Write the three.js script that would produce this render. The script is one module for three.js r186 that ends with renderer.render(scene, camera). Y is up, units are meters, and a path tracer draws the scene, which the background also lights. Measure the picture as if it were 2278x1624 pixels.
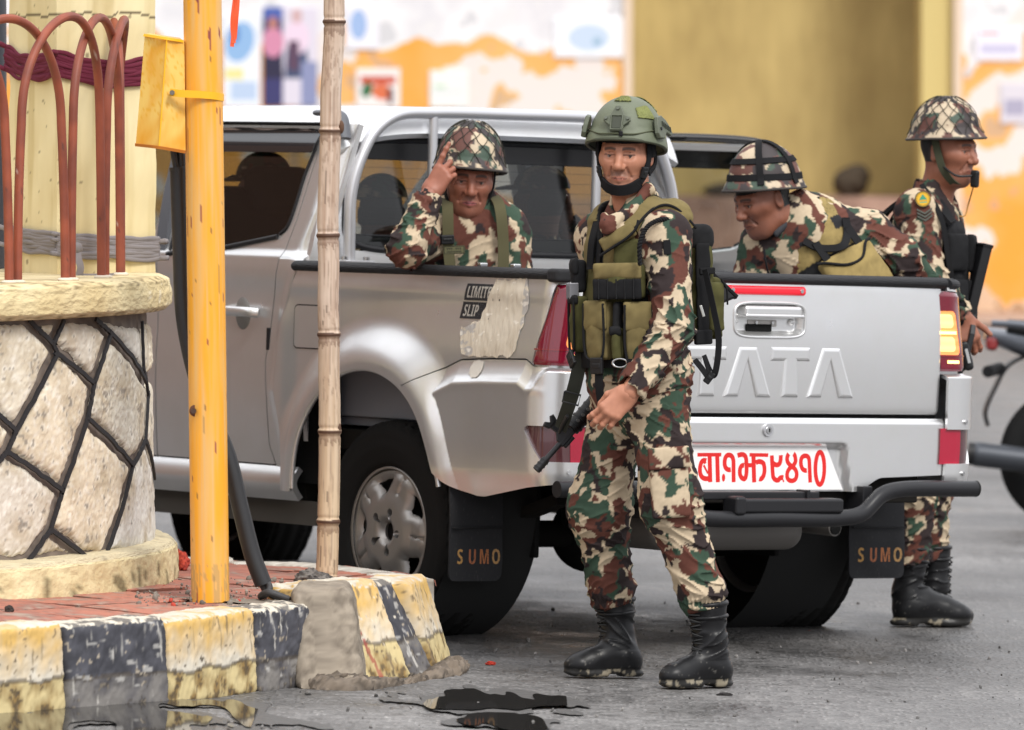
import * as THREE from 'three';
import { RoundedBoxGeometry } from 'three/addons/geometries/RoundedBoxGeometry.js';
import { mergeGeometries, mergeVertices, toCreasedNormals } from 'three/addons/utils/BufferGeometryUtils.js';
import { TextGeometry } from 'three/addons/geometries/TextGeometry.js';
import { FontLoader } from 'three/addons/loaders/FontLoader.js';

// ---------- camera, sky, sun, exposure ----------
const scene = new THREE.Scene();
const FOCAL = 15000, CX = 1139, CY = 812, EYE = 1.76, PITCH = Math.atan(599 / FOCAL);
const camera = new THREE.PerspectiveCamera(2 * Math.atan(CY / FOCAL) * 180 / Math.PI, 1024 / 730, 0.5, 900);
camera.position.set(0, EYE, 0);
camera.rotation.x = -PITCH;
camera.focus = 20.6;
camera.userData.fStop = 4.6;
const renderer = new THREE.WebGLRenderer({ antialias: true });
renderer.toneMapping = THREE.LinearToneMapping;
renderer.toneMappingExposure = 1.62;
renderer.shadowMap.enabled = true;
{ // bright overcast sky
  const W = 256, H = 128, d = new Float32Array(W * H * 4);
  for (let j = 0; j < H; j++) for (let i = 0; i < W; i++) {
    const el = (j + .5) / H * Math.PI - Math.PI / 2, az = (i + .5) / W * 2 * Math.PI;
    const s = Math.sin(el), g = s > 0 ? 0.56 + 0.66 * s : 0.56;
    const c = 1 + .05 * Math.sin(az * 3 + s * 5) * Math.max(0, Math.cos(el));
    const k = (j * W + i) * 4;
    d[k] = g * c * 0.985; d[k + 1] = g * c; d[k + 2] = g * c * 1.045; d[k + 3] = 1;
  }
  const sky = new THREE.DataTexture(d, W, H, THREE.RGBAFormat, THREE.FloatType);
  sky.mapping = THREE.EquirectangularReflectionMapping; sky.magFilter = THREE.LinearFilter; sky.needsUpdate = true;
  scene.background = sky; scene.environment = sky;
}
const sun = new THREE.DirectionalLight(new THREE.Color(1, 0.965, 0.91), 1.45);
sun.position.set(9, 19, -4); sun.target.position.set(0, 0, -21);
sun.castShadow = true; sun.shadow.radius = 30; sun.shadow.mapSize.set(2048, 2048);
Object.assign(sun.shadow.camera, { left: -14, right: 14, top: 14, bottom: -14, near: 1, far: 80 });
scene.add(sun, sun.target);

// ---------- small tools ----------
const v3 = (x, y, z) => new THREE.Vector3(x, y, z);
const lerp = (a, b, t) => a + (b - a) * t, clamp = (x, a, b) => Math.max(a, Math.min(b, x));
const sstep = (a, b, x) => { const t = clamp((x - a) / (b - a), 0, 1); return t * t * (3 - 2 * t); };
// a photograph coordinate (2278 wide) at a depth in metres -> a point in the place
const at = (px, py, d) => {
  const x = (px - CX) / FOCAL, y = -(py - CY) / FOCAL, c = Math.cos(PITCH), s = Math.sin(PITCH);
  const r = v3(x, y * c - s, -y * s - c); return r.multiplyScalar(d / -r.z).add(v3(0, EYE, 0));
};
const topY = (x) => .24 + .05 * clamp(-.75 - x, 0, .8);
const roadY = (x) => -0.03 * (clamp(x, -3, 6) + 0.3);
const onRoad = (px, py, lift = 0) => { let d = 20; for (let k = 0; k < 30; k++) { const p = at(px, py, d), want = roadY(p.x) + lift; d *= (EYE - want) / (EYE - p.y); } return at(px, py, d); };
function rngOf(seed) { let a = seed >>> 0; return () => { a = (a + 0x6D2B79F5) >>> 0; let t = a; t = Math.imul(t ^ (t >>> 15), t | 1); t ^= t + Math.imul(t ^ (t >>> 7), t | 61); return ((t ^ (t >>> 14)) >>> 0) / 4294967296; }; }
const PERM = new Uint8Array(512), GRAD = new Float32Array(256);
{ const r = rngOf(7), p = [...Array(256).keys()]; for (let i = 255; i > 0; i--) { const j = Math.floor(r() * (i + 1)); [p[i], p[j]] = [p[j], p[i]]; } for (let i = 0; i < 512; i++) PERM[i] = p[i & 255]; for (let i = 0; i < 256; i++) GRAD[i] = r() * 2 - 1; }
function noise(x, y, z) { // gradient noise, about -1..1
  const X = Math.floor(x), Y = Math.floor(y), Z = Math.floor(z), fx = x - X, fy = y - Y, fz = z - Z;
  const u = fx * fx * fx * (fx * (fx * 6 - 15) + 10), v = fy * fy * fy * (fy * (fy * 6 - 15) + 10), w = fz * fz * fz * (fz * (fz * 6 - 15) + 10);
  const A = PERM[X & 255] + (Y & 255), B = PERM[(X + 1) & 255] + (Y & 255), z0 = Z & 255;
  const g = (q, dx, dy, dz) => { const h = PERM[q & 511] & 15, a = h < 8 ? dx : dy, b = h < 4 ? dy : h === 12 || h === 14 ? dx : dz; return ((h & 1) ? -a : a) + ((h & 2) ? -b : b); };
  const AA = PERM[A & 255] + z0, AB = PERM[(A + 1) & 255] + z0, BA = PERM[B & 255] + z0, BB = PERM[(B + 1) & 255] + z0;
  const l = (p, q, t) => p + (q - p) * t;
  return 1.5 * l(l(l(g(AA, fx, fy, fz), g(BA, fx - 1, fy, fz), u), l(g(AB, fx, fy - 1, fz), g(BB, fx - 1, fy - 1, fz), u), v), l(l(g(AA + 1, fx, fy, fz - 1), g(BA + 1, fx - 1, fy, fz - 1), u), l(g(AB + 1, fx, fy - 1, fz - 1), g(BB + 1, fx - 1, fy - 1, fz - 1), u), v), w);
}
const fbm = (x, y, z, n = 4) => { let s = 0, a = .5; for (let i = 0; i < n; i++) { s += a * noise(x, y, z); const X = x; x = (x * .8 - z * .6) * 2.03 + 11.3; z = (X * .6 + z * .8) * 2.02 + 3.1; const Y = y; y = (y * .8 - z * .3) * 2.05 + 5.7; a *= .5; } return s; };
function pnoise(x, y, px, py, z = 0) { // tiling value noise
  const X = Math.floor(x), Y = Math.floor(y); let u = x - X, v = y - Y; u = u * u * (3 - 2 * u); v = v * v * (3 - 2 * v);
  const m = (a, p) => ((a % p) + p) % p, x0 = m(X, px), x1 = m(X + 1, px), y0 = m(Y, py), y1 = m(Y + 1, py);
  const fx = x - X, fy = y - Y, h = (a, b, dx, dy) => { const q = PERM[(PERM[(PERM[(a & 255)] + b) & 255] + z + (a >> 8) * 17) & 255] * .0245437; return Math.cos(q) * dx + Math.sin(q) * dy; };
  return 1.5 * lerp(lerp(h(x0, y0, fx, fy), h(x1, y0, fx - 1, fy), u), lerp(h(x0, y1, fx, fy - 1), h(x1, y1, fx - 1, fy - 1), u), v);
}
const pfbm = (x, y, p, n, z = 0) => { let s = 0, a = .5; for (let i = 0; i < n; i++) { s += a * pnoise(x, y, p, p, z + i * 31); x *= 2; y *= 2; p *= 2; a *= .5; } return s; };
const toS = (c) => { c = clamp(c, 0, 1); return 255 * (c <= .0031308 ? 12.92 * c : 1.055 * Math.pow(c, 1 / 2.4) - .055); };
const toL = (c) => { c /= 255; return c <= .04045 ? c / 12.92 : Math.pow((c + .055) / 1.055, 2.4); };
const L = (r, g, b) => [toL(r), toL(g), toL(b)]; // sRGB bytes -> linear
const mix3 = (a, b, t) => [lerp(a[0], b[0], t), lerp(a[1], b[1], t), lerp(a[2], b[2], t)];
function tex(w, h, fn, linear = false) { // fn(u,v) -> linear colour [r,g,b] or a number
  const d = new Uint8Array(w * h * 4);
  for (let j = 0; j < h; j++) for (let i = 0; i < w; i++) {
    const c = fn((i + .5) / w, (j + .5) / h), k = (j * w + i) * 4;
    if (typeof c === 'number') d[k] = d[k + 1] = d[k + 2] = clamp(c, 0, 1) * 255;
    else for (let q = 0; q < 3; q++) d[k + q] = linear ? clamp(c[q], 0, 1) * 255 : toS(c[q]);
    d[k + 3] = 255;
  }
  const t = new THREE.DataTexture(d, w, h); t.magFilter = THREE.LinearFilter; t.minFilter = THREE.LinearMipmapLinearFilter; t.generateMipmaps = true;
  t.wrapS = t.wrapT = THREE.RepeatWrapping; if (!linear) t.colorSpace = THREE.SRGBColorSpace; t.needsUpdate = true; return t;
}
function canvasTex(w, h, draw) {
  const c = document.createElement('canvas'); c.width = w; c.height = h; draw(c.getContext('2d'), w, h);
  const t = new THREE.CanvasTexture(c); t.colorSpace = THREE.SRGBColorSpace; return t;
}
const std = (o) => new THREE.MeshStandardMaterial({ roughness: .7, ...o }), matte = (o) => new THREE.MeshPhysicalMaterial({ roughness: .9, specularIntensity: .3, ...o });
const phy = (o) => new THREE.MeshPhysicalMaterial({ roughness: .5, ...o });
const lin = (r, g, b) => new THREE.Color().setRGB(r, g, b);
const rgb = (r, g, b) => new THREE.Color().setRGB(toL(r), toL(g), toL(b));

// ---------- scene graph ----------
const taken = {};
const numbered = (n) => { const k = taken[n] = (taken[n] ?? -1) + 1; return k ? n + '_' + String(k).padStart(3, '0') : n; };
function tag(o, label, category, group) { o.userData.label = label; o.userData.category = category; if (group) o.userData.group = group; return o; }
function thing(name, label, category, pos = v3(0, 0, 0), group) { const g = new THREE.Group(); g.name = numbered(name); g.position.copy(pos); scene.add(g); return tag(g, label, category, group); }
// adds a mesh; geometry given in world coordinates is moved into its thing's frame
function mk(name, geo, mat, parent = scene, world = true) {
  let root = parent; while (root.parent && root.parent !== scene) root = root.parent;
  if (world && parent !== scene) geo.translate(-root.position.x, -root.position.y, -root.position.z);
  const m = new THREE.Mesh(geo, mat); m.name = parent === scene ? numbered(name) : name; m.castShadow = m.receiveShadow = true; parent.add(m); return m;
}
const struct = (name, geo, mat, parent = scene) => { const m = mk(name, geo, mat, parent); if (parent === scene) m.userData.kind = 'structure'; return m; };

// ---------- geometry tools ----------
function geoOf(pos, idx, uv, col, nor) {
  const g = new THREE.BufferGeometry(); g.setAttribute('position', new THREE.Float32BufferAttribute(pos, 3)); if (idx) g.setIndex(idx);
  if (uv) g.setAttribute('uv', new THREE.Float32BufferAttribute(uv, 2)); if (col) g.setAttribute('color', new THREE.Float32BufferAttribute(col, 3));
  if (nor) g.setAttribute('normal', new THREE.Float32BufferAttribute(nor, 3)); else g.computeVertexNormals(); return g;
}
const plain = (g) => { g = g.index ? g.toNonIndexed() : g; for (const k of Object.keys(g.attributes)) if (!['position', 'normal', 'uv'].includes(k)) g.deleteAttribute(k); if (!g.attributes.uv) g.setAttribute('uv', new THREE.Float32BufferAttribute(new Float32Array(g.attributes.position.count * 2), 2)); return g; };
const merge = (...gs) => mergeGeometries(gs.flat().map(plain));
function paint(g, fn) { const p = g.attributes.position, n = g.attributes.normal, c = new Float32Array(p.count * 3); for (let i = 0; i < p.count; i++) { const q = fn(p.getX(i), p.getY(i), p.getZ(i), n ? n.getX(i) : 0, n ? n.getY(i) : 0, n ? n.getZ(i) : 0); c[i * 3] = q[0]; c[i * 3 + 1] = q[1]; c[i * 3 + 2] = q[2]; } g.setAttribute('color', new THREE.BufferAttribute(c, 3)); return g; }
function rbox(w, h, d, r = .01, seg = 3) { return new RoundedBoxGeometry(w, h, d, seg, Math.min(r, w / 2.01, h / 2.01, d / 2.01)); }
// place a geometry: position, then axes x (right) and y (up), z = x cross y
function placed(g, p, x, y) { const X = x.clone().normalize(), Z = X.clone().cross(y).normalize(), Y = Z.clone().cross(X); g.applyMatrix4(new THREE.Matrix4().makeBasis(X, Y, Z).setPosition(p)); return g; }
const curve = (pts, closed = false, t = .5) => new THREE.CatmullRomCurve3(pts, closed, 'centripetal', t);
// round tube with a radius that may vary along it, ends capped
function tube(pts, r, o = {}) {
  const c = pts.isCurve ? pts : o.straight ? null : curve(pts, o.closed), n = o.n ?? Math.max(8, (pts.length ?? 6) * 8), k = o.k ?? 12, closed = !!o.closed;
  const P = []; if (c) for (let i = 0; i <= n; i++) P.push(c.getPoint(i / n)); else P.push(...pts.map(p => p.clone()));
  const N = P.length - 1, pos = [], idx = [], uv = [], T = P.map((p, i) => P[Math.min(i + 1, N)].clone().sub(P[Math.max(i - 1, 0)]).normalize());
  let nrm = Math.abs(T[0].y) < .9 ? v3(0, 1, 0) : v3(1, 0, 0); let len = 0;
  for (let i = 0; i <= N; i++) {
    if (i) len += P[i].distanceTo(P[i - 1]);
    nrm = nrm.clone().addScaledVector(T[i], -nrm.dot(T[i])).normalize(); const b = T[i].clone().cross(nrm), R = typeof r === 'function' ? r(i / N) : r;
    for (let j = 0; j <= k; j++) { const a = j / k * 2 * Math.PI, rr = R * (o.prof ? o.prof(a) : 1), q = P[i].clone().addScaledVector(nrm, Math.cos(a) * rr * (o.sx ?? 1)).addScaledVector(b, Math.sin(a) * rr * (o.sy ?? 1)); pos.push(q.x, q.y, q.z); uv.push(j / k, len); }
    if (i) for (let j = 0; j < k; j++) { const a = (i - 1) * (k + 1) + j, d = a + k + 1; idx.push(a, a + 1, d, a + 1, d + 1, d); }
  }
  if (!closed) for (const [i, s] of [[0, 0], [N, 1]]) { const m = pos.length / 3; pos.push(P[i].x, P[i].y, P[i].z); uv.push(.5, s ? len : 0); const b0 = pos.length / 3; for (let j = 0; j <= k; j++) { const q = i * (k + 1) + j; pos.push(pos[q * 3], pos[q * 3 + 1], pos[q * 3 + 2]); uv.push(.5, s ? len : 0); } for (let j = 0; j < k; j++) s ? idx.push(m, b0 + j, b0 + j + 1) : idx.push(m, b0 + j + 1, b0 + j); }
  return geoOf(pos, idx, uv);
}
// flat strap with thickness along points; face = outward direction(s) of its broad side
function strap(pts, face, w, t = .003, n) {
  const c = curve(pts), N = n ?? pts.length * 6, pos = [], idx = [], uv = []; let len = 0, last = null;
  for (let i = 0; i <= N; i++) {
    const u = i / N, p = c.getPoint(u), T = c.getTangent(u); let f;
    if (Array.isArray(face)) { const q = u * (face.length - 1), a = Math.min(Math.floor(q), face.length - 2); f = face[a].clone().lerp(face[a + 1], q - a); } else f = face.clone();
    f.addScaledVector(T, -f.dot(T)).normalize(); const s = T.clone().cross(f).normalize(); if (last) len += p.distanceTo(last); last = p;
    for (const [a, b] of [[-1, -1], [1, -1], [1, -1], [1, 1], [1, 1], [-1, 1], [-1, 1], [-1, -1]]) { const q = p.clone().addScaledVector(s, a * w / 2).addScaledVector(f, b * t / 2); pos.push(q.x, q.y, q.z); uv.push(a, len); }
    if (i) for (const j of [0, 2, 4, 6]) { const a = (i - 1) * 8 + j, d = a + 8; idx.push(a, a + 1, d, a + 1, d + 1, d); }
  }
  const e = N * 8; idx.push(0, 2, 4, 0, 4, 6, e, e + 4, e + 2, e, e + 6, e + 4);
  return geoOf(pos, idx, uv);
}
// polygon distance (positive inside), points [[x,y]...]
const sdPoly = (P) => (x, y) => { let d = 1e9, s = -1; for (let i = 0, j = P.length - 1; i < P.length; j = i++) { const ex = P[j][0] - P[i][0], ey = P[j][1] - P[i][1], wx = x - P[i][0], wy = y - P[i][1], t = clamp((wx * ex + wy * ey) / (ex * ex + ey * ey), 0, 1), bx = wx - ex * t, by = wy - ey * t; d = Math.min(d, bx * bx + by * by); const a = y >= P[i][1], b = y < P[j][1], c = ex * wy > ey * wx; if ((a && b && c) || (!a && !b && !c)) s = -s; } return s * Math.sqrt(d); };
// rounds a polygon's corners (distance with radius)
const sdRound = (P, r) => { const f = sdPoly(insetPoly(P, r)); return (x, y) => f(x, y) + r; };
function insetPoly(P, r) { const n = P.length, out = []; let area = 0; for (let i = 0; i < n; i++) { const a = P[i], b = P[(i + 1) % n]; area += a[0] * b[1] - b[0] * a[1]; } const sg = area > 0 ? 1 : -1; for (let i = 0; i < n; i++) { const a = P[(i + n - 1) % n], b = P[i], c = P[(i + 1) % n]; const e1 = [b[0] - a[0], b[1] - a[1]], e2 = [c[0] - b[0], c[1] - b[1]], l1 = Math.hypot(...e1), l2 = Math.hypot(...e2), n1 = [-e1[1] / l1 * sg, e1[0] / l1 * sg], n2 = [-e2[1] / l2 * sg, e2[0] / l2 * sg], k = 1 + n1[0] * n2[0] + n1[1] * n2[1]; out.push([b[0] + (n1[0] + n2[0]) * r / Math.max(k, .15), b[1] + (n1[1] + n2[1]) * r / Math.max(k, .15)]); } return out; }
// a sheet over a rectangle of (u,v), cut where any keep(u,v) < 0, lifted by map(u,v) -> [x,y,z]; thick > 0 gives it a back face and sides
function sheet(u0, u1, nu, v0, v1, nv, map, keeps = [], o = {}) {
  const key = new Map(), pts = [], tris = [], ver = (u, v) => { const k = Math.round(u * 2e5) + ',' + Math.round(v * 2e5); let i = key.get(k); if (i === undefined) { i = pts.length; pts.push([u, v]); key.set(k, i); } return i; };
  for (let i = 0; i < nu; i++) for (let j = 0; j < nv; j++) {
    const a = [lerp(u0, u1, i / nu), lerp(v0, v1, j / nv)], c = [lerp(u0, u1, (i + 1) / nu), lerp(v0, v1, (j + 1) / nv)];
    for (let T of [[a, [c[0], a[1]], c], [a, c, [a[0], c[1]]]]) {
      for (const f of keeps) { const q = [], d = T.map(p => f(p[0], p[1])); for (let m = 0; m < T.length; m++) { const n = (m + 1) % T.length; if (d[m] >= 0) q.push(T[m]); if ((d[m] >= 0) !== (d[n] >= 0)) { const t = d[m] / (d[m] - d[n]); q.push([lerp(T[m][0], T[n][0], t), lerp(T[m][1], T[n][1], t)]); } } T = q; if (!T.length) break; }
      for (let m = 1; m + 1 < T.length; m++) { const p = ver(...T[0]), q = ver(...T[m]), r = ver(...T[m + 1]); if (p !== q && q !== r && p !== r) tris.push(p, q, r); }
    }
  }
  const pos = [], nor = [], uv = [], e = 1e-3, idx = [], us = o.uvScale ?? 1;
  const P = (u, v) => v3(...map(u, v));
  const nrms = pts.map(([u, v]) => { const n = P(u + e, v).sub(P(u - e, v)).cross(P(u, v + e).sub(P(u, v - e))).normalize(); return o.flip ? n.negate() : n; });
  pts.forEach(([u, v], i) => { const p = P(u, v), n = nrms[i]; pos.push(p.x, p.y, p.z); nor.push(n.x, n.y, n.z); uv.push(u * us, v * us); });
  for (let i = 0; i < tris.length; i += 3) o.flip ? idx.push(tris[i], tris[i + 2], tris[i + 1]) : idx.push(tris[i], tris[i + 1], tris[i + 2]);
  if (o.thick) {
    const n0 = pts.length, ed = new Map();
    pts.forEach(([u, v], i) => { const n = nrms[i]; pos.push(pos[i * 3] - n.x * o.thick, pos[i * 3 + 1] - n.y * o.thick, pos[i * 3 + 2] - n.z * o.thick); nor.push(-n.x, -n.y, -n.z); uv.push(u * us, v * us); });
    const base = idx.slice(); for (let i = 0; i < base.length; i += 3) idx.push(base[i] + n0, base[i + 2] + n0, base[i + 1] + n0);
    for (let i = 0; i < base.length; i += 3) for (let q = 0; q < 3; q++) { const a = base[i + q], b = base[i + (q + 1) % 3]; const k = Math.min(a, b) + ',' + Math.max(a, b); ed.has(k) ? ed.set(k, null) : ed.set(k, [a, b]); }
    for (const x of ed.values()) if (x) { const [a, b] = x, s = pos.length / 3, A = v3(...pos.slice(a * 3, a * 3 + 3)), B = v3(...pos.slice(b * 3, b * 3 + 3)), n = B.clone().sub(A).cross(nrms[a]).normalize(); for (const q of [a, b, a + n0, b + n0]) { pos.push(pos[q * 3], pos[q * 3 + 1], pos[q * 3 + 2]); nor.push(n.x, n.y, n.z); uv.push(uv[q * 2], uv[q * 2 + 1]); } idx.push(s, s + 2, s + 1, s + 1, s + 2, s + 3); }
  }
  return geoOf(pos, idx, uv, null, nor);
}
function extr(P, depth, bevel = 0, o = {}) { const s = new THREE.Shape(P.map(p => new THREE.Vector2(p[0], p[1]))); for (const h of o.holes ?? []) s.holes.push(new THREE.Path(h.map(p => new THREE.Vector2(p[0], p[1])))); return new THREE.ExtrudeGeometry(s, { depth, bevelEnabled: bevel > 0, bevelSize: o.bs ?? bevel, bevelThickness: bevel, bevelSegments: o.seg ?? 2, bevelOffset: -(o.bs ?? bevel) , curveSegments: 12 }); }
// ---------- the road ----------
const rnd = rngOf(11);
{
  const lines = (a, b, step, out0, out1) => { const l = [...out0]; for (let x = a; x <= b + 1e-6; x += step) l.push(x); return l.concat(out1); };
  const xs = lines(-4, 5, .07, [-300, -80, -30, -12, -6], [7, 12, 30, 80, 300]), zs = lines(-34, -17, .09, [-450, -150, -80, -54, -46, -40, -36], [-12, -4, 8, 40]);
  const pos = [], uv = [], idx = [], col = [];
  xs.forEach((x) => zs.forEach((z) => {
    const near = x > -4.1 && x < 5.1 && z > -34.1 && z < -16.9;
    pos.push(x, roadY(x) + (near ? .006 * fbm(x * 2.1, z * 2.1, 3, 3) : 0), z); uv.push(x / 5, z / 5);
    const n = fbm(x * .55, z * .35, 1, 4), m = fbm(x * 2.2, z * 1.5, 4, 3), k = 1 + .6 * n + .45 * m; col.push(k, k * .985, k * .975);
  }));
  for (let i = 0; i + 1 < xs.length; i++) for (let j = 0; j + 1 < zs.length; j++) { const a = i * zs.length + j, b = a + zs.length; idx.push(a, a + 1, b, a + 1, b + 1, b); }
  const S = 1024, stone = (u, v) => { const a = pnoise(u * 512, v * 512, 512, 512, 3), b = pfbm(u * 96, v * 96, 96, 3, 9), c = pfbm(u * 12, v * 12, 12, 4, 5); return [a, b, c]; };
  const map = tex(S, S, (u, v) => { const [a, b, c] = stone(u, v); let k = .115 * (1 + .95 * a + .75 * b + .6 * c); if (a > .6) k *= 1.8; return [k * 1.0, k * .975, k * .955]; });
  const rough = tex(S, S, (u, v) => { const [a, b, c] = stone(u, v); return clamp(.55 + .12 * a + .2 * b + .4 * c, .25, .95); }, true);
  const bump = tex(S, S, (u, v) => { const [a, b, c] = stone(u, v); return .5 + .28 * a + .3 * b + .1 * c; }, true);
  struct('road', geoOf(pos, idx, uv, col), std({ map, roughnessMap: rough, roughness: 1, bumpMap: bump, bumpScale: .016, vertexColors: true }));
}
// puddles of rain water: shallow sheets with ragged shores
{
  const water = phy({ color: lin(.030, .028, .026), roughness: .03, ior: 1.33 });
  const wetM = std({ color: lin(.082, .079, .076), roughness: .5, bumpMap: tex(256, 256, (u, v) => .5 + .5 * pfbm(u * 60, v * 60, 60, 3, 4), true), bumpScale: .003 });
  const pud = (label, x0, x1, z0, z1, seed, thr) => {
    const keep = (x, z) => { const u = (x - x0) / (x1 - x0) * 2 - 1, v = (z - z0) / (z1 - z0) * 2 - 1; return 1 - Math.pow(Math.abs(u), 2.4) - Math.pow(Math.abs(v), 2.4) + 2.8 * fbm(x * 4.2 + seed, z * 1.6, seed, 3) - thr; };
    const wet = mk('wet_asphalt', sheet(x0 - .3, x1 + .3, 120, z0 - .25, z1 + .25, 80, (x, z) => [x, roadY(x) + .0055 + .002 * fbm(x * 30, z * 30, 3, 3), z], [(x, z) => keep(x, z) + .35 + 1.7 * fbm(x * 6, z * 3.4, seed, 5)], { flip: true }), wetM); wet.userData.kind = 'structure'; wet.userData.label = 'damp dark asphalt round the ' + label;
    const m = mk('puddle', sheet(x0, x1, 240, z0, z1, 130, (x, z) => [x, roadY(x) + .009, z], [keep], { flip: true }), water);
    m.userData.kind = 'structure'; m.userData.label = label;
  };
  pud('dark puddle of rain water along the foot of the striped kerb', -2.4, -.72, -19.35, -18.2, 3, .1);
  pud('irregular puddle on the road in front of the kerb nose', -.36, .16, -19.95, -19.25, 8, .5);
  pud('puddle at the bottom edge of the picture left of the soldier', -.16, .10, -19.2, -18.5, 15, .35);
}
// loose grit on the asphalt
{
  const g = new THREE.IcosahedronGeometry(1, 0), m = new THREE.InstancedMesh(g, std({ roughness: .9 }), 700), o = new THREE.Object3D(), r = rngOf(5), c = new THREE.Color();
  for (let i = 0; i < 700; i++) { const x = -1.6 + r() * 4, z = -18.4 - r() * 5.5, s = .0015 + .006 * Math.pow(r(), 5); o.position.set(x, roadY(x) + s * .4 + .002, z); o.rotation.set(r() * 6, r() * 6, r() * 6); o.scale.set(s * (1 + r()), s * .7, s); o.updateMatrix(); m.setMatrixAt(i, o.matrix); const k = .05 + .2 * r(); m.setColorAt(i, r() < .03 ? c.setRGB(.4, .06, .03) : c.setRGB(k, k * .95, k * .9)); }
  m.name = 'grit'; m.userData.kind = 'stuff'; m.userData.label = 'scattered grit and small stones on the wet asphalt'; m.castShadow = m.receiveShadow = true; scene.add(m);
}
// ---------- traffic island: kerb stones, paving, planter ----------
const TOP = .272; // height of the paving at the planter
const onTop = (px, py) => { let d = 20; for (let k = 0; k < 12; k++) { const p = at(px, py, d); d = (EYE - topY(p.x)) * d / (EYE - p.y); } return at(px, py, d); };
// block with softened, weathered edges, standing on y = 0, long side x, front face +z
function roughBlock(w, h, d, r, step, amp, seed, batter = 0) {
  const g = new THREE.BoxGeometry(w, h, d, Math.max(2, Math.round(w / step)), Math.max(2, Math.round(h / step)), Math.max(2, Math.round(d / step / 2)));
  const m = mergeVertices((g.deleteAttribute('normal'), g.deleteAttribute('uv'), g)); const p = m.attributes.position, a = v3(0, 0, 0), b = v3(0, 0, 0);
  for (let i = 0; i < p.count; i++) {
    a.fromBufferAttribute(p, i); b.set(clamp(a.x, -w / 2 + r, w / 2 - r), clamp(a.y, -h / 2 + r, h / 2 - r), clamp(a.z, -d / 2 + r, d / 2 - r)); const q = a.clone().sub(b); if (q.lengthSq() > 0) q.normalize().multiplyScalar(r); a.copy(b).add(q);
    const n = fbm(a.x * 22 + seed, a.y * 22, a.z * 22, 4) + .6 * fbm(a.x * 70 + seed, a.y * 70, a.z * 70, 2); const edge = q.x && q.y ? 1.8 : 1; const dir = a.clone().divide(v3(w, h, d)).normalize(); a.addScaledVector(dir, n * amp * edge);
    a.z -= batter * (a.y + h / 2) / h; p.setXYZ(i, a.x, a.y + h / 2, a.z - d / 2);
  }
  m.computeVertexNormals(); return m;
}
const YEL = L(206, 168, 96), BLK = L(55, 55, 61), CONC = L(176, 164, 145), MORT = L(146, 135, 120), WHT = L(204, 196, 180);
function kerbPaint(kind, seed, h, o = {}) { // paint, chips, scuffs, dirt, old paint low down
  return (x, y, z, nx, ny) => {
    const s = seed * 7.3, n = fbm(x * 14 + s, y * 14, z * 14, 4), f = fbm(x * 60 + s, y * 60, z * 60, 3), st = fbm(x * 55 + s, y * 7, z * 20, 3), line = h * (.40 + .04 * noise(x * 9 + s, 0, 0)), t = y / h;
    let c;
    if (ny > .6) { c = mix3(WHT, CONC, clamp(.35 + 1.2 * n + f, 0, 1)); if (kind === 'black' && n > -.05) c = mix3(c, BLK, .75); if (kind === 'yellow' && n > .12) c = mix3(c, YEL, .6); return c; }
    if (kind === 'yellow') c = mix3(YEL, WHT, clamp((.82 - t) * 1.7 + n * .6 + .2, 0, 1)); else c = mix3(BLK, L(98, 98, 106), clamp(n * .7 + .2, 0, 1));
    if (y < line) c = kind === 'yellow' ? mix3(L(200, 182, 134), L(138, 112, 66), clamp(.15 + n * 2 + .8 * (1 - y / line) * (n + .35), 0, 1)) : mix3(L(120, 116, 112), L(76, 74, 78), clamp(.4 + 1.6 * n, 0, 1));
    if (Math.abs(y - line) < .006 + .004 * f) c = mix3(c, L(70, 62, 54), .7);
    if (st > .36 && y > line * .3) c = mix3(c, kind === 'yellow' ? L(120, 104, 80) : L(190, 186, 178), clamp((st - .36) * 6, 0, .8)); // runs and scrapes
    const sc = noise(x * 9 + y * 46 + s, y * 8 - x * 20, s); if (kind === 'black' && sc > .62) c = mix3(c, L(205, 202, 196), clamp((sc - .62) * 3, 0, .5));
    if (f + .7 * n > .52) c = mix3(c, kind === 'yellow' ? L(104, 88, 66) : CONC, .8); // chips
    if (n + f * .6 - t * .9 > .14) c = mix3(c, L(66, 58, 48), .62); // mud and moss at the foot
    if (o.red && Math.abs(x - o.red(y)) < .008 + .004 * f) c = mix3(c, L(150, 62, 56), .75);
    return c;
  };
}
const kerbMat = std({ vertexColors: true, roughness: .82 });
function kerb(a, b, h, kind, seed, label, o = {}) {
  const A = a.clone().setY(0), B = b.clone().setY(0), w = A.distanceTo(B), base = v3((a.x + b.x) / 2, Math.min(a.y, b.y) - .01, (a.z + b.z) / 2), dir = B.sub(A).normalize();
  const g = roughBlock(w - .006, h, o.d ?? .16, o.r ?? .022, .0065, o.amp ?? .005, seed * 3.1, o.batter ?? .018);
  paint(g, kerbPaint(kind, seed, h, o));
  const m = mk('kerb_block', g, kerbMat, scene); m.position.copy(base); m.rotation.y = Math.atan2(-dir.z, dir.x); return tag(m, label, 'kerb stone');
}
const K = [[-330, 1618], [-118, 1603], [155, 1582], [384, 1565], [580, 1537], [724, 1521]].map(p => onRoad(...p));
const kl = ['yellow kerb stone at the far left with a black scraped smear across it', 'long black painted kerb stone with white scratches left of the pale yellow one', 'pale yellow kerb stone between two black ones with speckled chips', 'short black kerb stone next to the grey mortar lump'];
kerb(K[0], K[1], .262, 'black', 9, 'black kerb stone cut by the left edge of the picture');
['yellow', 'black', 'yellow', 'black'].forEach((k, i) => kerb(K[i + 1], K[i + 2], .262 - .003 * i, k, i + 1, kl[i], i === 3 ? { amp: .009 } : {}));
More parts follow.
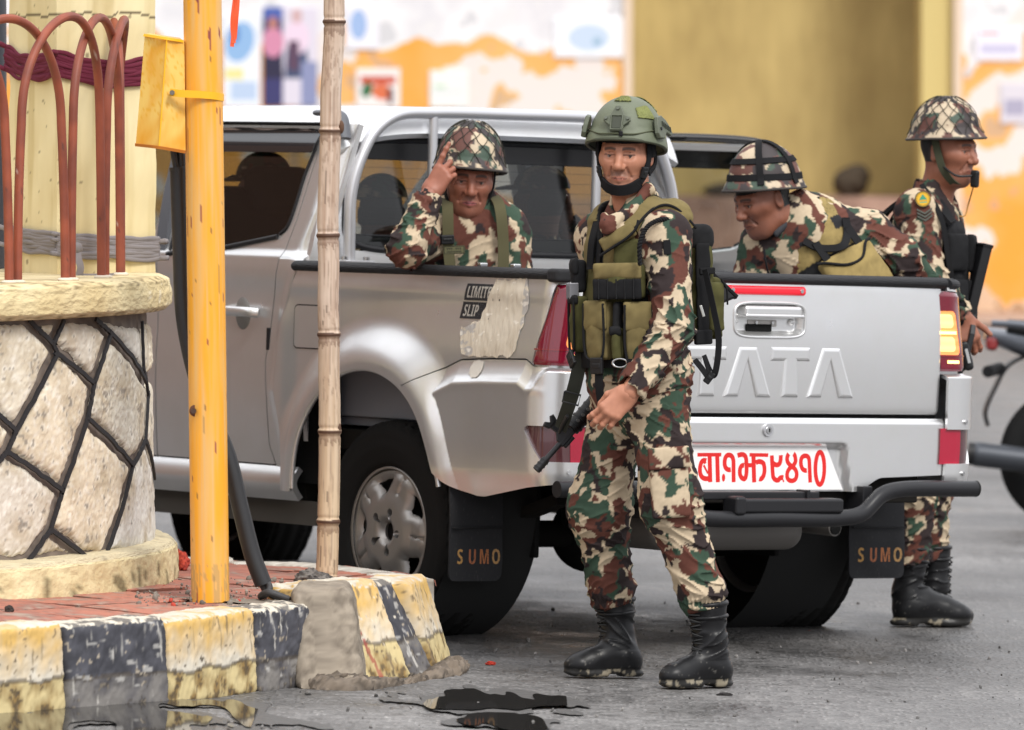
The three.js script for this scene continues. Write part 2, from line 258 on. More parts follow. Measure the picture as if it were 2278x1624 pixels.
const N1 = onRoad(752, 1519), N2 = onRoad(925, 1505), N3 = onRoad(975, 1497), N4 = onRoad(1012, 1476), N5 = onRoad(1012, 1420);
kerb(N1, N2, .30, 'yellow', 6, 'leaning yellow kerb stone with a red streak set in grey mortar', { batter: .15, amp: .007, red: (y) => .035 - .18 * y + .0 * y });
kerb(N2, N3, .296, 'black', 7, 'narrow black kerb stone at the nose of the island', { batter: .15 });
kerb(N3, N4, .29, 'yellow', 8, 'worn yellow end stone at the tip of the island', { batter: .09 });
{ // cement smeared in the gap and over the foot of the leaning stones
  const blob = (g, f) => { const p = g.attributes.position, a = v3(0, 0, 0); for (let i = 0; i < p.count; i++) { a.fromBufferAttribute(p, i); f(a); p.setXYZ(i, a.x, a.y, a.z); } g.computeVertexNormals(); return g; };
  const P = onRoad(738, 1527), h = .30;
  const g = mergeVertices((() => { const q = new THREE.BoxGeometry(.145, h, .3, 30, 48, 30); q.deleteAttribute('normal'); q.deleteAttribute('uv'); return q; })());
  blob(g, (a) => { const t = a.y / h + .5; const r = .03, b = v3(clamp(a.x, -.0725 + r, .0725 - r), clamp(a.y, -h / 2 + r, h / 2 - r), clamp(a.z, -.15 + r, .15 - r)), q = a.clone().sub(b); if (q.lengthSq()) a.copy(b).add(q.normalize().multiplyScalar(r)); a.x += (1 - t) * .03 * Math.sign(a.x) - .05 * t * (a.x < 0 ? 1 : .4); a.z += .05 * (1 - t) * (1 - t) - .12 * t - .09; const n = fbm(a.x * 9, a.y * 9, a.z * 9, 3) + .25 * fbm(a.x * 70, a.y * 70, a.z * 70, 3); a.x += n * .012; a.z += n * .016; a.y += h / 2 - .01 + n * .008; });
  paint(g, (x, y, z) => { const n = fbm(x * 30, y * 30, z * 30, 4); return mix3(MORT, L(112, 102, 90), clamp(.35 + n * 1.2, 0, 1)); });
  const m = mk('mortar_lump', g, std({ vertexColors: true, roughness: .95 })); m.position.copy(P); tag(m, 'rough grey mortar lump plugging the gap between black and yellow kerb stones', 'mortar');
  const pts = [onRoad(700, 1528), onRoad(760, 1534), onRoad(850, 1527), onRoad(930, 1514), onRoad(985, 1500), onRoad(1018, 1482)];
  const s = tube(pts, (t) => .045 + .018 * Math.sin(t * 9) - .02 * t, { n: 90, k: 28, sx: .75, sy: 1.1 });
  blob(s, (a) => { const n = fbm(a.x * 18, a.y * 18, a.z * 18, 4) + .6 * fbm(a.x * 70, a.y * 70, a.z * 70, 2); a.y += n * .022; a.z += n * .03; a.x += n * .015; });
  paint(s, (x, y, z) => { const n = fbm(x * 26, y * 26, z * 26, 4); return mix3(L(124, 112, 99), L(78, 70, 62), clamp(.4 + n * 1.7, 0, 1)); });
  tag(mk('mortar_skirt', s, std({ vertexColors: true, roughness: .95 })), 'crumbly brown mortar skirt along the foot of the leaning kerb stones', 'mortar');
}
{ // paving of the island
  const front = [[-330, 1396], [0, 1384], [155, 1381], [384, 1374], [580, 1357], [640, 1352], [695, 1322], [745, 1288], [900, 1285], [962, 1290]].map(p => onTop(...p));
  const back = [[969, 1290], [902, 1277], [779, 1261], [698, 1254], [513, 1245], [300, 1237]].map(p => onTop(...p));
  const poly = [...front, ...back, v3(-4.5, TOP, -22.3), v3(-4.5, TOP, -19.6)].map(p => [p.x, p.z]);
  const inside = sdPoly(poly);
  struct('island_base', sheet(-4.6, -.1, 90, -22.5, -19, 70, (x, z) => [x, topY(x) - .022, z], [(x, z) => inside(x, z) - .015], { flip: true, thick: .32 }), std({ color: lin(.16, .14, .125), roughness: .95 }));
  const pav = new THREE.Group(); pav.name = 'island_paving'; pav.userData.kind = 'structure'; pav.userData.label = 'red clay tile paving of the traffic island'; scene.add(pav);
  const ang = .62, ca = Math.cos(ang), sa = Math.sin(ang), W = .305, hole = (x, z) => Math.hypot(x + 2.8, z + 21.05) - 1.735;
  const mats = [0, 1, 2, 3].map(k => std({ vertexColors: true, roughness: .72 + .06 * k }));
  for (let i = -12; i < 14; i++) for (let j = -12; j < 14; j++) {
    const cx = -1.2 + (i * ca - j * sa) * W, cz = -20.6 + (i * sa + j * ca) * W; if (inside(cx, cz) < -.25 || hole(cx, cz) < -.25) continue; if (cx < -2.3) continue;
    const k = (i * 7 + j * 13 + 400) % 4, tilt = (rnd() - .5) * .008, lift = (rnd() - .5) * .005, loc = (u, v) => [cx + u * ca - v * sa, cz + u * sa + v * ca];
    const g = sheet(-W / 2 + .004, W / 2 - .004, 14, -W / 2 + .004, W / 2 - .004, 14, (u, v) => { const [x, z] = loc(u, v), e = Math.min(W / 2 - Math.abs(u), W / 2 - Math.abs(v)); return [x, topY(x) + lift + tilt * u * 8 - .004 * Math.exp(-e * 160) + .0012 * noise(x * 40, z * 40, 2), z]; }, [(u, v) => { const q = loc(u, v); return Math.min(inside(...q), hole(...q)); }], { flip: true, thick: .02 });
    if (!g.index || !g.index.count) continue;
    paint(g, (x, y, z) => { const n = fbm(x * 9, z * 9, k, 4), f = fbm(x * 50, z * 50, k, 3); let c = mix3(L(176, 112, 92), L(140, 88, 76), clamp(.5 + n * 1.4 + .25 * (k - 1.5), 0, 1)); c = mix3(c, L(168, 154, 138), clamp((n + f * .6 - .02) * 1.5, 0, .75)); return f > .3 ? mix3(c, L(86, 76, 68), .5) : c; });
    mk('tile', g, mats[k], pav);
  }
  // pale stone edging along the back of the island
  const n = back.length; for (let i = 0; i + 1 < n; i++) { const a = back[i], b = back[i + 1], d = b.clone().sub(a); const w = Math.hypot(d.x, d.z); const g = roughBlock(w - .004, topY((a.x + b.x) / 2) + .09, .12, .012, .014, .003, 40 + i, 0); paint(g, (x, y, z, nx, ny) => { const q = fbm(x * 20 + i, y * 20, z * 20, 4); return mix3(L(214, 208, 196), L(150, 140, 128), clamp(.45 + 1.6 * q, 0, 1)); }); const m = mk('edging', g, kerbMat, pav, false); m.position.set((a.x + b.x) / 2, -.085, (a.z + b.z) / 2); m.rotation.y = Math.atan2(-d.z, d.x); }
}
// ---------- round planter clad in broken stone ----------
const PC = v3(-2.8, 0, -21.05), STONE_R = 1.69;
{
  const pl = thing('stone_planter', 'round planter of irregular pale stones with black joints and cream coping', 'planter', v3(PC.x, TOP, PC.z));
  const ringSeg = (r0, y0, r1, y1, amp, pts, fn, seed) => { // lathe of a profile with unevenness
    const g = new THREE.LatheGeometry(pts.map(p => new THREE.Vector2(p[0], p[1])), 420, 0, Math.PI * 2); const p = g.attributes.position, a = v3(0, 0, 0);
    for (let i = 0; i < p.count; i++) { a.fromBufferAttribute(p, i); const n = fbm(a.x * 11 + seed, a.y * 14, a.z * 11, 4) + .5 * fbm(a.x * 45, a.y * 45, a.z * 45 + seed, 2), l = Math.hypot(a.x, a.z); a.x += a.x / l * n * amp; a.z += a.z / l * n * amp; a.y += n * amp * .5; p.setXYZ(i, a.x, a.y, a.z); }
    g.computeVertexNormals(); paint(g, fn); g.translate(PC.x, 0, PC.z); return g;
  };
  const pb = tex(256, 256, (u, v) => .5 + .5 * pfbm(u * 12, v * 12, 12, 5, 6), true); pb.repeat.set(24, 1.2); const plaster = std({ vertexColors: true, roughness: .88, bumpMap: pb, bumpScale: .010 });
  const prof = (pts, n) => { const o = []; for (let i = 0; i + 1 < pts.length; i++) for (let k = 0; k < n; k++) o.push([lerp(pts[i][0], pts[i + 1][0], k / n), lerp(pts[i][1], pts[i + 1][1], k / n)]); o.push(pts[pts.length - 1]); return o; };
  mk('base_ring', ringSeg(0, 0, 0, 0, .006, prof([[1.60, TOP - .03], [1.755, TOP - .03], [1.75, .352], [1.735, .372], [1.64, .385]], 7), (x, y, z) => { const n = fbm(x * 12, y * 12, z * 12, 4), s = fbm(x * 40, y * 9, z * 40, 3); let c = mix3(L(222, 208, 166), L(198, 180, 136), clamp(.5 + n, 0, 1)); if (s + n * .7 + (y < .31 ? .12 : 0) > .42) c = mix3(c, L(92, 82, 56), .75); return y > .36 ? mix3(c, L(198, 186, 160), .6) : c; }, 1), plaster, pl);
  mk('core', ringSeg(0, 0, 0, 0, .004, prof([[1.668, .35], [1.66, .8], [1.655, 1.12]], 20), (x, y, z) => mix3(L(128, 116, 106), L(96, 86, 80), clamp(.5 + 1.6 * fbm(x * 30, y * 30, z * 30, 4), 0, 1)), 2), std({ vertexColors: true, roughness: .95 }), pl);
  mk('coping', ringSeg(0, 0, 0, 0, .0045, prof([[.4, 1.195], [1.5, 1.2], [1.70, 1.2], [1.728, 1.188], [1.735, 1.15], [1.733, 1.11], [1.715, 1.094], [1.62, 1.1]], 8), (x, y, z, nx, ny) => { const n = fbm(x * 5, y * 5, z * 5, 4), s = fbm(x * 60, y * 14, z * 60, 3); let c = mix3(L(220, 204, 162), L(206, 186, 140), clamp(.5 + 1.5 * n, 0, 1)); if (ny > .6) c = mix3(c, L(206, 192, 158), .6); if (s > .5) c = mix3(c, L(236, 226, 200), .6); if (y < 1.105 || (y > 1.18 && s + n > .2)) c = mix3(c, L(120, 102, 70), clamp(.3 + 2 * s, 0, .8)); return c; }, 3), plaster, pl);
  // joints drawn on the photograph, carried onto the drum: [angle, height]
  const onDrum = (px, py) => { let best = null; for (let k = 0; k < 40; k++) { const d = best ? best.d : 20; const x = (px - CX) / FOCAL * d, dx = x - PC.x; if (dx >= STONE_R) return [.02 - .004 * (px - 346), EYE - (py - 213) / FOCAL * 21.0]; const q = Math.acos(clamp(dx / STONE_R, -1, 1)); best = { d: -PC.z - Math.sin(q) * STONE_R, q }; } return [best.q, EYE - (py - 213) / FOCAL * best.d]; };
  const J = { A: [74, 712], B: [128, 766], b: [137, 787], C: [153, 712], D: [219, 853], E: [224, 710], F: [258, 741], H: [326, 847], I: [331, 878], J: [321, 973], K: [302, 1036], L: [277, 1130], M: [237, 1240], N: [203, 931], O: [144, 1092], P: [116, 1179], Q: [66, 1248], R: [195, 1241], S: [42, 959], T: [0, 1029], U: [0, 920], W: [21, 1005], X: [358, 1068], Y: [317, 710], Z: [319, 815], y: [337, 710], z: [345, 836], g: [-120, 714], h: [-120, 815], i: [-120, 1150], j: [-120, 1262], k: [366, 705], l: [368, 850], m: [368, 1240] };
  const V = {}; for (const k in J) { V[k] = onDrum(...J[k]); V[k] = [-V[k][0] * STONE_R, V[k][1]]; }
  const stones = ['gABbSUh', 'ACB', 'CEFDB', 'bBDNOWS', 'FHIJKND', 'EYZHF', 'YyzHZ', 'hUSWTi', 'TWOPQji', 'ONKLMRP', 'PRQ', 'KJXmML', 'JIHzlX', 'yklz'];
  const sm = [L(214, 204, 184), L(222, 210, 186), L(204, 196, 182), L(220, 206, 182), L(196, 188, 172), L(210, 206, 198)];
  stones.forEach((s, i) => {
    const P = [...s].map(c => V[c]); let a = 0; P.forEach((p, k) => { const q = P[(k + 1) % P.length]; a += p[0] * q[1] - q[0] * p[1]; }); const poly = a < 0 ? P.reverse() : P, f0 = sdPoly(poly), f = (u, v) => f0(u, v) - .012 - .016 * (fbm(u * 9 + i * 3, v * 9, i, 3) + .35) - .005 * fbm(u * 60, v * 60, i, 2);
    const us = poly.map(p => p[0]), vs = poly.map(p => p[1]), u0 = Math.min(...us), u1 = Math.max(...us), w0 = Math.min(...vs), w1 = Math.max(...vs), st = .0075;
    const rough = i % 3 === 1 ? 1.3 : .8;
    const g = sheet(u0, u1, Math.ceil((u1 - u0) / st), w0, w1, Math.ceil((w1 - w0) / st), (u, v) => { const q = -u / STONE_R, e = Math.max(0, f(u, v)), r = STONE_R - .006 + .016 * (1 - Math.exp(-e * 110)) + rough * (.004 * fbm(u * 14, v * 14, i * 5, 4) + .0035 * fbm(u * 50, v * 50, i, 3)) - .028 + .026 * (1.12 - v) * .6; return [PC.x + Math.cos(q) * r, v, PC.z + Math.sin(q) * r]; }, [f], { flip: false });
    paint(g, (x, y, z) => { const n = fbm(x * 8, y * 8, z * 8 + i, 4), q = fbm(x * 45, y * 45, z * 45, 3), t = sm[i % 6]; let c = mix3(t, mix3(t, L(176, 160, 134), .8), clamp(.35 + 1.5 * n, 0, 1)); c = mix3(c, L(236, 232, 222), clamp(q * 1.3, 0, .6)); if (q + .5 * n > .42) c = mix3(c, L(96, 84, 72), .7); return c; });
    mk('stone', g, std({ vertexColors: true, roughness: .9 }), pl);
  });
  const lines = ['ABbD', 'CB', 'bSWT', 'US', 'EFH', 'FD', 'DNOPQ', 'NK', 'WO', 'HIJKLM', 'JX', 'YZH', 'PR'], jm = std({ color: rgb(34, 33, 36), roughness: .7 });
  lines.forEach((s, i) => { const P = [...s].map(c => V[c]), pts = []; for (let k = 0; k + 1 < P.length; k++) for (let t = 0; t < 1; t += .1) { const u = lerp(P[k][0], P[k + 1][0], t) + .004 * noise(k * 9 + t * 9, i, 1), v = lerp(P[k][1], P[k + 1][1], t) + .004 * noise(k * 9 + t * 9, i, 5), q = -u / STONE_R, r = STONE_R - .018 + .0156 * (1.12 - v); pts.push(v3(PC.x + Math.cos(q) * r, v, PC.z + Math.sin(q) * r)); } const e = P[P.length - 1], q = -e[0] / STONE_R, r = STONE_R - .012; pts.push(v3(PC.x + Math.cos(q) * r, e[1], PC.z + Math.sin(q) * r)); mk('joint', strap(pts, pts.map(p => v3(p.x - PC.x, 0, p.z - PC.z))  , .0135, .008, pts.length * 3), jm, pl); });
}
// ---------- column standing on the planter ----------
const colA = v3(-1.43, 1.2, -21.2), colX = v3(.828, 0, -.56), colZ = v3(-.56, 0, -.828);
{
  const W = .36, D = .30, Hh = 2.2, g = new THREE.BoxGeometry(W, Hh, D, 60, 300, 50); const m = mergeVertices((g.deleteAttribute('normal'), g.deleteAttribute('uv'), g)), p = m.attributes.position;
  for (let i = 0; i < p.count; i++) { let x = p.getX(i), y = p.getY(i), z = p.getZ(i); const n = fbm(x * 7, y * 7, z * 7, 4); x += Math.sign(x) * n * .005; z += Math.sign(z) * n * .005; p.setXYZ(i, x + W / 2, y + Hh / 2 - .006, z - D / 2); }
  m.computeVertexNormals();
  const q = toCreasedNormals(m, .6);
  paint(q, (x, y, z) => { const n = fbm(x * 4, y * 2.5, z * 4, 5), s = fbm(x * 16, y * 1.6, z * 16, 4), c0 = mix3(L(230, 216, 172), L(216, 198, 150), clamp(.5 + 1.3 * n, 0, 1)); let c = mix3(c0, L(196, 176, 124), clamp(s * 1.7, 0, .7)); const cr = Math.abs(y - (.815 + .03 * fbm(x * 9, 3, z * 9, 4))); if (cr < .0035) c = L(96, 84, 60); if (noise(x * 40, y * 40, z * 40) > .86) c = mix3(c, L(110, 96, 70), .7); return c; });
  const o = mk('concrete_column', q, std({ vertexColors: true, roughness: .85 })); o.position.copy(colA); o.rotation.y = Math.atan2(.56, .828); tag(o, 'square cream plastered column standing on the planter coping', 'column');
  const post = mk('dark_post', tube([v3(-1.735, 1.2, -21.9), v3(-1.735, 3.3, -21.9)], .095, { straight: true, k: 24 }), std({ color: rgb(70, 72, 82), roughness: .5 })); tag(post, 'dark grey round post behind the cream column at the left edge', 'post');
}
{ // cloth bands tied round the column: gathered folds
  const loop = (hL, hR, sag, w, label, name, mat, turns, seed) => {
    const th = thing(name, label, 'cloth', colA.clone());
    const c0 = colA, cR = colA.clone().addScaledVector(colX, .36), cB = cR.clone().addScaledVector(colZ, .30), cL = colA.clone().addScaledVector(colZ, .30), C = [cL, c0, cR, cB], N = colX.clone().cross(v3(0, 1, 0));
    const outs = [v3(-1, 0, 0), v3(0, 0, 0)];
    for (let k = 0; k < turns; k++) {
      const f = k / (turns - 1) - .5, pts = [];
      for (let e = 0; e < 4; e++) { const a = C[e], b = C[(e + 1) % 4], mid = c0.clone().add(cB).multiplyScalar(.5); for (let t = 0; t < 1; t += .1) { const p = a.clone().lerp(b, t), o = p.clone().sub(mid).setY(0).normalize(); const y = lerp(hL, hR, e === 0 ? t * .5 : e === 1 ? .5 + t * .5 : e === 2 ? 1 : 1 - t) - sag * Math.sin(((e % 2 ? t : t) * Math.PI)) * .5; p.y = y + f * w * (1 + .25 * noise(e + t * 3, k, seed)) + .004 * noise(t * 5 + e * 5, k * 3, seed); p.addScaledVector(o, .012 + .004 * noise(e * 4 + t * 5, k * 2.7, seed + 1)); pts.push(p); } }
      mk('fold', tube(pts, (t) => w / turns * (.95 + .25 * noise(t * 22, k, seed)), { n: 160, k: 10, closed: true, sx: 1, sy: .55 }), mat, th);
    }
    return th;
  };
  loop(1.88, 1.845, .05, .072, 'dark maroon cloth band stretched round the column behind the hoops', 'maroon_cloth', std({ color: rgb(96, 18, 44), roughness: .85 }), 9, 1);
  const gm = std({ color: rgb(128, 122, 122), roughness: .85 });
  const gr = loop(1.315, 1.275, .01, .062, 'grey cloth strip wound round the foot of the column', 'grey_cloth', gm, 8, 4);
  const kx = at(172, 552, 21.05); mk('hanging_end', strap([kx, kx.clone().add(v3(.004, -.03, .02)), kx.clone().add(v3(.012, -.06, .03)), kx.clone().add(v3(.01, -.085, .03)), kx.clone().add(v3(.06, -.09, .04)), kx.clone().add(v3(.13, -.088, .03))], v3(0, .4, 1), .022, .006, 40), gm, gr);
  mk('knot', (() => { const g = new THREE.SphereGeometry(.017, 16, 12); g.scale(1, 1.1, .8); g.translate(kx.x, kx.y, kx.z + .005); return g; })(), gm, gr);
}
{ // bent pipe hoops on the coping
  const rl = thing('pipe_hoop_railing', 'railing of rusty brown bent pipe hoops overlapping on the planter coping', 'railing', v3(PC.x, 1.2, PC.z));
  const steel = std({ vertexColors: true, roughness: .55 }), D = Math.PI / 180, Rr = 1.578;
  const A = [-24, -12, 0, 12, 22.8, 34, 45.5, 57, 68.5, 80, 91.5];
  for (let i = 0; i + 2 < A.length; i++) {
    const a0 = (A[i] + .75) * D, a1 = (A[i + 2] - .75) * D, pts = [], top = 2.0 - (i > 3 ? .012 * (i - 3) : 0), y0 = 1.19;
    const dr = i % 2 ? .013 : -.013, lift = .02 * noise(i * 3.3, 1, 1);
    for (let k = 0; k <= 60; k++) { const t = k / 60; let q, y; const leg = .62; if (t < .36) { q = 0; y = lerp(y0, y0 + leg * (top - y0), t / .36); q = .035 * Math.pow(t / .36, 2); } else if (t > .64) { q = 1 - .035 * Math.pow((1 - t) / .36, 2); y = lerp(y0, y0 + leg * (top - y0), (1 - t) / .36); } else { const s = (t - .36) / .28 * Math.PI; q = .5 - .465 * Math.cos(s); y = y0 + leg * (top - y0) + (1 - leg) * (top - y0 + lift) * Math.sin(s); } const an = lerp(a0, a1, q), r = Rr + dr * (4 * q * (1 - q)); pts.push(v3(PC.x + Math.cos(an) * r, y, PC.z + Math.sin(an) * r)); }
    const g = tube(pts, .0137, { n: 130, k: 14 });
    paint(g, (x, y, z) => { const n = fbm(x * 14, y * 14, z * 14 + i, 4), f = fbm(x * 80, y * 40, z * 80, 2); let c = mix3(L(150, 76, 52), L(122, 62, 46), clamp(.5 + 1.4 * n, 0, 1)); if (f > .55) c = mix3(c, L(70, 50, 46), .7); if (f < -.66) c = mix3(c, L(206, 190, 180), .6); return c; });
    const h = mk('hoop', g, steel, rl);
    for (const an of [a0, a1]) mk('foot_collar', (() => { const c = new THREE.SphereGeometry(.024, 14, 8); c.scale(1, .35, 1); c.translate(PC.x + Math.cos(an) * Rr, 1.203, PC.z + Math.sin(an) * Rr); return c; })(), std({ color: rgb(214, 204, 184), roughness: .9 }), h);
  }
}
// ---------- yellow pole with junction box, cable conduit, bamboo pole ----------
const poleB = onTop(468, 1338), poleT = at(431, -1460, -poleB.z);
{
  const p = thing('yellow_pole', 'yellow painted steel pole with faded scratched paint in front of the pickup', 'pole', poleB.clone());
  const g = tube(Array.from({ length: 441 }, (_, i) => poleB.clone().lerp(poleT, i / 440)), .0572, { straight: true, k: 72 });
  paint(g, (x, y, z) => {
    const a = Math.atan2(x - poleB.x + (y - poleB.y) * .0143, z - poleB.z), n = fbm(a * 2.2, y * 2.4, 3, 4), f = fbm(a * 9, y * 26, 5, 3), s = fbm(a * 16, y * 2.2, 8, 4); let c = mix3(L(236, 164, 40), L(222, 172, 98), clamp(.3 + 1.7 * n, 0, 1));
    c = mix3(c, L(214, 176, 122), clamp(s * 1.5 - .1, 0, .55)); if (s > .55) c = mix3(c, L(142, 106, 66), .6); if (f > .60) c = mix3(c, L(92, 66, 46), .75);
    const ch = noise(a * 5 + 3, y * 9, 2); if (ch > .83) c = L(140, 66, 60); if (y < .36 && f + n > .1) c = mix3(c, L(170, 140, 90), .6); return c;
  });
  mk('shaft', g, std({ vertexColors: true, roughness: .38, bumpMap: tex(128, 128, (u, v) => .5 + .3 * pfbm(u * 8, v * 8, 8, 4), true), bumpScale: .0015 }), p);
  const bolt = at(431, 914, -poleB.z - .05); const bm = std({ color: rgb(84, 66, 58), metalness: .6, roughness: .5 });
  const bg = placed(new THREE.CylinderGeometry(.0085, .0085, .03, 6), bolt, v3(1, 0, 0), v3(-.5, 0, .85)); mk('bolt', bg, bm, p);
  mk('washer', placed(new THREE.CylinderGeometry(.017, .018, .004, 20), bolt.clone().add(v3(.004, 0, -.008)), v3(1, 0, 0), v3(-.5, 0, .85)), std({ color: rgb(96, 62, 44), roughness: .9 }), p);
}
{ // junction box strapped to the pole
  const d = -poleB.z, T = [[322, 79], [371, 87], [410, 93]], B = [[302, 320], [354, 325], [413, 336]];
  const P = (q, dz) => at(q[0], q[1], d + dz);
  // plan of the box: three front corners and a back, leaning like the pole
  const top = [P(T[0], .0), P(T[1], -.07), P(T[2], -.03), P([400, 84], .1), P([330, 74], .12)], bot = [P(B[0], .0), P(B[1], -.07), P(B[2], -.03), P([402, 330], .1), P([310, 316], .12)];
  const pos = [], idx = []; const quad = (a, b, c, e, nu = 14, nv = 40) => { const s = pos.length / 3; for (let i = 0; i <= nu; i++) for (let j = 0; j <= nv; j++) { const p = a.clone().lerp(b, i / nu).lerp(e.clone().lerp(c, i / nu), j / nv); pos.push(p.x, p.y, p.z); } for (let i = 0; i < nu; i++) for (let j = 0; j < nv; j++) { const q = s + i * (nv + 1) + j; idx.push(q, q + nv + 1, q + 1, q + 1, q + nv + 1, q + nv + 2); } };
  for (let k = 0; k < 5; k++) { const n = (k + 1) % 5; quad(bot[k], bot[n], top[n], top[k]); }
  const cap = (Q, s) => { const b = pos.length / 3; Q.forEach(q => pos.push(q.x, q.y, q.z)); for (let k = 1; k < 4; k++) s ? idx.push(b, b + k, b + k + 1) : idx.push(b, b + k + 1, b + k); }; cap(top, true); cap(bot, false);
  const g = geoOf(pos, idx);
  paint(g, (x, y, z) => { const n = fbm(x * 9, y * 9, z * 9, 4), r = fbm(x * 22, y * 22, z * 22, 3); let c = mix3(L(236, 196, 104), L(226, 158, 42), clamp(.35 + 1.9 * n, 0, 1)); if (Math.abs(Math.abs(r) - .2) < .025 && y > 1.68) c = mix3(c, L(226, 166, 40), .8); if (r > .62) c = mix3(c, L(150, 96, 40), .5); return c; });
  const bx = thing('junction_box', 'yellow sheet metal junction box strapped to the yellow pole', 'box', bot[1].clone());
  mk('housing', g, std({ vertexColors: true, roughness: .5 }), bx);
  const sm = std({ color: rgb(238, 176, 22), roughness: .4 });
  mk('seam', strap([P([371, 88], -.0715), P([354, 325], -.0715)], v3(.2, 0, 1), .004, .003, 12), sm, bx);
  mk('top_flange', strap([P([320, 78], .0), P([371, 86], -.072), P([408, 92], -.034)], v3(0, .2, 1), .008, .003, 20), sm, bx);
  mk('bottom_flange', strap([P([301, 322], .0), P([354, 328], -.072), P([412, 338], -.034)], v3(0, -.2, 1), .009, .003, 20), std({ color: rgb(188, 112, 34), roughness: .6 }), bx);
  const q = [[378, 205], [400, 208], [440, 210], [475, 213], [496, 217]], zz = [-.075, -.078, -.072, -.055, -.005];
  const st = thing('pole_clamp', 'bright yellow clamp strap bolted round the pole and box', 'clamp', P(q[0], zz[0]));
  mk('band', strap([...q.map((a, i) => P(a, zz[i])), P([494, 215], .035)], [v3(-.4, 0, 1), v3(0, 0, 1), v3(.2, 0, 1), v3(.6, 0, .8), v3(1, 0, .1), v3(.9, 0, -.4)], .022, .004, 50), sm, st);
  mk('bolt', placed(new THREE.CylinderGeometry(.008, .008, .02, 6), P([383, 206], -.083), v3(1, 0, 0), v3(0, 0, 1)), std({ color: rgb(128, 120, 110), metalness: .7, roughness: .45 }), st);
}
{ // conduit with its cables
  const d = -poleB.z + .12, c = thing('black_conduit', 'black plastic cable conduit running down behind the yellow pole', 'conduit', onTop(600, 1325));
  const pts = [[397, 372], [402, 520], [412, 720], [450, 880], [505, 1010], [535, 1130], [562, 1235], [586, 1300]].map(([x, y]) => at(x, y, d)), m = std({ color: rgb(40, 40, 42), roughness: .42 });
  mk('pipe', tube(pts, .0262, { n: 90, k: 20 }), m, c);
  mk('lip', tube([at(396, 371, d), at(397, 379, d)], .028, { straight: true, k: 20 }), m, c);
  for (const [a, b] of [[388, 394], [404, 405]]) mk('cable', tube([at(a - 2, 325, d), at(a, 345, d), at(b, 380, d), at(b + 2, 440, d)], .0115, { n: 24, k: 10 }), m, c);
  const cm = std({ color: rgb(54, 53, 54), roughness: .6 });
  mk('cable', tube([at(578, 1285, d), at(592, 1312, d), at(612, 1326, d - .03), at(645, 1336, d - .05)], .0125, { n: 30, k: 10 }), cm, c);
  mk('cable', tube([at(588, 1288, d), at(600, 1306, d - .02), at(592, 1322, d - .05), at(580, 1327, d - .04), at(598, 1318, d - .1), at(640, 1332, d - .1)], .010, { n: 40, k: 10 }), cm, c);
}
const bamB = onTop(726, 1286), bamT = at(742, -240, -bamB.z);
{
  const nodes = [1290, 1163, 962, 745, 524, 291, 48, -200].map(y => (1290 - y) / 1530), p = thing('bamboo_pole', 'weathered bamboo pole with dark rings standing at the edge of the island', 'pole', bamB.clone());
  const near = (t) => { let b = 1; for (const n of nodes) b = Math.min(b, Math.abs(t - n)); return b; };
  const N = 700, g = tube(Array.from({ length: N + 1 }, (_, i) => { const t = i / N, q = bamB.clone().lerp(bamT, t); q.x += .006 * Math.sin(t * 9) + .003 * noise(t * 12, 0, 0); return q; }), (t) => { const s = near(t) * 1.98; return .0345 - .002 * t + .0032 * Math.exp(-s * s * 28000) - .0022 * Math.exp(-Math.pow(s - .012, 2) * 40000) + .0010 * Math.exp(-s * s * 900) + .0004 * noise(t * 60, 1, 1); }, { straight: true, k: 48 });
  paint(g, (x, y, z) => { const t = (y - bamB.y) / (bamT.y - bamB.y), a = Math.atan2(x - lerp(bamB.x, bamT.x, t), z - bamB.z), s = near(t) * 1.98, n = fbm(a * 3, y * 3, 2, 4), st = fbm(a * 22, y * 1.3, 4, 4); let c = mix3(L(206, 186, 168), L(178, 152, 132), clamp(.45 + 1.3 * n, 0, 1)); c = mix3(c, L(216, 190, 148), clamp(1 - y * .9, 0, .55)); c = mix3(c, L(140, 114, 96), clamp(st * 2.2 - .15, 0, .6)); const under = (x2) => x2; const below = nodes.some(q => { const k = (q - t) * 1.98; return k > 0 && k < .03 + .02 * noise(a * 4, q * 50, 2); }); if (below) c = mix3(c, L(104, 74, 54), .55); if (s < .005) c = L(84, 58, 42); if (noise(a * 8, y * 5, 9) > .84) c = mix3(c, L(90, 72, 60), .7); return c; });
  mk('culm', g, std({ vertexColors: true, roughness: .62 }), p);
  [[1, 1], [4, 0], [6, 0]].forEach(([i, s]) => { const q = bamB.clone().lerp(bamT, nodes[i + 1] ?? .5); q.x += .032; q.y += .012; const e = new THREE.SphereGeometry(.013, 12, 10); e.scale(.75, 1.6, .8); e.translate(q.x, q.y, q.z + .01); mk('branch_scar', e, std({ color: rgb(92, 66, 50), roughness: .85 }), p); });
}
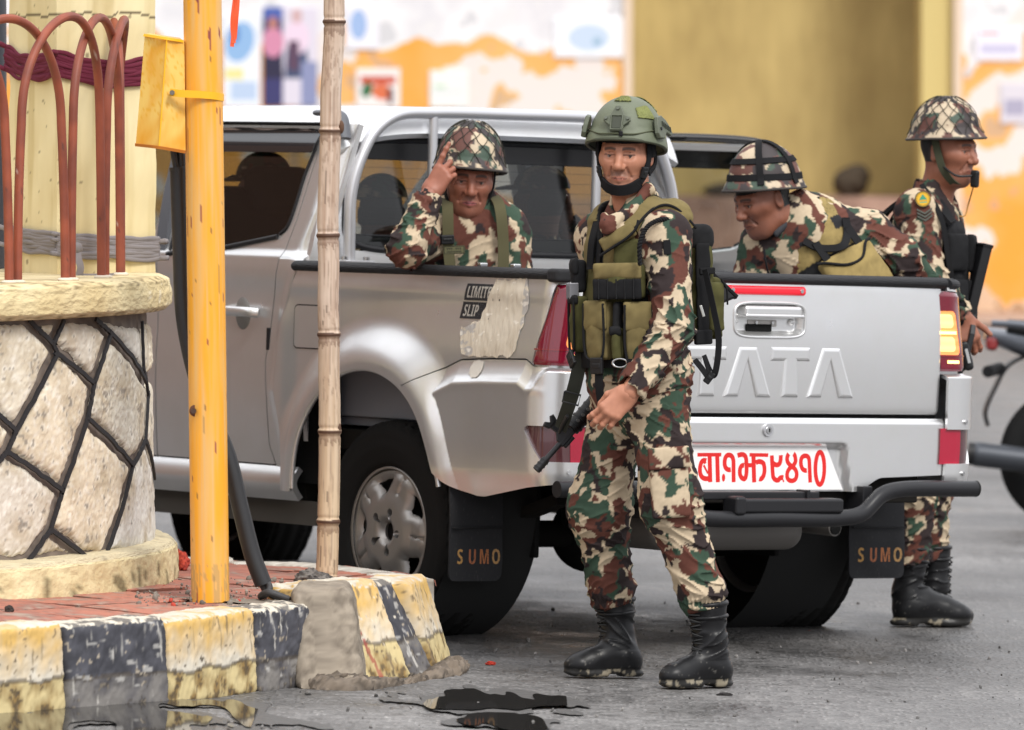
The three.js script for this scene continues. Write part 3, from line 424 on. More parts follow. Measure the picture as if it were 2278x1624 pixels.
function chunk(name, label, cat, p, s, cols, seed, sc = [1, 1, 1]) { const g0 = new THREE.IcosahedronGeometry(1, 14); g0.deleteAttribute('uv'); g0.deleteAttribute('normal'); const g = mergeVertices(g0, 1e-3), q = g.attributes.position, a = v3(0, 0, 0); for (let i = 0; i < q.count; i++) { a.fromBufferAttribute(q, i); const k = 1 + .5 * fbm(a.x * 1.4 + seed, a.y * 1.4, a.z * 1.4, 3) + .16 * fbm(a.x * 6 + seed, a.y * 6, a.z * 6, 4); a.multiplyScalar(k); q.setXYZ(i, a.x * s * sc[0], a.y * s * sc[1] + s * .6 * sc[1], a.z * s * sc[2]); } g.computeVertexNormals(); paint(g, (x, y, z) => { const n = fbm(x / s * 3, y / s * 3, z / s * 3 + seed, 4); return mix3(cols[0], cols[1], clamp(.5 + 1.8 * n, 0, 1)); }); const m = mk(name, g, std({ vertexColors: true, roughness: .95 })); m.position.copy(p); return tag(m, label, cat); }
chunk('rubble_stone', 'grey rubble stone at the foot of the bamboo pole', 'stone', onTop(694, 1308), .042, [L(120, 114, 108), L(66, 62, 60)], 3, [1.25, .8, 1]);
chunk('brick_fragment', 'broken red brick behind the planter next to the yellow pole', 'brick', onTop(400, 1268), .036, [L(186, 72, 52), L(140, 48, 38)], 8, [.75, 1.05, .9]);
chunk('dark_stone_chip', 'small dark stone chip on the red tiles at the left', 'stone', onTop(20, 1362), .013, [L(70, 60, 54), L(40, 34, 32)], 12);
chunk('red_chip', 'small red brick chip lying on the asphalt right of the kerb', 'brick', onRoad(1092, 1479), .011, [L(190, 60, 40), L(150, 40, 30)], 14, [1.4, .6, 1]);
chunk('black_fragment', 'flat black fragment lying on the road right of the boots', 'stone', onRoad(1612, 1548), .012, [L(48, 44, 44), L(30, 28, 28)], 16, [1.8, .5, 1]);
{ const m = new THREE.InstancedMesh(new THREE.IcosahedronGeometry(1, 1), std({ roughness: .95 }), 260), o = new THREE.Object3D(), r = rngOf(21), c = new THREE.Color(); for (let i = 0; i < 260; i++) { const a = r(), p = onTop(lerp(300, 700, r()), lerp(1285, 1350, Math.pow(a, .8))), s = .002 + .007 * Math.pow(r(), 3); o.position.set(p.x, p.y + s * .5, p.z); o.scale.set(s * 1.4, s, s); o.rotation.set(r() * 3, r() * 3, r() * 3); o.updateMatrix(); m.setMatrixAt(i, o.matrix); r() < .12 ? c.setRGB(.42, .05, .03) : c.setRGB(.22, .19, .16).multiplyScalar(.4 + r()); m.setColorAt(i, c); } m.name = 'crumbs'; m.userData.kind = 'stuff'; m.userData.label = 'crumbs of mortar and brick scattered on the island tiles'; m.castShadow = m.receiveShadow = true; scene.add(m); }
{ const c = mk('cement_patch', sheet(-1.1, -.5, 80, -20.3, -19.6, 60, (x, z) => [x, topY(x) + .006 + .003 * fbm(x * 40, z * 40, 2, 3), z], [(x, z) => { const p = onTop(560, 1342); return .30 - Math.abs(x - p.x) * 1.25 - Math.abs(z - p.z) * 3.2 + .12 * fbm(x * 12, z * 12, 4, 4); }], { flip: true }), std({ color: rgb(128, 118, 106), roughness: .95 })); c.userData.kind = 'structure'; c.userData.label = 'grey cement patch on the tiles beside the yellow pole'; }
{ // torn orange ribbon hanging from above
  const d = 20.4, P = (x, y) => at(x, y, d), m = std({ color: rgb(232, 92, 50), roughness: .6, side: THREE.DoubleSide }), r = thing('orange_ribbon', 'torn orange ribbon hanging down beside the yellow pole', 'ribbon', P(520, 108));
  for (const [a, b, c, w, e] of [[522, 517, 520, .013, 96], [527, 522, 516, .012, 104], [530, 526, 523, .010, 88]]) mk('strip', strap([P(a + 3, -60), P(a, 0), P(b, 50), P(c, e)], [v3(0, 0, 1), v3(.5, 0, .9), v3(-.3, 0, 1), v3(.3, 0, .9)], w, .001, 30), m, r);
}
// ---------- across the road: painted wall, shop recess, posters ----------
const WZ = -55, wall = (px, py) => at(px, py, 55);
{
  const x0 = wall(1404, 0).x, x1 = wall(2052, 0).x, x2 = wall(2122, 0).x, H = 5.2, gy = -.25, pl = .93;
  const wallTex = (seed) => tex(1024, 512, (u, v) => { // old white plaster over orange, torn paper
    const n = pfbm(u * 8, v * 4, 8, 5, seed), m = pfbm(u * 32, v * 16, 32, 4, seed + 3); let c = mix3(L(238, 236, 236), L(214, 212, 216), clamp(.35 + 1.4 * m, 0, 1)); const h = v * H + gy;
    const bx = Math.floor(u * 26), tear = .26 * pnoise(u * 26, 3, 26, 8, seed) + .12 * m + (pnoise(bx, 1, 26, 8, seed) > .45 ? -.5 : 0); if (h < 2.2 + tear + (seed > 4 ? .75 * (m + n) : 0)) c = mix3(L(240, 162, 64), L(234, 188, 124), clamp(.4 + 1.6 * n, 0, 1));
    if (n + .8 * m > .16) c = mix3(c, L(228, 226, 226), .85); if (h < .35 + n * 1.6) c = mix3(c, m > -.02 ? L(214, 196, 176) : L(150, 132, 116), .75); if (m < -.3) c = mix3(c, L(150, 150, 158), .4); return c; });
  const W = (a, b, seed, label) => { const w = b - a, g = new THREE.BoxGeometry(w, H, .3); const uv = g.attributes.uv; for (let i = 0; i < uv.count; i++) uv.setX(i, uv.getX(i) * w / 10.4); const m = mk('painted_wall', g, std({ map: wallTex(seed), roughness: .9 })); m.position.set((a + b) / 2, gy + H / 2, WZ - .15); return tag(m, label, 'wall'); };
  W(-22, x0 - .06, 2, 'white and orange wall with torn posters left of the shop recess'); W(x2 + .06, 24, 6, 'orange and white peeling wall right of the shop recess');
  const sh = thing('shop_recess', 'deep olive painted recess with a raised stone step across the road', 'building', v3((x0 + x2) / 2, 0, WZ));
  const ol = tex(512, 512, (u, v) => { const n = pfbm(u * 5, v * 5, 5, 5, 3), m = pfbm(u * 40, v * 10, 40, 3, 5); return mix3(L(202, 180, 120), L(178, 156, 102), clamp(.45 + 1.3 * n + .5 * m, 0, 1)); });
  const om = std({ map: ol, roughness: .9 });
  const box = (name, a, b, y0, y1, z0, z1, mat) => { const g = new THREE.BoxGeometry(b - a, y1 - y0, z1 - z0); g.translate((a + b) / 2, (y0 + y1) / 2, (z0 + z1) / 2); return mk(name, g, mat, sh); };
  box('back_wall', x0 - .05, x2 + .05, pl - .05, H + gy, WZ - 1.7, WZ - 1.5, om);
  box('side_wall', x0 - .25, x0 - .062, gy, H + gy, WZ - 1.5, WZ - .31, om); box('side_wall', x2 + .062, x2 + .3, gy, H + gy, WZ - 1.5, WZ - .31, om);
  box('ceiling', x0 - .3, x2 + .3, 4.9, 5.1, WZ - 1.49, WZ - .02, std({ color: rgb(150, 130, 90), roughness: .9 }));
  box('pier', x1, x2 - .004, pl + .004, 4.89, WZ - .9, WZ - .06, std({ color: rgb(206, 186, 122), roughness: .85 }));
  const jm = std({ color: rgb(222, 200, 176), roughness: .8 }); box('jamb', x0 - .06, x0 + .01, gy, 4.9, WZ - .3, WZ + .03, jm); box('jamb', x2, x2 + .07, gy, 4.9, WZ - .3, WZ + .03, jm);
  const stp = tex(512, 256, (u, v) => { const n = pfbm(u * 10, v * 5, 10, 4, 8), m = pfbm(u * 60, v * 30, 60, 3, 1); return mix3(L(178, 146, 128), L(132, 104, 90), clamp(.5 + 1.4 * n + .6 * m, 0, 1)); });
  const sm = std({ map: stp, roughness: .85 });
  box('platform', x0 - .05, x2 + .05, gy, pl, WZ - 1.5, WZ + .02, sm); box('step', x0 - .03, x2 + .03, gy, .52, WZ + .022, WZ + .5, sm); box('step', x0 - .03, x2 + .03, gy, .2, WZ + .502, WZ + 1.0, sm);
  const sack = (px, py, w, h, label) => { const p = wall(px, py); p.y = pl; p.z = WZ - .9; const g = new THREE.SphereGeometry(1, 32, 24), q = g.attributes.position; for (let i = 0; i < q.count; i++) { const a = v3(q.getX(i), q.getY(i), q.getZ(i)); a.multiplyScalar(1 + .22 * fbm(a.x * 2 + px, a.y * 2, a.z * 2, 3)); q.setXYZ(i, a.x * w + (a.y > 0 ? a.y * w * .3 : 0), (a.y * .5 + .46) * h, a.z * w); } g.computeVertexNormals(); const m = mk('sack', g, std({ color: rgb(70, 60, 48), roughness: .95 })); m.position.copy(p); tag(m, label, 'sack'); };
  sack(1905, 430, .15, .27, 'dark lumpy sack leaning at the back of the recess above the rear soldier'); sack(1625, 430, .2, .12, 'low dark heap on the recess floor beside the open truck door');
  // footway in front of the wall
  const fw = new THREE.BoxGeometry(60, .16, 2.6); fw.translate(0, -.06 - .02, WZ + 1.3); struct('footway', fw, std({ color: rgb(168, 140, 122), roughness: .9 }));
  const kb = new THREE.BoxGeometry(60, .15, .2); kb.translate(0, -.085, WZ + 2.72); struct('footway_kerb', kb, std({ color: rgb(120, 104, 96), roughness: .9 }));
  const ln = new THREE.BoxGeometry(30, .006, .4); ln.translate(15 + 1.5, roadY(6) + .012, -33.5); struct('road_marking', ln, std({ color: rgb(196, 172, 128), roughness: .8 }));
}
{
  const fig = (c, x, y, s, top, bot, skin) => { c.fillStyle = bot; c.beginPath(); c.moveTo(x - s * .16, y); c.lineTo(x - s * .2, y + s * .55); c.lineTo(x + s * .2, y + s * .55); c.lineTo(x + s * .16, y); c.fill(); c.fillStyle = top; c.beginPath(); c.ellipse(x, y - s * .12, s * .2, s * .28, 0, 0, 7); c.fill(); c.fillStyle = skin; c.beginPath(); c.ellipse(x, y - s * .47, s * .09, s * .12, 0, 0, 7); c.fill(); };
  const poster = (label, px0, py0, px1, py1, draw) => { const a = wall(px0, py1), b = wall(px1, py0), w = b.x - a.x, h = b.y - a.y, t = canvasTex(256, Math.round(256 * h / w), draw); const g = rbox(w, h, .012, .004, 1), uv = g.attributes.uv, p = g.attributes.position; for (let i = 0; i < uv.count; i++) uv.setXY(i, p.getX(i) / w + .5, p.getY(i) / h + .5); const m = mk('poster', g, std({ map: t, roughness: .8 })); m.position.set((a.x + b.x) / 2, (a.y + b.y) / 2, WZ + .012); tag(m, label, 'poster'); };
  const bg = (c, w, h, k) => { c.fillStyle = k; c.fillRect(0, 0, w, h); };
  poster('dark purple poster with two dancing figures between the poles', 586, 16, 706, 236, (c, w, h) => { bg(c, w, h, '#d9d2de'); c.fillStyle = '#3c3a6a'; c.fillRect(0, 0, w * .36, h); c.fillStyle = '#4a5fa8'; c.fillRect(0, 0, w * .36, h * .12); fig(c, w * .18, h * .42, h * .55, '#d08aa6', '#2e2a44', '#b47a70'); fig(c, w * .62, h * .38, h * .62, '#e6cfe0', '#43506e', '#caa'); c.fillStyle = '#5b4258'; c.fillRect(w * .46, h * .34, w * .2, h * .3); c.fillStyle = '#8a90b4'; c.fillRect(w * .7, h * .55, w * .3, h * .45); });
  poster('pale blue and white poster beside the yellow pole', 496, 30, 580, 240, (c, w, h) => { bg(c, w, h, '#e9ecf2'); c.fillStyle = '#8fb4dc'; c.beginPath(); c.ellipse(w * .45, h * .3, w * .38, h * .22, .3, 0, 7); c.fill(); c.fillStyle = '#4f7fc0'; c.beginPath(); c.ellipse(w * .3, h * .22, w * .14, h * .1, 0, 0, 7); c.fill(); c.fillStyle = '#e8df9a'; c.fillRect(w * .05, h * .58, w * .5, h * .12); c.fillStyle = '#b9cbe4'; c.fillRect(w * .2, h * .72, w * .7, h * .2); });
  poster('red, green and white poster on the orange wall right of the bamboo', 792, 152, 890, 240, (c, w, h) => { bg(c, w, h, '#ece6e2'); c.fillStyle = '#c5523a'; c.fillRect(w * .1, h * .2, w * .8, h * .2); c.fillStyle = '#2f6a44'; c.beginPath(); c.ellipse(w * .25, h * .55, w * .12, h * .2, .4, 0, 7); c.fill(); c.fillStyle = '#d8714a'; c.beginPath(); c.ellipse(w * .6, h * .6, w * .25, h * .2, .2, 0, 7); c.fill(); c.fillStyle = '#5b2f36'; c.fillRect(w * .72, h * .5, w * .12, h * .4); });
  poster('plain white notice on the orange wall above the roll bar', 956, 156, 1042, 240, (c, w, h) => { bg(c, w, h, '#e8eae6'); c.fillStyle = '#bcd6b4'; c.fillRect(w * .12, h * .4, w * .3, h * .08); c.fillStyle = '#cfd3d6'; c.fillRect(w * .12, h * .55, w * .7, h * .05); });
  poster('faded bluish poster high on the white wall right of the bamboo', 768, 10, 842, 110, (c, w, h) => { bg(c, w, h, '#eceaf0'); c.fillStyle = '#9db6de'; c.beginPath(); c.ellipse(w * .4, h * .45, w * .26, h * .34, 0, 0, 7); c.fill(); });
  poster('white torn bill with blue blots near the recess edge', 1232, 40, 1388, 128, (c, w, h) => { bg(c, w, h, '#eef0f4'); c.fillStyle = '#c3d3e6'; c.beginPath(); c.ellipse(w * .5, h * .5, w * .3, h * .34, 0, 0, 7); c.fill(); c.fillStyle = '#8fb0c8'; c.beginPath(); c.ellipse(w * .62, h * .6, w * .06, h * .1, 0, 0, 7); c.fill(); });
  poster('lilac white poster at the upper right corner of the wall', 2170, 60, 2275, 135, (c, w, h) => { bg(c, w, h, '#eceaf2'); c.fillStyle = '#c7c4dc'; c.fillRect(w * .1, h * .5, w * .8, h * .3); c.fillStyle = '#d98a8a'; c.fillRect(w * .1, h * .15, w * .4, h * .08); });
  poster('small grey notice on the orange wall right of the standing soldier', 2225, 185, 2290, 275, (c, w, h) => { bg(c, w, h, '#d6d2da'); c.fillStyle = '#a9a6bc'; c.fillRect(w * .15, h * .4, w * .7, h * .4); });
}
{ // houses along the left side of the street, outside the picture: the truck's flank mirrors them
  const wallT = tex(256, 256, (u, v) => { const n = pfbm(u * 6, v * 6, 6, 4, 4); return mix3(L(150, 112, 90), L(122, 96, 82), clamp(.5 + n, 0, 1)); });
  [[-20, 7.5, 9], [-29, 9.5, 10], [-41, 8, 13]].forEach(([z, h, w], i) => {
    const b = thing('street_house', ['low brown house beyond the left edge, nearest the camera', 'tall brown house beyond the left edge, middle of three', 'wide brown house beyond the left edge, farthest of three'][i], 'house', v3(-13, 0, z));
    const g = new THREE.BoxGeometry(6, h, w - .1); g.translate(-3, h / 2 - .2, 0); mk('wall', g, std({ map: wallT, roughness: .9 }), b, false);
    const r = new THREE.BoxGeometry(6.5, .2, w + .2); r.translate(-3, h - .09, 0); mk('roof', r, std({ color: rgb(120, 112, 104), roughness: .9 }), b, false);
    for (let f = 0; f < Math.floor(h / 3); f++) for (const k of [-1, 0, 1]) { const q = rbox(.08, 1.3, 1.1, .02, 1); q.translate(.02, 1.6 + f * 2.9, k * w / 3.4); mk('window', q, std({ color: lin(.03, .035, .04), roughness: .15 }), b, false); }
  });
}
// red lettering of the number plate, drawn stroke by stroke
function plateArt(c, w, h) {
  c.fillStyle = '#f0eeec'; c.fillRect(0, 0, w, h);
  c.strokeStyle = c.fillStyle = '#dd1f1c'; c.lineJoin = 'round'; c.lineCap = 'butt';
  const px = (x) => (-.244 + (x - 138) * .0002955 + .345) / .71 * w, py = (y, x) => (1 - (.681 - ((y - (x - 138) * .0128) / 3.557 - 27) * .000817 - .543) / .142) * h;
  const U = w / .71 * .0002955; // canvas pixels per unit
  const P = (wd, ...pts) => { c.lineWidth = wd * U; c.beginPath(); pts.forEach((p, i) => { const q = []; for (let k = 0; k < p.length; k += 2) q.push(px(p[k]), py(p[k + 1], p[k])); p.length === 2 ? (i ? c.lineTo(...q) : c.moveTo(...q)) : p.length === 4 ? c.quadraticCurveTo(...q) : c.bezierCurveTo(...q); }); c.stroke(); };
  P(40, [138, 198], [468, 200]); P(56, [306, 200], [326, 584]); P(56, [410, 200], [432, 586]);
  P(54, [262, 284], [185, 250, 178, 400], [180, 560, 312, 530]); P(26, [228, 318], [262, 300]); P(24, [228, 345], [290, 462]);
  c.beginPath(); c.ellipse(px(508), py(523, 508), 23 * U, 42 * U, 0, 0, 7); c.fill();
  P(54, [650, 588], [640, 300], [630, 205, 570, 206], [512, 212, 518, 330], [530, 425, 606, 412]);
  P(54, [694, 216], [815, 160, 818, 300], [826, 400], [828, 545, 790, 545], [726, 520, 732, 420], [740, 345, 790, 352]); P(46, [840, 352], [925, 352]);
  P(40, [860, 206], [1122, 212]); P(58, [915, 210], [936, 594]); P(54, [950, 318], [1010, 280, 1060, 330], [1090, 420, 1064, 500], [1040, 560, 1005, 545]);
  P(54, [1172, 216], [1180, 320, 1186, 440, 1200, 520], [1230, 580, 1275, 565], [1300, 520, 1344, 530]); P(18, [1330, 545], [1352, 594]); P(54, [1298, 214], [1306, 350, 1250, 352], [1215, 352, 1190, 320]);
  P(52, [1408, 196], [1375, 250, 1396, 310], [1420, 350, 1460, 376], [1530, 420, 1530, 490], [1528, 578, 1462, 578], [1392, 574, 1394, 490], [1396, 420, 1455, 380], [1520, 330, 1506, 270], [1500, 215, 1476, 196]);
  P(52, [1724, 606], [1702, 300], [1696, 226, 1640, 226], [1576, 232, 1584, 330], [1596, 444, 1672, 434]);
  c.lineWidth = 54 * U; c.beginPath(); c.ellipse(px(1855), py(406, 1855), 63 * U, 178 * U, -.03, 0, 7); c.stroke();
}
// ---------- the pickup: own axes, x to its right, y up, z to its rear, rear axle at z = 0 ----------
const truck = thing('pickup_truck', 'dusty silver double cab pickup truck with roll bar seen from behind', 'pickup truck', v3(.2183, -.0557, -22.468));
truck.quaternion.setFromEuler(new THREE.Euler(0, 36.5 * Math.PI / 180, 0)).multiply(new THREE.Quaternion().setFromEuler(new THREE.Euler(0, 0, -2 * Math.PI / 180)));
truck.updateMatrixWorld(true);
const tw = (x, y, z) => v3(x, y, z).applyMatrix4(truck.matrixWorld);
{
  const dust = tex(512, 512, (u, v) => { const n = pfbm(u * 6, v * 6, 6, 5, 2), f = pfbm(u * 64, v * 64, 64, 3, 6); return mix3([.78, .78, .785], [.72, .715, .70], clamp(.4 + .8 * n + .05 * f, 0, 1)); });
  const rdust = tex(512, 512, (u, v) => { const n = pfbm(u * 6, v * 6, 6, 5, 2), f = pfbm(u * 64, v * 64, 64, 3, 6); return clamp(.31 + .06 * n + .01 * f, .2, .6); }, true);
  const M = {
    paint: phy({ color: 0xffffff, map: dust, metalness: .8, roughnessMap: rdust, roughness: 1, clearcoat: .7, clearcoatRoughness: .12 }),
    dark: matte({ color: lin(.010, .010, .010) }), rubber: matte({ color: lin(.028, .028, .03), roughness: .55, bumpMap: tex(128, 128, (u, v) => .5 + .5 * pnoise(u * 48, v * 48, 48, 48, 4), true), bumpScale: .002 }),
    black: matte({ color: lin(.016, .016, .018), roughness: .36, specularIntensity: .6 }), trim: std({ color: lin(.10, .105, .12), roughness: .6 }),
    glass: phy({ color: lin(.46, .49, .48), transmission: 1, thickness: 0, roughness: .02, ior: 1.5 }),
    bar: phy({ color: lin(.58, .58, .6), metalness: .7, roughness: .34, clearcoat: .3, clearcoatRoughness: .2 }),
    alloy: std({ color: lin(.42, .40, .38), metalness: .75, roughness: .42 }), tyre: matte({ color: lin(.014, .0135, .013) }),
    chrome: std({ color: lin(.6, .6, .6), metalness: 1, roughness: .25 }), under: matte({ color: lin(.016, .0145, .013) }), tank: std({ color: lin(.16, .15, .14), metalness: .5, roughness: .6 }), seat: matte({ color: lin(.012, .012, .013) }), liner: std({ color: lin(.22, .235, .27), roughness: .6 }),
  };
  const add = (n, g, m, p = truck) => mk(n, g, m, p, false);
  const mirror = (g) => { const c = g.clone(); c.applyMatrix4(new THREE.Matrix4().makeScale(-1, 1, 1)); c.translate(.075, 0, 0); if (c.index) { const a = c.index.array; for (let i = 0; i < a.length; i += 3) { const t = a[i + 1]; a[i + 1] = a[i + 2]; a[i + 2] = t; } } return c; };
  const mirror0 = (g) => { const c = mirror(g); c.translate(-.075, 0, 0); return c; }, both = (n, g, m) => [add(n, g, m), add(n, mirror(g), m)];
  // --- outer skin of bed: s runs along the side and round the rear corner
  const hw = (y, s = 1) => .835 - .036 * sstep(.9, 1.24, y) * sstep(-.5, .4, s) - .015 * sstep(.7, .45, y), RC = .09, SC = .835, ZR = .925;
  const EX = -.02, EY = .46, RX = .42, RY = .436;
  const arch = (s, y, g = 0) => { const yy = Math.max(y, EY - .1); const k = Math.hypot((s - EX) / (RX + g), (yy - EY) / (RY + g)); return (k - 1) * .42; };
  const archLow = (s, y) => y < EY ? Math.abs(s - EX) - RX * .995 : 1; // straight below the axle line
  const skin = (s, y, off) => { let x, z, nx, nz; if (s < SC) { x = -hw(y, s); z = s; nx = -1; nz = 0; } else { const a = Math.min((s - SC) / RC, 2.3); x = -hw(y) + RC - RC * Math.cos(Math.min(a, Math.PI / 2)); z = SC + RC * Math.sin(Math.min(a, Math.PI / 2)); nx = -Math.cos(a); nz = Math.sin(a); if (a > Math.PI / 2) { nx = 0; nz = 1; x += (a - Math.PI / 2) * RC; } } return [x + nx * off, y, z + nz * off]; };
  const flare = (s, y) => { const d = arch(s, y); return .062 * (1 - sstep(.015, .17, d)) * sstep(.52, .40, s) + .0; };
  const bedOff = (s, y) => flare(s, y) + .006 * Math.exp(-Math.pow((y - 1.16) / .03, 2)) + .012 * sstep(-.47, -.57, s) * sstep(1.22, 1.0, y);
  const bump = [[.205, .848], [.322, .899], [.441, .94], [.60, .948], [.79, .952], [.832, .932], [1.05, .928], [1.05, .50]];
  const bumpTop = (s) => { for (let i = 0; i + 1 < 7; i++) if (s <= bump[i + 1][0]) return lerp(bump[i][1], bump[i + 1][1], clamp((s - bump[i][0]) / (bump[i + 1][0] - bump[i][0]), 0, 1)); return .928; };
  const lampP = sdRound([[.884, 1.192], [.99, 1.2], [1.2, 1.2], [1.2, .934], [.822, .936], [.838, 1.0], [.858, 1.07]], .012);
  const END = .975, front = (y) => y > 1.03 ? lerp(-.57, -.495, clamp((y - 1.03) / .19, 0, 1)) : y > .8 ? lerp(-.6, -.57, (y - .8) / .23) : lerp(-.52, -.6, clamp((y - .55) / .25, 0, 1));
  const isBump = (s, y) => s > .205 - (.85 - y) * .0 && y < bumpTop(s) + .003 && s > .19;
  const bedKeep = [(s, y) => arch(s, y), archLow, (s, y) => s - front(y) - .003, (s, y) => -lampP(s, y) - .003, (s, y) => s < .19 ? 1 : y - bumpTop(s) - .003, (s, y) => s > .19 ? 1 : y - .475];
  both('bed_side', sheet(-.62, END, 150, .44, 1.212, 72, (s, y) => skin(s, y, bedOff(s, y)), bedKeep, { thick: .012 }), M.paint);
  // lip of the arch
  const lip = []; for (let k = 0; k <= 40; k++) { const a = lerp(.16, Math.PI - .06, k / 40), s = EX + Math.cos(a) * RX, y = EY + Math.sin(a) * RY; lip.push(v3(...skin(s, y, .052))); }
  both('arch_lip', tube(lip, .009, { n: 120, k: 8 }), M.paint);
  // lower rear corner
  const bOff = (s, y) => { const t = bumpTop(s), e = t - y; return Math.max(.062 * (1 - sstep(.02, .17, arch(s, y))) * sstep(.17, -.10, s - .40 - (.86 - y) * .28), .034 * sstep(.0, lerp(.10, .014, sstep(.84, .9, s)), e) + .006 * Math.exp(-Math.pow((e - .075) / .014, 2)) * (1 - sstep(.84, .9, s)), .0) + .012 * sstep(.55, .40, s) * sstep(.9, .6, y) - .014 * sstep(.60, .50, y); };
  const bBot = (s) => s < .49 ? .52 + Math.pow(Math.max(0, .49 - s), 1.5) * 1.6 : s < .6 ? lerp(.52, .508, clamp((s - .49) / .07, 0, 1)) : lerp(.508, .575, clamp((s - .6) / .4, 0, 1));
  const refl = sdRound([[.826, .745], [1.2, .745], [1.2, .632], [.886, .632]], .014);
  both('bumper_corner', sheet(.19, 1.02, 200, .49, .955, 90, (s, y) => skin(s, y, bOff(s, y)), [(s, y) => arch(s, y), (s, y) => bumpTop(s) - .002 - y, (s, y) => y - bBot(s), (s, y) => -refl(s, y)], { thick: .012 }), M.paint);
  // lamps in the corner
  const red = phy({ color: lin(.16, .004, .018), roughness: .12, clearcoat: 1, clearcoatRoughness: .05 });
  const lensTex = tex(64, 256, (u, v) => { const r = .5 + .5 * Math.sin(v * 256 * .9); return .35 + .5 * r; }, true);
  const amber = std({ color: lin(.9, .3, .1), roughness: .25, emissive: lin(1, .27, .05), emissiveIntensity: .42, bumpMap: lensTex, bumpScale: .002 });
  const hot = std({ color: lin(1, .5, .1), emissive: lin(1, .62, .2), emissiveIntensity: 2.4 });
  const dimred = phy({ color: lin(.20, .006, .014), roughness: .15, clearcoat: 1 });
  const inner = sdRound([[.946, 1.135], [1.3, 1.135], [1.3, .99], [.937, .99]], .018);
  for (const sd of [0, 1]) {
    const F = sd ? mirror : (g) => g, lamp = add('tail_lamp', F(sheet(.815, 1.03, 40, .93, 1.2, 44, (s, y) => skin(s, y, .006 * Math.min(1, lampP(s, y) * 80)), [(s, y) => lampP(s, y) - .001, (s, y) => -inner(s, y) - .0], { thick: .006 })), red);
    add('lamp_glow', F(sheet(.90, 1.03, 24, .985, 1.14, 30, (s, y) => skin(s, y, .005), [inner], { thick: .004 })), amber, lamp);
    add('lamp_glow', F(sheet(.955, 1.03, 8, 1.058, 1.068, 3, (s, y) => skin(s, y, .009), [], { thick: .003 })), hot, lamp);
    for (const [a, b] of [[1.078, 1.124], [1.0, 1.05]]) { const ip = sdRound([[.962, b], [1.3, b], [1.3, a], [.962, a]], .014); add('lamp_bulb', F(sheet(.955, 1.03, 12, a, b, 12, (s, y) => skin(s, y, .0065), [ip], { thick: .002 })), std({ color: lin(.9, .5, .25), roughness: .3, emissive: lin(1, .42, .13), emissiveIntensity: .85, bumpMap: lensTex, bumpScale: .002 }), lamp); }
    add('lamp_divider', F(sheet(.82, 1.03, 30, .984, .989, 2, (s, y) => skin(s, y, .0085), [(s, y) => lampP(s, y)], { thick: .003 })), dimred, lamp);
    add('lamp_glow', F(sheet(.952, 1.0, 8, .962, .972, 3, (s, y) => skin(s, y, .009), [], { thick: .003 })), hot, lamp);
    add('lamp_housing', F(sheet(.81, 1.03, 30, .925, 1.2, 30, (s, y) => skin(s, y, -.014), [(s, y) => lampP(s, y) + .012], { thick: .01 })), M.paint, lamp);
    const rf = add('reflector', F(sheet(.82, 1.06, 40, .63, .748, 20, (s, y) => skin(s, y, .024), [(s, y) => refl(s, y) + .004, (s, y) => .957 - s], { thick: .008 })), phy({ color: lin(.10, .035, .04), roughness: .12, clearcoat: 1, metalness: .2 }));
    add('red_reflector', F(sheet(.93, 1.08, 20, .63, .748, 20, (s, y) => skin(s, y, .025), [(s, y) => refl(s, y) + .004, (s, y) => s - .958], { thick: .008 })), phy({ color: lin(.38, .004, .03), roughness: .15, clearcoat: 1 }), rf);
    for (const y of [.77, .60]) { const q = skin(.95, y, .037), b = new THREE.CylinderGeometry(.0075, .0075, .008, 6); b.rotateX(Math.PI / 2); b.rotateY(-.3); b.translate(...q); add('screw', F(b), M.chrome); }
  }
  // fuel flap, stickers, filler
  const flat = (poly, r, off, nu, nv, o = {}) => { const us = poly.map(p => p[0]), vs = poly.map(p => p[1]), f = r ? sdRound(poly, r) : sdPoly(poly); return sheet(Math.min(...us) - .002, Math.max(...us) + .002, nu, Math.min(...vs) - .002, Math.max(...vs) + .002, nv, (s, y) => skin(s, y, bedOff(s, y) + off), [o.keep ?? f], o); };
  const fp = [[-.497, 1.092], [-.30, 1.092], [-.30, .953], [-.497, .953]];
  add('fuel_flap', flat(fp, .016, .0035, 24, 18, { thick: .003 }), M.paint); add('flap_seam', flat([[-.501, 1.096], [-.296, 1.096], [-.296, .949], [-.501, .949]], .018, .0015, 24, 18), M.dark);
  { const g = flat([[.40, 1.193], [.64, 1.193], [.64, 1.068], [.40, 1.068]], 0, .0018, 30, 20, { keep: () => 1 }), uv = g.attributes.uv; for (let i = 0; i < uv.count; i++) uv.setXY(i, (uv.getX(i) - .40) / .24, (uv.getY(i) - 1.068) / .125);
    add('worn_sticker', g, std({ roughness: .5, transparent: true, alphaTest: .5, map: canvasTex(848, 508, (c, w, h) => { c.clearRect(0, 0, w, h); const sk = .16; c.fillStyle = '#25262a'; for (const [x, y, bw, bh] of [[60, 30, 760, 218], [12, 270, 740, 218]]) { c.beginPath(); c.moveTo(x + bh * sk, y); c.lineTo(x + bw, y); c.lineTo(x + bw - bh * sk, y + bh); c.lineTo(x, y + bh); c.fill(); } c.font = 'italic bold 212px sans-serif'; c.fillStyle = '#a9a49b'; c.save(); c.scale(.66, 1); c.fillText('LIMITED', 150, 214); c.fillText('SLIP', 85, 456); c.restore(); const r = rngOf(3); for (let i = 0; i < 900; i++) { c.clearRect(r() * w, r() * h, r() * 9, r() * 4); } }) })); }
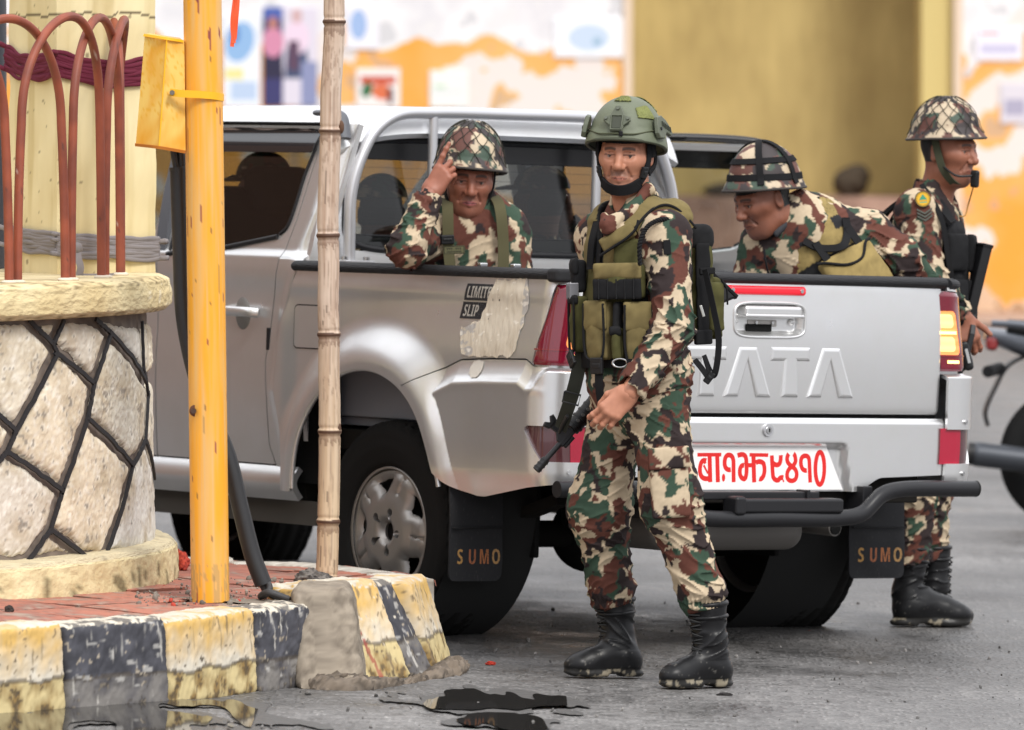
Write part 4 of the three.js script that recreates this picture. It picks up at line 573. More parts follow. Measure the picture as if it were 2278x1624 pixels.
  { const poly = [[.57, 1.2], [.65, 1.205], [.74, 1.212], [.775, 1.15], [.75, 1.06], [.725, .957], [.58, .953], [.437, .953], [.412, 1.045], [.505, 1.066], [.545, 1.13]], f0 = sdPoly(poly); const f = (s, y) => f0(s, y) - .012 * (fbm(s * 30, y * 30, 1, 4) + .2);
    const g = sheet(.42, .83, 110, .945, 1.213, 70, (s, y) => skin(s, y, bedOff(s, y) + .0026 + .0016 * fbm(s * 60, y * 25, 3, 3)), [f, (s, y) => -lampP(s, y) - .012]); paint(g, (x, y, z) => { const n = fbm(x * 20, y * 14, z * 14, 4), s = fbm(z * 18, y * 50, 2, 3); let c = mix3(L(212, 202, 184), L(194, 182, 162), clamp(.5 + n, 0, 1)); if (z > .735 && s > -.05 || (y < 1.06 && z < .50 && s > .0)) c = mix3(c, L(168, 166, 164), .8); if (s > .4) c = mix3(c, L(240, 234, 222), .7); return c; }); const m = add('filler_patch', g, std({ vertexColors: true, roughness: .75 })); m.userData.label = 'cream filler smeared over the torn sticker on the bed side';
    const g2 = sheet(.5, .58, 40, .885, .945, 30, (s, y) => skin(s, y, bOff(s, y) + .003), [(s, y) => .034 - Math.hypot((s - .54) * 1.0, (y - .915) * 1.15) - .012 * fbm(s * 50, y * 50, 4, 3)]); add('filler_smear', g2, std({ color: rgb(196, 190, 180), roughness: .7 })); }
  // rubber cap along the bed rail
  const capPts = []; for (let s = -.515; s <= .97; s += .02) capPts.push(v3(...skin(s, 1.222, -.018)));
  both('rail_cap', tube(capPts, .027, { n: 160, k: 18, sx: .72, sy: 1.15 }), M.rubber);
  // bed lining
  const box = (n, x0, x1, y0, y1, z0, z1, m, p = truck, r = .006) => { const g = rbox(x1 - x0, y1 - y0, z1 - z0, r, 1); g.translate((x0 + x1) / 2, (y0 + y1) / 2, (z0 + z1) / 2); return add(n, g, m, p); };
  box('bed_floor', -.72, .72, .70, .73, -.48, .89, M.liner); for (const s of [-1, 1]) { box('bed_wall', Math.min(s * .715, s * .745), Math.max(s * .715, s * .745), .731, 1.2, -.47, .88, M.liner); box('wheel_box', Math.min(s * .50, s * .714), Math.max(s * .50, s * .714), .731, .92, -.4, .36, M.liner); }
  box('bed_front', -.74, .74, .731, 1.215, -.495, -.472, M.paint);
  // --- tailgate
  const tgz = (x, y) => ZR + .012 - .010 * Math.pow(Math.abs(x) / .75, 4) + .010 * Math.cos((y - 1.0) / .22 * 1.3);
  const tg = new THREE.Group(); tg.name = 'tailgate'; truck.add(tg);
  const hr = sdRound([[-.118, 1.147], [.168, 1.147], [.168, 1.041], [-.118, 1.041]], .03), tgP = sdRound([[-.742, 1.222], [.762, 1.222], [.762, .792], [-.742, .792]], .014);
  add('gate_panel', sheet(-.75, .77, 140, .785, 1.225, 60, (x, y) => [x, y, tgz(x, y) - .006 * Math.exp(-tgP(x, y) * 140)], [tgP, (x, y) => -hr(x, y)], { thick: .014 }), M.paint, tg);
  add('handle_recess', sheet(-.125, .175, 60, 1.035, 1.153, 36, (x, y) => { const d = hr(x, y) + .002; return [x, y, tgz(x, y) + .001 - .03 * sstep(0, .022, d)]; }, [(x, y) => hr(x, y) + .002]), M.paint, tg);
  { const rim = []; for (let k = 0; k < 64; k++) { const a = k / 64 * 2 * Math.PI, c = Math.sign(Math.cos(a)) * Math.pow(Math.abs(Math.cos(a)), .42), s = Math.sign(Math.sin(a)) * Math.pow(Math.abs(Math.sin(a)), .42); rim.push(v3(.025 + .146 * c, 1.094 + .056 * s, tgz(.025, 1.09) + .001)); } add('recess_rim', tube(rim, .0048, { n: 160, k: 8, closed: true }), M.paint, tg); }
  { const h = add('gate_handle', (() => { const g = rbox(.236, .036, .05, .012, 4); g.translate(.035, 1.122, ZR + .008); return g; })(), M.paint, tg); add('handle_lip', (() => { const g = rbox(.242, .011, .054, .005, 3); g.translate(.035, 1.107, ZR + .012); return g; })(), M.paint, h); }
  box('latch_plate', -.045, .075, 1.072, 1.094, ZR - .012, ZR - .004, M.alloy, tg, .003); box('latch_slot', -.052, .052, 1.056, 1.08, ZR - .011, ZR - .0, M.dark, tg, .003);
  for (const x of [-.1, .135]) { const g = new THREE.SphereGeometry(.012, 16, 10); g.scale(1, .9, .8); g.translate(x, 1.088, ZR - .004); add('handle_pivot', g, M.paint, tg); } for (const x of [-.012, .055]) { const g = new THREE.CylinderGeometry(.006, .006, .006, 6); g.rotateX(Math.PI / 2); g.translate(x, 1.085, ZR - .002); add('screw', g, M.chrome, tg); }
  // raised letters pressed in the panel
  const Tp = [[.03, 1.008], [.195, 1.008], [.196, .962], [.144, .962], [.15, .846], [.081, .846], [.086, .962], [.03, .962]], Ap = [[.187, .846], [.245, 1.007], [.319, 1.007], [.381, .845], [.32, .845], [.281, .962], [.247, .846]];
  [[Tp, -.344], [Ap, -.344], [Tp, 0], [Ap, 0]].forEach(([P, dx]) => { const Q = P.map(([x, y]) => [x + dx, y]); const sgn = Q; const g = extr(sgn, .001, .009, { seg: 3, bs: .011 }); g.translate(0, 0, tgz(.1 + dx, .93) - .004); add('raised_letter', g, M.paint, tg); });
  { const g = []; for (let k = 0; k <= 30; k++) { const x = lerp(-.742, .765, k / 30); g.push(v3(x, 1.226, ZR + .0)); } add('gate_cap', tube(g, .028, { n: 60, k: 18, sx: .66, sy: 1.1 }), M.rubber, tg); add('gate_cap_end', (() => { const q = rbox(.07, .044, .06, .014, 3); q.translate(.80, 1.221, ZR - .035); return q; })(), M.rubber, tg); add('gate_cap_end', (() => { const q = rbox(.07, .044, .06, .014, 3); q.translate(-.785, 1.221, ZR - .035); return q; })(), M.rubber, tg); }
  { const b = add('brake_lamp', (() => { const g = rbox(.33, .03, .022, .011, 4); g.translate(.008, 1.189, ZR + .016); return g; })(), phy({ color: lin(.62, .006, .02), roughness: .2, clearcoat: 1, emissive: lin(.22, .002, .006) }), tg); for (const x of [-.135, .15]) { const g = new THREE.CylinderGeometry(.007, .007, .012, 8); g.rotateX(Math.PI / 2); g.translate(x, 1.189, ZR + .024); add('screw', g, M.chrome, b); } }
  box('gate_gap', -.75, .765, .776, .80, ZR - .05, ZR - .012, M.dark, tg);
  // --- lower rear panel with the plate recess
  const lowB = (x) => { const a = Math.abs(x - .01); return a < .385 ? .54 : a < .5 ? lerp(.54, .586, sstep(.385, .5, a)) : lerp(.586, .594, (a - .5) / .25); };
  const recP = sdRound([[-.335, .698], [.355, .698], [.388, .50], [-.368, .50]], .028);
  const low = add('rear_valance', sheet(-.755, .778, 150, .53, .782, 44, (x, y) => [x, y, ZR + .02 + .012 * sstep(.782, .76, y) - .012 * Math.pow(Math.abs(x) / .75, 6) - .034 * sstep(-.004, .022, recP(x, y))], [(x, y) => y - lowB(x), (x, y) => .779 - y], { thick: .012 }), M.paint);
  { const g = new THREE.CylinderGeometry(.020, .022, .008, 28); g.rotateX(Math.PI / 2); g.translate(.02, .739, ZR + .036); const l = add('gate_lock', g, M.bar); const k = new THREE.CylinderGeometry(.012, .012, .003, 20); k.rotateX(Math.PI / 2); k.translate(.02, .739, ZR + .0415); add('keyhole_disc', k, M.chrome, l); const s = new THREE.BoxGeometry(.003, .012, .002); s.translate(.02, .739, ZR + .0438); add('key_slot', s, M.dark, l); }
  { // number plate
    const g = extr([[-.275, .683], [.29, .683], [.362, .545], [-.345, .545]], .003, .001), uv = g.attributes.uv, p = g.attributes.position; for (let i = 0; i < uv.count; i++) uv.setXY(i, (p.getX(i) + .345) / .71, (p.getY(i) - .543) / .142); g.translate(0, 0, ZR + .002);
    const T = canvasTex(1420, 284, plateArt); add('number_plate', g, std({ map: T, roughness: .45 }));
  }
  // --- tubular rear step
  const st = [[-.86, .55], [-.52, .548], [-.45, .53], [-.36, .47], [-.27, .458], [.0, .456], [.28, .458], [.37, .472], [.45, .53], [.515, .548], [.865, .552]].map(([x, y]) => v3(x, y, 1.0 + .035 * (1 - Math.abs(x))));
  const step = add('step_bar', tube(st, .0265, { n: 140, k: 20 }), M.black);
  box('step_pad', -.15, .27, .475, .522, .985, 1.055, M.black, step, .01); box('step_pad', -.18, -.135, .468, .53, .98, 1.06, M.black, step, .012); box('step_bracket', -.27, .21, .516, .542, .955, 1.0, M.black, step, .005); for (const x of [-.4, .42]) box('step_bracket', x - .02, x + .02, .45, .56, .7, .99, M.black, step, .005); box('step_bracket', .15, .165, .5, .548, .95, 1.01, M.black, step, .003);
  { const g = new THREE.CylinderGeometry(.0272, .0272, .004, 20); g.rotateZ(Math.PI / 2); g.translate(.866, .552, 1.005); add('tube_cap', g, M.dark, step); }
  // --- underbody
  const ax = new THREE.CylinderGeometry(.045, .045, 1.4, 20); ax.rotateZ(Math.PI / 2); ax.translate(.03, .355, 0); add('axle', ax, M.under); const df = new THREE.SphereGeometry(.13, 20, 16); df.scale(1, 1, .95); df.translate(.05, .355, -.02); add('differential', df, M.under);
  for (const s of [-1, 1]) { box('chassis_rail', s * .42 - .04 + .02, s * .42 + .04 + .02, .52, .62, -3.6, .9, M.under); const p = [v3(s * .56 + .02, .50, .62), v3(s * .56 + .02, .42, .3), v3(s * .56 + .02, .40, 0), v3(s * .56 + .02, .43, -.35), v3(s * .56 + .02, .5, -.68)]; add('leaf_spring', strap(p, v3(0, 1, 0), .06, .035, 40), M.under); const d = tube([v3(s * .5, .34, .09), v3(s * .42, .64, .25)], .03, { straight: true, k: 14 }); add('damper', d, M.under); add('shackle_bolt', (() => { const g = new THREE.CylinderGeometry(.022, .022, .1, 12); g.rotateZ(Math.PI / 2); g.translate(s * .56, .3, .05); return g; })(), M.under); }
  box('underfloor', -.76, .78, .62, .69, -.5, .86, M.under); box('cross_member', -.4, .44, .5, .6, .8, .9, M.under); box('inner_skirt', -.70, .72, .50, .7, .86, .885, M.under);
  { const g = new THREE.LatheGeometry([[.0, -.09], [.2, -.1], [.33, -.08], [.365, -.03], [.365, .03], [.33, .08], [.2, .09], [0, .08]].map(p => new THREE.Vector2(...p)), 40); g.translate(.02, .44, .47); add('spare_wheel', g, M.under); const t = rbox(.62, .13, .3, .06, 4); t.translate(-.05, .41, .74); add('silencer', t, M.tank); add('exhaust_pipe', tube([v3(.3, .42, .3), v3(.33, .425, .7), v3(.335, .42, .93)], .027, { n: 30, k: 18 }), M.tank); const e = new THREE.CylinderGeometry(.021, .021, .01, 18); e.rotateX(Math.PI / 2); e.translate(.335, .42, .93); add('pipe_mouth', e, M.dark); }
  for (const s of [-1, 1]) { const w = new THREE.CylinderGeometry(.45, .45, .34, 40, 1, true, Math.PI * .5, Math.PI); w.rotateZ(Math.PI / 2); w.rotateX(Math.PI); const pos = w.attributes.position; w.translate(s * .66, .46, -.02); add('wheel_housing', w, std({ color: lin(.012, .012, .012), roughness: .95, side: THREE.DoubleSide })); box('housing_wall', s * .50 - .01, s * .50 + .01, .3, .9, -.46, .43, M.dark); }
  // --- wheels
  const tyreProf = [[.205, -.085], [.225, -.108], [.28, -.122], [.33, -.118], [.352, -.104], [.362, -.09], [.366, -.06], [.367, 0], [.366, .06], [.362, .09], [.352, .104], [.33, .118], [.28, .122], [.225, .108], [.205, .085]];
  const makeWheel = () => {
    const w = new THREE.Group(); w.name = 'wheel';
    const tp = []; for (let i = 0; i + 1 < tyreProf.length; i++) for (let k = 0; k < 5; k++) tp.push(new THREE.Vector2(lerp(tyreProf[i][0], tyreProf[i + 1][0], k / 5), lerp(tyreProf[i][1], tyreProf[i + 1][1], k / 5)));
    const g = new THREE.LatheGeometry(tp, 180); { const p = g.attributes.position; for (let i = 0; i < p.count; i++) { const x = p.getX(i), y = p.getY(i), z = p.getZ(i), r = Math.hypot(x, z), a = Math.atan2(z, x); let k = 0; if (r > .345) { const rib = Math.abs(Math.abs(y) - .03) < .008 || Math.abs(Math.abs(y) - .075) < .008 ? 1 : 0, cut = Math.sin(a * 70 + y * 60) > .72 && Math.abs(y) > .035 ? 1 : 0; k = -.007 * Math.max(rib, cut); } else if (r > .30 && Math.abs(y) > .1) k = .0; const bead = Math.exp(-Math.pow((r - .318) / .004, 2)) * .003 + Math.exp(-Math.pow((r - .262) / .003, 2)) * .0025; p.setXYZ(i, x * (1 + k / r), y + Math.sign(y) * bead, z * (1 + k / r)); } g.computeVertexNormals(); } g.rotateZ(Math.PI / 2); add('tyre', g, M.tyre, w);
    const bar = new THREE.LatheGeometry([[.205, .095], [.212, .10], [.215, .088], [.203, .075], [.19, .04], [.182, -.02], [.19, -.08], [.212, -.095]].map(p => new THREE.Vector2(...p)), 72); bar.rotateZ(Math.PI / 2); add('rim', bar, M.alloy, w);
    // face: disc with five windows, bolt wells and a hub bore; outward is -x
    const th0 = (90 - 13) * Math.PI / 180, fold = (a) => { const q = 2 * Math.PI / 5; let d = (a - th0) % q; if (d > q / 2) d -= q; if (d < -q / 2) d += q; return d; };
    const wnd = (a, r) => { const d = fold(a), k = (r - .150) / .037, half = .20 + .16 * sstep(-.9, .9, k); return (1 - Math.pow(Math.pow(Math.abs(k), 3) + Math.pow(Math.abs(d) / half, 3), 1 / 3)) * .037; };
    const spk = (a) => { const q = 2 * Math.PI / 5; let d = fold(a); return d > 0 ? d - q / 2 : d + q / 2; };
    const lug = (a, r) => { const d = spk(a); return .0135 - Math.hypot(r - .068, d * .068); }, slot = (a, r) => { const d = spk(a) * r; return .010 - Math.hypot(Math.max(0, Math.abs(r - .155) - .022), d); };
    add('rim_face', sheet(0, Math.PI * 2, 300, .037, .203, 64, (a, r) => { const e = -wnd(a, r); return [-(.072 + .012 * sstep(.195, .17, r) + .010 * sstep(.14, .09, r) - .020 * sstep(.058, .04, r) - .016 * Math.exp(-Math.max(0, e) / .007) - .008 * sstep(-.004, .002, slot(a, r))), r * Math.sin(a), -r * Math.cos(a)]; }, [(a, r) => -wnd(a, r), (a, r) => -lug(a, r)], { thick: .02, flip: true }), M.alloy, w);
    const back = new THREE.CylinderGeometry(.075, .075, .01, 40); back.rotateZ(Math.PI / 2); back.translate(-.045, 0, 0); add('hub', back, std({ color: lin(.12, .115, .11), metalness: .5, roughness: .5 }), w); const disc = new THREE.CylinderGeometry(.15, .15, .04, 40); disc.rotateZ(Math.PI / 2); disc.translate(.0, 0, 0); add('brake_drum', disc, M.under, w);
    const bp = new THREE.CylinderGeometry(.204, .204, .012, 48); bp.rotateZ(Math.PI / 2); bp.translate(.07, 0, 0); add('backing_plate', bp, M.under, w);
    for (let k = 0; k < 5; k++) { const b = th0 + (k + .5) * 2 * Math.PI / 5, n = new THREE.CylinderGeometry(.0085, .0085, .02, 6); n.rotateZ(Math.PI / 2); n.translate(-.055, Math.sin(b) * .068, -Math.cos(b) * .068); add('wheel_nut', n, M.chrome, w); }
    return w;
  };
  const w0 = makeWheel(); w0.position.set(-.69, .365, 0); truck.add(w0);
  for (const [x, z] of [[.82, 0], [-.69, -3.15], [.78, -3.15]]) { const w = w0.clone(); w.position.set(x, .365, z); if (x > 0) w.rotation.y = Math.PI; truck.add(w); }
  // mud flaps
  const flapTex = (c, w, h) => { c.fillStyle = '#2c2c2e'; c.fillRect(0, 0, w, h); const r = rngOf(9); for (let i = 0; i < 500; i++) { c.fillStyle = `rgba(${150 + r() * 40},${140 + r() * 40},${130 + r() * 30},${r() * .12})`; c.fillRect(r() * w, r() * h, 1 + r() * 5, 1 + r() * 12); } c.font = 'bold 76px sans-serif'; c.textAlign = 'center'; c.save(); c.scale(1.22, 1); const q = ['#b58a52', '#a86848', '#b07048', '#b88f5e']; 'SUMO'.split('').forEach((ch, i) => { c.fillStyle = q[i]; c.fillText(ch, (72 + i * 78) / 1.22 * 1.15, h - 66); }); c.restore(); for (let i = 0; i < 260; i++) { c.fillStyle = '#2c2c2e'; c.fillRect(r() * w, h - 130 + r() * 80, 1 + r() * 4, 1 + r() * 3); } };
  const fm = matte({ roughness: .6, map: canvasTex(400, 560, flapTex) });
  for (const [x0, x1, z, y1] of [[-.865, -.655, .43, .72], [.745, .985, .49, .62]]) { const P = sdRound([[x0, y1], [x1, y1], [x1, .228], [x0, .228]], .025), g = sheet(x0, x1, 20, .226, y1, 30, (x, y) => [x, y, z + .02 * Math.sin((y1 - y) * 4) + .004 * noise(x * 9, y * 9, 1)], [P], { thick: .006 }), uv = g.attributes.uv; for (let i = 0; i < uv.count; i++) uv.setXY(i, (uv.getX(i) - x0) / (x1 - x0), (uv.getY(i) - .226) / .49); const f = add('mud_flap', g, fm); const rib = rbox(x1 - x0 - .01, .006, .008, .002, 1); rib.translate((x0 + x1) / 2, .40, z + .026); add('flap_rib', rib, M.rubber, f); }
  // --- cab
  const cw = (y) => y < 1.25 ? .825 - .02 * Math.pow(Math.max(0, (.95 - y)) / .4, 2) + .006 * Math.exp(-Math.pow((y - 1.2) / .05, 2)) : .825 - .115 * (y - 1.25) / .44;
  const bulge = (z, y) => -.012 * sstep(1.245, 1.28, y) - .006 * Math.exp(-Math.pow((y - 1.02) / .1, 2));
  const cabS = (z, y, off = 0) => [-(cw(y) + bulge(z, y) + off), y, z];
  const rearEdge = (y) => { const E = [[.555, -.63], [.62, -.665], [.9, -.685], [1.04, -.66], [1.377, -.585], [1.70, -.545]]; for (let i = 0; i + 1 < E.length; i++) if (y <= E[i + 1][0]) return lerp(E[i][1], E[i + 1][1], clamp((y - E[i][0]) / (E[i + 1][0] - E[i][0]), 0, 1)); return -.545; };
  const win = [[-1.285, 1.252], [-.95, 1.282], [-.668, 1.322], [-.625, 1.35], [-.578, 1.672], [-1.31, 1.672]], winF = sdRound(win, .03);
  const doorKeep = (z, y) => Math.min(rearEdge(y) - .0025 - z, z + 1.345, y - .557, 1.692 - y);
  const doorG = sheet(-1.35, -.53, 84, .55, 1.7, 116, (z, y) => cabS(z, y), [doorKeep, (z, y) => -winF(z, y)], { thick: .03 });
  const doorParts = (parent, F) => {
    const d = add('rear_door', F(doorG), M.paint, parent);
    add('door_glass', F(sheet(-1.32, -.56, 30, 1.24, 1.68, 20, (z, y) => cabS(z, y, -.012), [(z, y) => winF(z, y) + .012])), M.glass, d);
    const rub = []; for (let k = 0; k <= 12; k++) { const t = k / 12, i = t < .5 ? [win[0], win[1], t * 2] : [win[1], win[2], t * 2 - 1]; rub.push(v3(...cabS(lerp(i[0][0], i[1][0], i[2]), lerp(i[0][1], i[1][1], i[2]) - .004, .003))); } add('window_seal', F(tube(rub, .0085, { n: 40, k: 8 })), M.black, d);
    const seal = []; [[-.66, 1.326], [-.628, 1.352], [-.60, 1.52], [-.582, 1.665], [-.9, 1.67], [-1.3, 1.67], [-1.29, 1.45], [-1.285, 1.26]].forEach(p => seal.push(v3(...cabS(p[0], p[1], .001)))); add('window_seal', F(tube(seal, .0065, { n: 90, k: 8 })), M.black, d);
    const vis = sdRound([[-1.34, 1.676], [-.556, 1.676], [-.566, 1.602], [-1.34, 1.602]], .012); add('rain_visor', F(sheet(-1.34, -.55, 60, 1.6, 1.68, 16, (z, y) => cabS(z, y, .006 + .014 * sstep(1.68, 1.62, y) ), [vis], { thick: .004 })), phy({ color: lin(.012, .013, .016), roughness: .14, clearcoat: .6 }), d);
    const h = add('door_handle', F(tube([v3(...cabS(-.94, 1.062, .016)), v3(...cabS(-.92, 1.064, .034)), v3(...cabS(-.83, 1.064, .042)), v3(...cabS(-.745, 1.062, .036)), v3(...cabS(-.722, 1.06, .012))], .0165, { n: 40, k: 14, sx: 1, sy: .7 })), M.paint, d);
    add('handle_cup', F((() => { const g = new THREE.SphereGeometry(.062, 28, 14, 0, Math.PI * 2, 0, Math.PI / 2); g.scale(1, .25, .8); g.rotateZ(Math.PI / 2); g.translate(...cabS(-.83, 1.06, -.006)); return g; })()), std({ color: lin(.3, .295, .285), metalness: .6, roughness: .45 }), d);
    add('edge_latch', F((() => { const g = rbox(.006, .075, .02, .003, 2); g.translate(...cabS(-.676, .975, .0)); return g; })()), M.black, d);
    add('door_trim', F(sheet(-1.32, -.7, 10, .6, 1.24, 10, (z, y) => cabS(z, y, -.07))), M.trim, d);
    return d;
  };
  doorParts(truck, (g) => g.clone());
  { // the far rear door stands open
    const p = new THREE.Group(); p.name = 'open_rear_door'; truck.add(p); p.userData.label = 'rear door on the far side standing open'; p.position.set(.82, 0, -1.345); p.rotation.y = 62 * Math.PI / 180;
    doorParts(p, (g) => { const c = mirror0(g); c.translate(-.82, 0, 1.345); return c; });
    add('door_rubber', tube([v3(-.06, 1.3, .02), v3(-.11, 1.68, .06), v3(-.11, 1.695, .12), v3(-.11, 1.70, .74), v3(-.115, 1.68, .785), v3(-.075, 1.4, .75)], .016, { n: 80, k: 10 }), M.black, p);
  }
  both('seam_backing', sheet(-.72, -.3, 6, .5, 1.2, 8, (z, y) => [-.785, y, z]), M.dark);
  // quarter panel between door and bed, sill
  const qRear = (y) => y < 1.22 ? front(y) - .004 : y < 1.4 ? lerp(-.498, -.45, (y - 1.22) / .18) : lerp(-.45, -.43, (y - 1.4) / .3);
  const quarter = sheet(-.70, -.40, 44, .55, 1.70, 120, (z, y) => { const e = qRear(y) - z, r = sstep(.085, 0, e); return [-(cw(y) + bulge(z, y) + (y < 1.25 ? .012 * Math.exp(-Math.pow((e - .012) / .03, 2)) * sstep(1.28, 1.1, y) : 0) - (y > 1.2 ? .05 * r * r * sstep(1.2, 1.32, y) : 0)), y, z]; }, [(z, y) => z - rearEdge(y) - .0025, (z, y) => qRear(y) - z], { thick: .02 });
  add('quarter_panel', quarter, M.paint); add('quarter_panel', mirror0(quarter), M.paint);
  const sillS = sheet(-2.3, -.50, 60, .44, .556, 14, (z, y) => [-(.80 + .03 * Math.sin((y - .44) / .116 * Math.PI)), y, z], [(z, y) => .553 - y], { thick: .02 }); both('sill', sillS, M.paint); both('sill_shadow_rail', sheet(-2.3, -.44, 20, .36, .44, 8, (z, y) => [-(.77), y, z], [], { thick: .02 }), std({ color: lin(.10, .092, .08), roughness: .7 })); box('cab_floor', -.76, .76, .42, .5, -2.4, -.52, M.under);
  // front doors and pillars
  const fwin = sdRound([[-1.42, 1.25], [-1.40, 1.672], [-1.72, 1.66], [-2.12, 1.27], [-2.1, 1.235]], .025), aPil = (z) => z > -1.62 ? 1.692 : 1.692 - (-1.62 - z) * .86;
  for (const F of [(g) => g, mirror0]) { const d = add('front_door', F(sheet(-2.27, -1.35, 80, .55, 1.7, 100, (z, y) => cabS(z, y), [(z, y) => -1.3505 - z, (z, y) => aPil(z) - y, (z, y) => y - .557, (z, y) => -fwin(z, y)], { thick: .03 })), M.paint); add('door_glass', F(sheet(-2.2, -1.37, 24, 1.2, 1.69, 20, (z, y) => cabS(z, y, -.012), [(z, y) => fwin(z, y) + .012])), M.glass, d); add('wing_mirror', F((() => { const g = rbox(.18, .15, .09, .04, 4); g.translate(-.96, 1.28, -2.02); return g; })()), M.paint, d); }
  for (const s of [-1, 1]) { const p = [v3(s * .80, 1.2, -1.348), v3(s * .775, 1.4, -1.348), v3(s * .71, 1.69, -1.348)]; add('door_pillar', strap(p, v3(s, 0, 0), .06, .05, 20), M.trim); }
  // roof
  const ry = (x, z) => { const k = Math.abs(x) / .715; return 1.762 + .012 * Math.cos((z + 1.1) * 1.6) - .072 * Math.pow(k, 5); };
  add('roof', sheet(-.715, .715, 60, -1.72, -.445, 50, (x, z) => [x, ry(x, z) - .09 * Math.pow(sstep(-.52, -.44, z), 2) - .05 * sstep(-1.6, -1.74, z), z], [], { thick: .02, flip: true }), M.paint);
  both('roof_gutter', tube([v3(-.713, 1.697, -1.7), v3(-.713, 1.699, -1.1), v3(-.713, 1.697, -.5)], .006, { n: 20, k: 8 }), M.dark); add('corner_trim', tube([v3(-.700, 1.735, -.60), v3(-.690, 1.728, -.47), v3(-.70, 1.65, -.428)], .02, { n: 20, k: 10, sx: .5 }), M.trim);
  // back wall of the cab with its window
  const bz = (y) => -.478 - .06 * sstep(1.25, 1.7, y), bw = sdRound([[-.615, 1.655], [.615, 1.655], [.665, 1.278], [-.665, 1.278]], .05), cabW = (x, y) => Math.min(cw(y) - .028 - Math.abs(x));
  add('cab_back', sheet(-.83, .83, 90, .6, 1.70, 70, (x, y) => [x, y, bz(y)], [cabW, (x, y) => -bw(x, y)], { thick: .025 }), M.paint);
  add('back_glass', sheet(-.70, .70, 30, 1.25, 1.68, 20, (x, y) => [x, y, bz(y) - .008], [(x, y) => bw(x, y) + .012]), M.glass);
  { const fr = []; for (let k = 0; k < 80; k++) { const a = k / 80 * 2 * Math.PI, c = Math.sign(Math.cos(a)) * Math.pow(Math.abs(Math.cos(a)), .28), s = Math.sign(Math.sin(a)) * Math.pow(Math.abs(Math.sin(a)), .28), y = 1.467 + .188 * s; fr.push(v3((.64 - .025 * s) * c, y, bz(y) + .002)); } add('glass_seal', tube(fr, .011, { n: 200, k: 8, closed: true }), M.black); box('shade_band', -.60, .60, 1.585, 1.648, -.54, -.534, std({ color: lin(.012, .012, .014), roughness: .3 })); box('shade_band', -.64, .64, 1.285, 1.335, -.497, -.491, std({ color: lin(.012, .012, .014), roughness: .3 }));
    for (let k = 0; k < 7; k++) { const y = 1.355 + k * .034; const g = new THREE.BoxGeometry(1.2, .0012, .001); g.translate(0, y, bz(y) - .0115); add('heater_wire', g, M.dark); } }
  // front end, out of the photograph
  const wsF = sheet(-.66, .66, 20, 0, 1, 16, (x, t) => [x * (1 + .08 * (1 - t)), lerp(1.16, 1.69, t), lerp(-2.42, -1.70, t) + .12 * x * x], []); add('windscreen', wsF, M.glass);
  for (const s of [-1, 1]) add('windscreen_pillar', strap([v3(s * .78, 1.18, -2.3), v3(s * .73, 1.47, -1.98), v3(s * .70, 1.69, -1.66)], v3(s, .2, -.3), .07, .05, 20), M.paint);
  add('bonnet', sheet(-.78, .78, 40, -3.75, -2.3, 30, (x, z) => [x, 1.15 - .03 * Math.pow(x / .78, 4) - .14 * Math.pow(Math.max(0, -2.3 - z) / 1.45, 2.2), z], [], { thick: .02, flip: true }), M.paint);
  const farch = (z, y) => Math.hypot((z + 3.15) / .43, (Math.max(y, .4) - .42) / .44) - 1; both('front_wing', sheet(-3.85, -2.275, 90, .45, 1.14, 50, (z, y) => [-(.825 + .05 * (1 - sstep(.0, .3, farch(z, y))) - .2 * Math.pow(sstep(-3.5, -3.9, z), 2)), y - .12 * Math.pow(Math.max(0, (-2.4 - z)) / 1.4, 2) * sstep(.8, 1.14, y), z], [farch], { thick: .015 }), M.paint);
  box('front_bumper', -.84, .84, .42, .72, -3.98, -3.75, M.paint, truck, .08); box('grille', -.45, .45, .76, .96, -3.86, -3.78, M.black, truck, .02); for (const s of [-1, 1]) box('headlamp', s * .62 - .14, s * .62 + .14, .78, .95, -3.86, -3.72, M.chrome, truck, .04); box('engine_block', -.6, .6, .5, .95, -3.6, -2.45, M.under); box('dashboard', -.72, .72, .9, 1.18, -2.4, -2.05, M.seat, truck, .06);
  // seats
  const seat = (x, z, w, top) => { const s = box('seat', x - w / 2, x + w / 2, .75, .9, z - .5, z, M.seat, truck, .05); const b = rbox(w, top - .88, .14, .06, 4); b.rotateX(.2); b.translate(x, (top + .86) / 2, z + .05); add('seat_back', b, M.seat, s); return s; };
  seat(-.38, -1.42, .54, 1.5); seat(.38, -1.42, .5, 1.4); seat(0, -.72, 1.3, 1.28); for (const x of [-.38, .38]) { const h = rbox(.26, .18, .11, .05, 4); h.translate(x, 1.47, -1.28); add('headrest', h, M.seat); }
  // --- roll bar
  const rb = [[-.668, 1.225], [-.67, 1.34], [-.668, 1.466], [-.638, 1.574], [-.578, 1.677], [-.49, 1.733], [-.338, 1.747], [0, 1.752], [.36, 1.752], [.51, 1.738], [.60, 1.68], [.66, 1.574], [.69, 1.466], [.695, 1.34], [.695, 1.225]].map(([x, y]) => v3(x, y, -.435));
  const roll = add('roll_bar', tube(rb, .0205, { n: 200, k: 20 }), M.bar); for (const x of [-.338, .355]) { add('roll_bar_post', tube([v3(x, 1.745, -.435), v3(x, 1.22, -.435)], .0165, { straight: true, k: 18 }), M.bar, roll); } for (const x of [-.668, .695]) { box('foot_plate', x - .06, x + .06, 1.236, 1.246, -.50, -.37, M.bar, roll, .002); for (const d of [-.045, .045]) { const g = new THREE.CylinderGeometry(.011, .011, .012, 6); g.translate(x + d, 1.252, -.40); add('bolt', g, M.chrome, roll); } }
